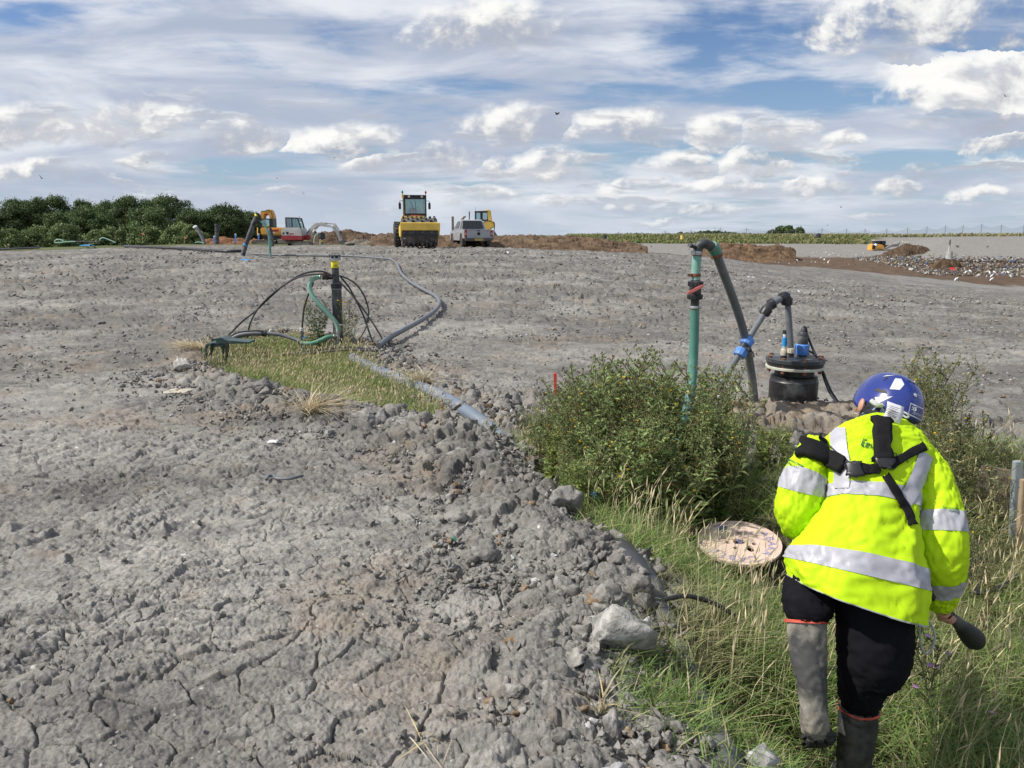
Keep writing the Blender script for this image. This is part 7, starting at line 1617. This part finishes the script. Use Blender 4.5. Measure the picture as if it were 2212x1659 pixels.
# far trees to the right
tree(1692, 489, 44, 300, DG, 'large far tree rising over the grass bank behind the litter fence', n=3800, leaf=.75, zb=-2.)
tree(1722, 491, 26, 305, MG, 'pale far tree touching the right side of the large far tree', n=2200, leaf=.75, zb=-2.)
tree(1664, 500, 30, 305, DG, 'smaller far tree at the left side of the large far tree', n=1600, leaf=.7, zb=-2.)
for i, px in enumerate((2131, 2143, 2152, 2160, 2170, 2178, 2187, 2197, 2208, 2216)):
    tree(px, 505 + (i * 7) % 4 - 2, 12, 420, DG, 'small far tree in the row behind the grey hill', n=700, leaf=.7, zb=-3., group='row of far trees behind the grey hill')
def wood(name, label, rows, col, n, leaf):
    r = np.random.default_rng(n); VV = []; CC = []
    for (x0, x1, top0, top1, Y) in rows:
        m = int(n * (x1 - x0) / 250); px = r.uniform(x0, x1, m); f = (px - x0) / (x1 - x0); tp = top0 + (top1 - top0) * f; dd = ray(1700, 500); Yj = Y + r.uniform(-6, 14, m)
        X = (px - CX) / FPX / cp * Yj * .99; zt = CAMH - (tp - 505 + 2.2 * fbm(px * .09, px * 0, 3, 7) * 2.) / FPX * Yj; z = -3 + (zt + 3) * r.random(m) ** .55
        P = np.stack([X, Yj, z], 1); s = leaf * r.uniform(.5, 1.3, m); nm = r.normal(size=(m, 3)) + np.array([0, -.4, .6]); nm /= np.linalg.norm(nm, axis=1)[:, None]; a = np.cross(nm, r.normal(size=(m, 3))); a /= np.linalg.norm(a, axis=1)[:, None]; c = np.cross(nm, a)
        VV.append(np.stack([P - a * s[:, None], P + c * s[:, None] * .6, P + a * s[:, None], P - c * s[:, None] * .6], 1).reshape(-1, 3)); CC.append(np.repeat(np.array(col)[None] * r.uniform(.6, 1.4, (m, 1)), 4, 0))
    V = np.vstack(VV); o = np_mesh(name, V, np.arange(len(V)).reshape(-1, 4), M_tree, cols=np.vstack(CC)); tag(o, label, name.replace('_', ' '), kind='stuff')
wood('far_wood', 'dark far wood along the horizon behind the grass bank', [(1300, 1350, 517, 512, 300), (1345, 1400, 506, 507, 300), (1395, 1470, 509, 509, 300), (1455, 1500, 504, 506, 310), (1490, 1545, 502, 500, 310), (1540, 1600, 502, 507, 310), (1585, 1670, 506, 509, 310), (1820, 1880, 513, 512, 420), (1860, 1872, 511, 511, 420), (1960, 1985, 507, 512, 420)], DG, 9000, .8)

# brown spoil heaps: knolls of clods with broken outlines
M_soil = mat('brown_soil', attr='col', rough=.95, var=.35, scale=1.1, spec=.1, bump=.5, dirt=(.17, .125, .085), dirt_amt=.3)
def heap(label, pts, Y, depth, colr=(.105, .070, .045), rough=.16, zbase=None, seed=1, cell=.5, name='soil_heap'):
    """pts: picture outline (x, top, bottom) along the heap; Y forward distance, or one for each point"""
    pts = np.array(pts, float); nx = int(max(60, (pts[-1, 0] - pts[0, 0]) * 1.1)); ny = 54 if (Y if np.isscalar(Y) else Y[0]) < 100 else 64; px = np.linspace(pts[0, 0], pts[-1, 0], nx); tp = np.interp(px, pts[:, 0], pts[:, 1]); bt = np.interp(px, pts[:, 0], pts[:, 2]); Ys = np.full(nx, Y) if np.isscalar(Y) else np.interp(px, pts[:, 0], Y)
    V = []; u = np.linspace(-1, 1, ny)
    X = np.zeros((ny, nx)); YY = np.zeros((ny, nx)); Z = np.zeros((ny, nx))
    for i in range(nx):
        a = at(px[i], tp[i], Ys[i]); b = at(px[i], bt[i], Ys[i] - depth * .5); H = a.z - b.z; s = np.clip(1 - np.abs(u) ** 1.7, 0, 1); X[:, i] = a.x + (u * depth) * (a.x / Ys[i]); YY[:, i] = Ys[i] + u * depth; Z[:, i] = b.z - (.12 * H + (1.1 if Ys[i] > 90 else 0)) + (H * 1.12 + (1.1 if Ys[i] > 90 else 0)) * s
    n1 = fbm(X / cell * .35, YY / cell * .35, 4, seed); c1, c2, cid, _, _ = worley(X / cell, YY / cell * 1.2, seed + 3); d1, d2, did, _, _ = worley(X / cell * 2.6, YY / cell * 2.6, seed + 4)
    env = np.clip(1 - np.abs(u)[:, None] ** 4, 0, 1) * np.clip(np.minimum(np.arange(nx), nx - 1 - np.arange(nx))[None] / 4., 0, 1)
    Z += .72 * env * cell * (rough * 3. * n1 + .55 * np.sqrt(np.clip(1 - (c1 / .7) ** 2, 0, 1)) * cid + .25 * np.sqrt(np.clip(1 - (d1 / .7) ** 2, 0, 1)) * did - .22)
    C = np.array(colr)[None, None] * (.65 + .7 * cid[..., None]) * np.ones((ny, nx, 1)); V = np.stack([X, YY, Z], -1).reshape(-1, 3)
    i = np.arange(ny - 1)[:, None] * nx; j = np.arange(nx - 1)[None]; F = np.stack([i + j, i + j + 1, i + nx + j + 1, i + nx + j], -1).reshape(-1, 4)
    o = np_mesh(name, V, F, M_soil, cols=C.reshape(-1, 3)); recenter(o); tag(o, label, 'heap', kind='thing'); return o
heap('long ragged brown spoil heap along the crest behind the white mini excavator', [(664, 506, 533), (690, 505, 534), (740, 503, 534), (752, 499.5, 534), (765, 504, 534), (800, 506.5, 534), (850, 510, 535), (880, 514, 535)], 76., 7.5, (.078, .053, .036), seed=1, cell=.8)
heap('long brown spoil heap along the crest behind the roller and the pickup', [(800, 511, 535), (850, 508, 536), (900, 510, 536), (950, 513, 537), (1000, 514, 538), (1060, 513, 539), (1100, 511.5, 540), (1180, 512.5, 541), (1240, 514, 543), (1300, 519, 545), (1350, 527, 547), (1400, 538, 549)], [62, 62, 61, 60, 60, 60, 60, 60, 60, 60, 60, 60], 7.5, (.115, .078, .050), seed=2, cell=.7)
heap('low reddish spoil heap in front of the tree line by the far pipes', [(440, 522, 528), (470, 514, 528), (500, 517, 528), (540, 519, 529), (600, 521, 530)], 80., 3.5, (.15, .075, .04), seed=3, cell=.7)
heap('grey and brown mound in front of the spoil beside the green tub', [(735, 530, 536), (752, 523, 536), (768, 517, 536), (790, 522, 536), (815, 528, 536), (840, 533, 537)], 68., 2.2, (.16, .14, .115), seed=4, cell=.5)
heap('broad brown heap dotted with gulls beyond the riser elbow', [(1512, 540, 551), (1540, 529, 552), (1570, 527, 553), (1620, 528.5, 553), (1650, 534, 553), (1680, 531.5, 552), (1705, 535, 551), (1720, 543, 550)], 150., 9, (.12, .078, .048), seed=5, cell=1.1)
heap('dark brown spoil heap beside the small orange tracked machine', [(1905, 550, 557), (1925, 541, 559), (1945, 532, 559), (1958, 526, 559), (1970, 529, 559), (1980, 535, 559), (1992, 532, 558), (2005, 538, 557), (2028, 552, 556)], 160., 8, (.075, .052, .034), seed=6, cell=1.2)
heap('small brown heap round the concrete chamber in the waste', [(2004, 586, 592), (2015, 571, 592), (2028, 562, 593), (2040, 557, 593), (2060, 560, 593), (2072, 568, 592), (2082, 586, 590)], 118., 3., (.085, .057, .035), seed=7, cell=.8)

# litter fence
def fence():
    t = thing('litter_fence', 'tall litter netting fence on thin posts across the far grass bank', 'fence', (at(1800, 505, 242).x, 242, 0)); M_p = mat('fence_post', (.22, .23, .24), .6); L0 = -Vector(t.location)
    tops = [(1290, 502), (1337, 500), (1386.5, 500), (1436.6, 498), (1493, 496), (1556, 492), (1613, 492), (1669, 492.5), (1720, 493), (1776, 492.5), (1829, 494), (1869, 494), (1916, 494), (1961, 491), (2003, 489), (2043, 487), (2081, 486), (2121, 483), (2164, 485), (2212, 486), (2260, 487)]
    Ys = [234 if x < 2100 else 228 for x, _ in tops]; Ps = []
    for (x, y), Y in zip(tops, Ys):
        a = at(x, y, Y); z = min(gz(a.x, Y), a.z - 3) - .3; m = MB(); m.cyl((a.x, Y, z), a, .08, n=6); o = m.build('post', M_p, t); o.location = L0; Ps.append((a, z))
    V = []; F = []
    for i in range(len(Ps) - 1):
        (a, za), (b, zb) = Ps[i], Ps[i + 1]
        for k in range(9):
            f = k / 8; p = a.lerp(b, f); sag = .9 * 4 * f * (1 - f); V += [(p.x, p.y + .15, p.z - .25 - sag), (p.x, p.y + .15, za * (1 - f) + zb * f)]
        n0 = i * 18; F += [(n0 + 2 * k, n0 + 2 * k + 1, n0 + 2 * k + 3, n0 + 2 * k + 2) for k in range(8)]
    nm = bpy.data.materials.new('netting'); nm.use_nodes = True; N = nm.node_tree.nodes; L = nm.node_tree.links; tr = N.new('ShaderNodeBsdfTransparent'); ms = N.new('ShaderNodeMixShader'); ms.inputs[0].default_value = .16; b_ = N['Principled BSDF']; b_.inputs['Base Color'].default_value = (.10, .12, .15, 1); L.new(tr.outputs[0], ms.inputs[1]); L.new(b_.outputs[0], ms.inputs[2]); L.new(ms.outputs[0], N['Material Output'].inputs['Surface'])
    o = np_mesh('net', np.array(V), np.array(F), nm, t); o.location = L0
    m = MB()
    for i in range(len(Ps) - 1):
        a, b = Ps[i][0], Ps[i + 1][0]; m.tube([a + Vector((0, .15, -.25)), a.lerp(b, .5) + Vector((0, .15, -1.15)), b + Vector((0, .15, -.25))], .02, 4, 5)
    o = m.build('top_wire', M_p, t); o.location = L0
fence()
# rank grass on the far bank
def bankgrass():
    r = np.random.default_rng(9); n = 26000; azd = r.uniform(4, 38, n); rr = r.uniform(221, 262, n); x = rr * np.sin(np.radians(azd)); y = rr * np.cos(np.radians(azd)); keep = (azd < 24.4) | (rr > 252); x, y, rr = x[keep], y[keep], rr[keep]; n = len(x); z, _ = ground(x, y)
    P = np.column_stack([x, y, z - .1]); top = sst(232, 240, rr)[:, None]; c = mixcol(n, r, [(.15, .20, .065), (.24, .26, .10), (.36, .32, .18)], [3, 3, 2]) * (1 - .5 * top) + np.array([[.42, .37, .22]]) * .5 * top
    V, Q, T, C = blades('b', P, r.uniform(.6, 1.5, n), r.uniform(.25, .6, n), c, None, '', .3, .4, (1, 0), 6); tag(np_mesh('bank_grass', V, [Q, T], M_grass, cols=C), 'rank green and tan grass on the far bank', 'grass', kind='stuff')
bankgrass()
# waste spread over the tip
def waste():
    r = np.random.default_rng(14); n = 7500; px = 1840 + 400 * r.random(n) ** .75; lo = np.interp(px, [1840, 1900, 2000, 2080, 2240], [560, 566, 592, 594, 598]); hi = np.interp(px, [1840, 1900, 2000, 2050, 2120, 2240], [556, 552, 555, 549, 545, 548]); py = hi + (lo - hi) * r.random(n)
    dz = np.array([ray(a, b)[:] for a, b in zip(px, py)]); z = np.full(n, -3.5)
    for _ in range(6): k = (z + .1 - CAMH) / dz[:, 2]; x = dz[:, 0] * k; y = dz[:, 1] * k; z = .5 * z + .5 * ground(x, y)[0]
    pal = np.array([(.55, .55, .54), (.70, .70, .68), (.38, .35, .30), (.22, .19, .16), (.10, .095, .09), (.05, .05, .055), (.08, .13, .32), (.05, .20, .55), (.55, .42, .10), (.45, .10, .06), (.30, .38, .33), (.40, .30, .20), (.16, .30, .30)]); c = pal[r.choice(13, n, p=(lambda q: q / q.sum())(np.array([3.5, 2.5, 5, 6, 4, 2, 1, .5, .6, .4, .8, 4, .4])))]
    protos = [hull_rock(900 + k_, 8, 0, .45, .3) for k_ in range(8)]; c = c * .6; br_ = r.random(n) < .42; c[br_] = np.array([.10, .07, .045]) * r.uniform(.7, 1.4, (br_.sum(), 1)); s = (.06 + .26 * r.random(n) ** 3) * np.clip(np.hypot(x, y) / 100, .8, 1.5)
    scatter_rocks('tipped_waste', np.column_stack([x, y, z]), s, c, mat('waste_pieces', attr='col', rough=.6, var=.15, scale=2), 'spread of tipped household waste, bags and scraps on the landfill floor', protos=protos, sink=.3, tilt=1.5)
    n = 300; px = r.uniform(1480, 1960, n); py = r.uniform(545, 572, n); dz = np.array([ray(a, b)[:] for a, b in zip(px, py)]); z = np.full(n, -3.2)
    for _ in range(6): k = (z - CAMH) / dz[:, 2]; x = dz[:, 0] * k; y = dz[:, 1] * k; z = .5 * z + .5 * ground(x, y)[0]; c = pal[r.choice(4, n)]
    scatter_rocks('scattered_litter', np.column_stack([x, y, z]), .08 + .25 * r.random(n) ** 2, c, mat('litter_pieces', attr='col', rough=.6, var=.15, scale=2), 'scattered pale litter on the brown soil', protos=protos, sink=.3)
waste()
# chamber, red funnel, far wells
P = W2(D5, 118.)
t = wthing('concrete_chamber', 'pale concrete chamber ring with a dark standpipe rising from the brown heap in the waste', 'chamber', P(1428, 470))
M_conc = mat('pale_concrete', (.40, .40, .38), .85, dirt=(.28, .26, .23), dirt_amt=.4, scale=2)
wb(MB().cyl(P(1428, 480), P(1428, 376), .50, n=20), 'ring', M_conc, t); wb(MB().cyl(P(1426, 376), P(1432, 312), .13, n=12), 'lower_pipe', M_conc, t); wb(MB().cyl(P(1432, 312), P(1440, 250), .125, .13, n=12), 'upper_pipe', M_dark, t)
P = W2(D5, 112.)
m = MB(); a, b, c, d, e = P(1410, 612, -.3), P(1545, 612, -.3), P(1490, 540, .3), P(1455, 538, .3), P(1475, 612, 1.3); bm = m.bm; vs = [bm.verts.new(v) for v in (a, b, c, d, e)]
for f in ((0, 1, 2, 3), (1, 4, 2), (4, 0, 3), (4, 3, 2), (0, 4, 1)): bm.faces.new([vs[i] for i in f])
bmesh.ops.bevel(bm, geom=list(bm.edges), offset=.03, segments=1, affect='EDGES'); o = lone(m, 'red_hopper', M_red, 'red tapered hopper lying at the edge of the waste', 'hopper')
def far_pipe(Cf, zc, pts, r, m, label, name='well_pipe', cat='pipe', group=None):
    P = W2(Cf, zc); t = wthing(name, label, cat, P(*pts[0]), group); wb(MB().tube([P(*p) for p in pts], r, 10, 1), 'pipe', m, t); return t, P
# leaning well by the excavators
t, P = far_pipe(C2, 33., [(205, 945), (245, 795), (360, 490), (395, 395)], .10, M_blackdusty, 'black well pipe leaning right with yellow label and green hose, near the orange excavator')
wb(MB().cyl(P(240, 800), P(250, 785), .108, n=12), 'blue_band', M_bright_blue, t); wb(MB().cyl(P(398, 400), P(425, 335), .085, n=12), 'upper_pipe', M_black, t); wb(MB().cyl(P(405, 375), P(416, 345), .092, n=12), 'label', M_yellow, t); wb(MB().cyl(P(412, 350), P(428, 328), .12, n=14), 'flange_cap', M_black, t); wb(MB().cyl(P(355, 500), P(380, 455), .118, n=12), 'coupling', M_black, t); wb(MB().tube([P(385, 425), P(430, 435), P(470, 460)], .06, 8, 4), 'outlet', M_black, t)
lone(MB().tube([P(470, 458), P(510, 480), P(555, 560), P(585, 660), P(598, 780), P(600, 880), P(607, 960)], .055, 8, 6), 'green_hose', M_greenhose, 'green hose dropping from the leaning well pipe to the ground', 'hose')
t, P = far_pipe(C2, 50., [(636, 806), (622, 690), (614, 610)], .13, M_blackdusty, 'upright black well pipe in front of the orange excavator tracks')
wb(MB().cyl(P(614, 612), P(606, 545), .085, n=10).cyl(P(612, 585), P(650, 578), .05, n=8), 'valve_top', M_black, t)
t, P = far_pipe(C2, 66., [(1345, 806), (1347, 690)], .16, M_greyst, 'grey based black pump canister standing right of the mini excavator tracks', 'pump_canister', 'canister')
wb(MB().cyl(P(1352, 700), P(1352, 630), .30, n=16).cyl(P(1352, 625), P(1352, 615), .20, n=12).cyl(P(1348, 615), P(1356, 588), .03, n=6), 'canister_body', M_black, t); wb(MB().box(P(1362, 735, -.2), (.16, .05, .10)), 'yellow_tag', M_yellow, t); wb(MB().box(P(1338, 712, -.2), (.10, .05, .08)), 'white_tag', M_white, t)
lone(MB().tube([P(1320, 632), P(1285, 636), P(1258, 665), P(1245, 710), P(1243, 765)], .06, 8, 6), 'green_hose', M_palehose, 'green hose arching from the pump canister to the ground', 'hose')
t, P = far_pipe(D1, 62., [(1886, 575), (1892, 410)], .17, M_blackdusty, 'upright black well pipe before the trees left of the leaning pipe'); wb(MB().cyl(P(1891, 470), P(1892, 440), .20, n=12).cyl(P(1892, 425), P(1892, 405), .22, n=12), 'flange_cap', M_black, t)
t, P = far_pipe(D1, 62., [(1782, 575), (1760, 520), (1712, 432)], .14, M_grey, 'grey pipe leaning left before the trees'); wb(MB().tube([P(1712, 432), P(1702, 425), P(1690, 440)], .12, 8, 3), 'elbow', M_white, t)
for px_, y0, y1, Cf, zc, lb in ((1866, 515, 572, D1, 60., 'blue and white stake beside the upright far pipe'), (2052, 498, 566, D1, 60., 'blue and white stake between the far pipes and the leaning pipe'), (100, 645, 755, C2, 58., 'blue and white stake left of the leaning pipe foot'), (435, 640, 720, C2, 60., 'blue and white stake against the orange excavator track')):
    P = W2(Cf, zc); t = wthing('marker_stake', lb, 'stake', P(px_, y1)); wb(MB().box((P(px_, y1) + P(px_, y0)) / 2, (.10, .06, (P(px_, y1) - P(px_, y0)).length)), 'post', M_bright_blue2 if 'M_bright_blue2' in globals() else M_blue, t); wb(MB().box(P(px_, y0, 0), (.11, .07, .18)), 'white_top', M_white, t)
t, P = far_pipe(D4, 205., [(2042, 188), (2043, 155)], .55, M_black, 'far black well pipe with a sloping arm on the grass bank'); wb(MB().tube([P(2040, 158), P(2025, 160), P(2005, 182)], .22, 6, 3), 'arm', M_grey, t)
t, P = far_pipe(D4, 120., [(178, 222), (180, 170)], .35, M_black, 'far black well pipe on the brown heap left of the fence'); wb(MB().cyl(P(184, 200), P(184, 165), .15, n=8), 'side_pipe', M_black, t)
t, P = far_pipe(D5, 215., [(968, 234), (968, 206)], .5, M_black, 'far dark well pipe on the bank right of the orange tracked machine'); wb(MB().tube([P(970, 212), P(982, 215), P(990, 232)], .2, 6, 3), 'arm', M_grey, t)
t, P = far_pipe(D4, 200., [(850, 205), (851, 170)], .35, M_yel, 'small far yellow post on the grass bank', 'marker_post', 'post')
# green tub, rag, sheets
P = W2(C2, 58.); b = P(1762, 842); t = wthing('green_tub', 'round dark green tub with a muddy rim in front of the spoil heap', 'tub', b); k = .1488 * 58 / FPX
wb(MB().lathe([(48 * k, 0), (58 * k, 20 * k), (66 * k, 62 * k), (62 * k, 62 * k), (50 * k, 12 * k)], b, n=20), 'bowl', mat('tub_green', (.035, .085, .06), .5, dirt=(.16, .15, .12), dirt_amt=.3, scale=3), t); wb(MB().lathe([(66 * k, 60 * k), (72 * k, 64 * k), (72 * k, 84 * k), (60 * k, 88 * k)], b, n=20), 'rim', mat('muddy_rim', (.25, .22, .17), .8), t)
def rag(px, py, w, h, m, label, name, cat, seed, zl=.03):
    c = on(px, py); k = (c - cam.location).length / FPX; r = np.random.default_rng(seed); n = 14; g = np.linspace(-1, 1, n); X, Y_ = np.meshgrid(g, g); e = 1 + .35 * fbm(X * 1.5 + seed, Y_ * 1.5, 2, seed); Z = .5 * np.abs(fbm(X * 2 + seed, Y_ * 2, 3, seed + 1)) * h * k * 2.2 * np.clip(1.3 - X * X - Y_ * Y_, .1, 1) + zl
    V = np.stack([c.x + X * e * w * k / 2, c.y + Y_ * e * w * k * .5, c.z + Z], -1).reshape(-1, 3); i = np.arange(n - 1)[:, None] * n; j = np.arange(n - 1)[None]; F = np.stack([i + j, i + j + 1, i + n + j + 1, i + n + j], -1).reshape(-1, 4); o = np_mesh(name, V, F, m, smooth=True); recenter(o); md = o.modifiers.new('s', 'SOLIDIFY'); md.thickness = .01; o['kind'] = 'thing'; tag(o, label, cat)
rag(530, 565, 18, 6, M_bright_blue, 'crumpled blue rag on the clay below the leaning pipe', 'blue_rag', 'rag', 3, .06)
rag(514, 528, 18, 5, M_white, 'white plastic sheet on the crest left of the leaning pipe', 'white_sheet', 'sheet', 4, .1)
rag(978, 1172, 12, 10, mat('green_scrap_plastic', (.03, .30, .15), .5), 'small green plastic scrap on the near clay', 'green_scrap', 'scrap', 5, .02)
rag(385, 848, 44, 2, mat('pale_card', (.46, .42, .33), .8), 'flat pale strip of card lying on the clay left of the grass strip', 'pale_strip', 'scrap', 6, .02)
rag(590, 958, 18, 4, M_white, 'small white scrap on the near clay left of the bent pipe', 'white_scrap', 'scrap', 7, .02)
rag(1620, 600, 18, 3, M_white, 'white scrap on the clay slope right of the riser valve', 'white_scrap', 'scrap', 8, .03)
gp = [on(*p) for p in ((577, 1045), (580, 1038), (592, 1036), (598, 1042), (625, 1043), (655, 1036))]
lone(MB().tube([p + Vector((0, 0, .03)) for p in gp], .011, 8, 6), 'bent_pipe', M_grey, 'short bent grey pipe piece lying on the near clay', 'pipe')
# pipes and hoses along the left crest
def crest(pts, r, m, label, name='black_pipe', cat='pipe', lift=.05, zc=None):
    if zc: P = W2(D1, zc); W = [P(*p) for p in pts]
    else: W = [on(*D1(*p)) + Vector((0, 0, lift)) for p in pts]
    lone(MB().tube(W, r, 8, 6), name, m, label, cat)
crest([(0, 640), (100, 632), (220, 626), (340, 620)], .07, M_black, 'black pipe along the crest at the left edge', lift=.10)
crest([(1080, 612), (1250, 620), (1400, 628), (1600, 637), (1780, 650), (1960, 662), (2110, 660)], .075, M_black, 'long black pipe lying along the crest below the trees', lift=.12)
crest([(630, 600), (720, 602), (820, 608)], .05, M_bright_blue, 'thin blue pipe lying on the crest below the bushes', 'blue_pipe', lift=.12)
crest([(660, 556), (760, 558), (870, 560)], .06, M_black, 'black pipe on the skyline between two green hoses', zc=56.)
crest([(660, 556), (590, 558), (520, 566), (485, 566), (478, 552), (500, 538), (535, 542), (555, 556)], .045, M_palehose, 'pale green hose curled in a loop on the left skyline', 'green_hose', 'hose', zc=56.)
crest([(868, 548), (878, 530), (900, 524), (935, 535), (985, 556), (1005, 566)], .045, M_palehose, 'pale green hose arching over the skyline right of the black pipe', 'green_hose', 'hose', zc=56.)
crest([(1700, 566), (1725, 560), (1755, 565), (1775, 574)], .04, M_palehose, 'small pale green hose at the foot of the far leaning pipe', 'green_hose', 'hose', zc=56.)
# fence twigs: two pale flagged canes before the bushes
P = W2(D1, 60.)
for x, y, y2, lb in ((1242, 490, 560, 'left of two thin canes with orange flags before the bushes'), (1610, 522, 566, 'right of two thin canes with orange flags before the bushes')):
    t = wthing('flag_cane', lb, 'cane', P(x, y2)); wb(MB().cyl(P(x, y2), P(x, y), .02, n=5), 'cane', M_wood2, t); wb(MB().box(P(x + 4, y, 0), (.22, .02, .10), (0, .5, 0)), 'flag', mat('orange_flag', (.75, .30, .15), .6), t)

# gulls standing on the tip, crows, and birds in the air
M_gull = mat('gull_white', (.80, .80, .78), .7); M_gwing = mat('gull_wing', (.32, .33, .35), .7); M_crow = mat('crow_black', (.015, .015, .017), .5)
def stand_bird(name, dark=False):
    t = bpy.data.objects.new(name, None); COL.objects.link(t); t.empty_display_size = .1
    m = MB(); m.lathe([(.01, -.26), (.05, -.18), (.10, -.06), (.115, .04), (.095, .13), (.06, .19), (.058, .24), (.06, .27), (.035, .31), (.012, .34), (.004, .38)], (0, 0, .26), (.75, 0, .55), 10); m.cyl((-.02, .03, .2), (-.02, .03, 0), .008, n=4); m.cyl((-.02, -.03, .2), (-.02, -.03, 0), .008, n=4); m.build('body', M_crow if dark else M_gull, t)
    for s in (-1, 1):
        m = MB(); m.sph((-.06, .085 * s, .25), .12, (1.5, .22, .55), (0, R(-34), 0), 8, 6); m.build('wing', M_crow if dark else M_gwing, t)
    return t
def fly_bird(name, dark, flap):
    t = bpy.data.objects.new(name, None); COL.objects.link(t); t.empty_display_size = .1
    m = MB(); m.lathe([(.01, -.28), (.06, -.15), (.09, 0), (.07, .12), (.045, .2), (.01, .28)], (0, 0, 0), (1, 0, 0), 8); m.build('body', M_crow if dark else M_gull, t)
    for s in (-1, 1):
        m = MB(); bm = m.bm; q = [bm.verts.new(p) for p in ((.10, .05 * s, .02), (-.10, .05 * s, .02), (-.14, .34 * s, .02 + .26 * flap), (.08, .32 * s, .02 + .26 * flap), (-.20, .70 * s, .02 + .34 * flap))]; bm.faces.new((q[0], q[1], q[2], q[3])); bm.faces.new((q[3], q[2], q[4])); bmesh.ops.solidify(bm, geom=list(bm.faces), thickness=.015); m.build('wing', M_crow if dark else M_gwing, t)
    return t
def birds():
    r = np.random.default_rng(31); g0 = stand_bird('gull'); k0 = stand_bird('crow', True); n = 0
    spots = [('edge', x, y) for x, y in ((1950 + i * 0, 0) for i in range(0))]
    G = [(D5(x, y)) for x, y in ((1720, 650), (1870, 652), (1888, 640), (2077, 660), (1822, 658), (1868, 690), (1498, 690), (1850, 612), (1822, 606), (1905, 612), (1960, 610), (1985, 616), (2020, 616), (2042, 614), (2056, 614), (1600, 610), (1650, 600), (942, 282), (998, 285), (966, 290))] + \
        [(D4(x, y)) for x, y in ((278, 305), (375, 232), (395, 240), (410, 236), (432, 238), (437, 218), (450, 240), (470, 230), (755, 315), (820, 318), (1165, 238), (1215, 268), (1290, 238), (1310, 232), (1352, 245), (1250, 305), (1290, 345), (1365, 330), (1705, 335), (1725, 360), (1778, 368), (1815, 320), (1858, 400), (2060, 378), (2100, 330), (2135, 352), (2165, 340), (2125, 412), (1560, 330), (1480, 285), (1420, 262), (1600, 372), (1240, 365))] + \
        [(C3(x, y)) for x, y in ((1795, 800), (1925, 805), (2080, 792), (2130, 800), (2170, 800))]
    for i, (px, py) in enumerate(G):
        p = on(px, py); o = g0 if i == 0 else copy_tree(g0); s = .95; o.location = p; o.rotation_euler.z = r.uniform(0, 6.28); o.scale = (s,) * 3; tag(o, 'white gull standing on the ground by the brown soil and waste', 'gull', 'gulls standing about the tip')
    K = [D4(585, 275), D4(620, 240), D4(1845, 200), D5(1520, 335), D5(1830, 335), D5(1510, 330), D4(1400, 240), D4(915, 298), D4(1580, 275)]
    for i, (px, py) in enumerate(K):
        p = on(px, py); o = k0 if i == 0 else copy_tree(k0); o.location = p; o.rotation_euler.z = r.uniform(0, 6.28); o.scale = (.95,) * 3; tag(o, 'black crow standing on the ground at the far tip', 'crow', 'crows standing about the tip')
    f0 = fly_bird('flying_crow', True, .5); f1 = fly_bird('flying_gull', False, .3)
    FL = [(1204, 246, 45, 1, 'large black bird flying in the open sky above the middle cumulus', 1.6), (90, 385, 60, 1, 'black bird flying above the left end of the tree line', 1.5), (2172, 208, 50, 1, 'black bird gliding before the big white cumulus', 1.), (318, 351, 60, 0, 'pale gull flying left of the small white cloud', 1.2), (598, 385, 60, 0, 'pale gull flying above the orange excavator', 1.2), (655, 418, 60, 0, 'pale gull flying just above the white mini excavator', 1.5), (724, 341, 60, 0, 'pale gull flying left of the roller beacons', 1.),
          (1544, 493.5, 150, 1, 'black bird flying before the far wood', 1.8), (1676, 492, 150, 1, 'black bird flying left of the large far tree', 1.8), (1788, 487, 150, 1, 'black bird flying above the far sloping arm well', 1.6), (1817, 448, 120, 1, 'black bird high above the netting fence', 1.5), (1990, 520, 100, 1, 'black bird flying low above the brown spoil heap', 1.3), (2124, 524, 100, 1, 'black bird flying low before the grey hill', 1.6), (2296, 200, 80, 0, '', 1.)][:-1]
    u = {}
    for px, py, Y, dk, lb, s in FL:
        src = f0 if dk else f1; o = src if dk not in u else copy_tree(src); u[dk] = 1; o.location = at(px, py, Y * 3.); o.rotation_euler = (r.uniform(-.5, .5), r.uniform(-.2, .2), r.uniform(0, 6.28)); o.scale = (s,) * 3; tag(o, lb, 'bird', 'birds in the air')
birds()
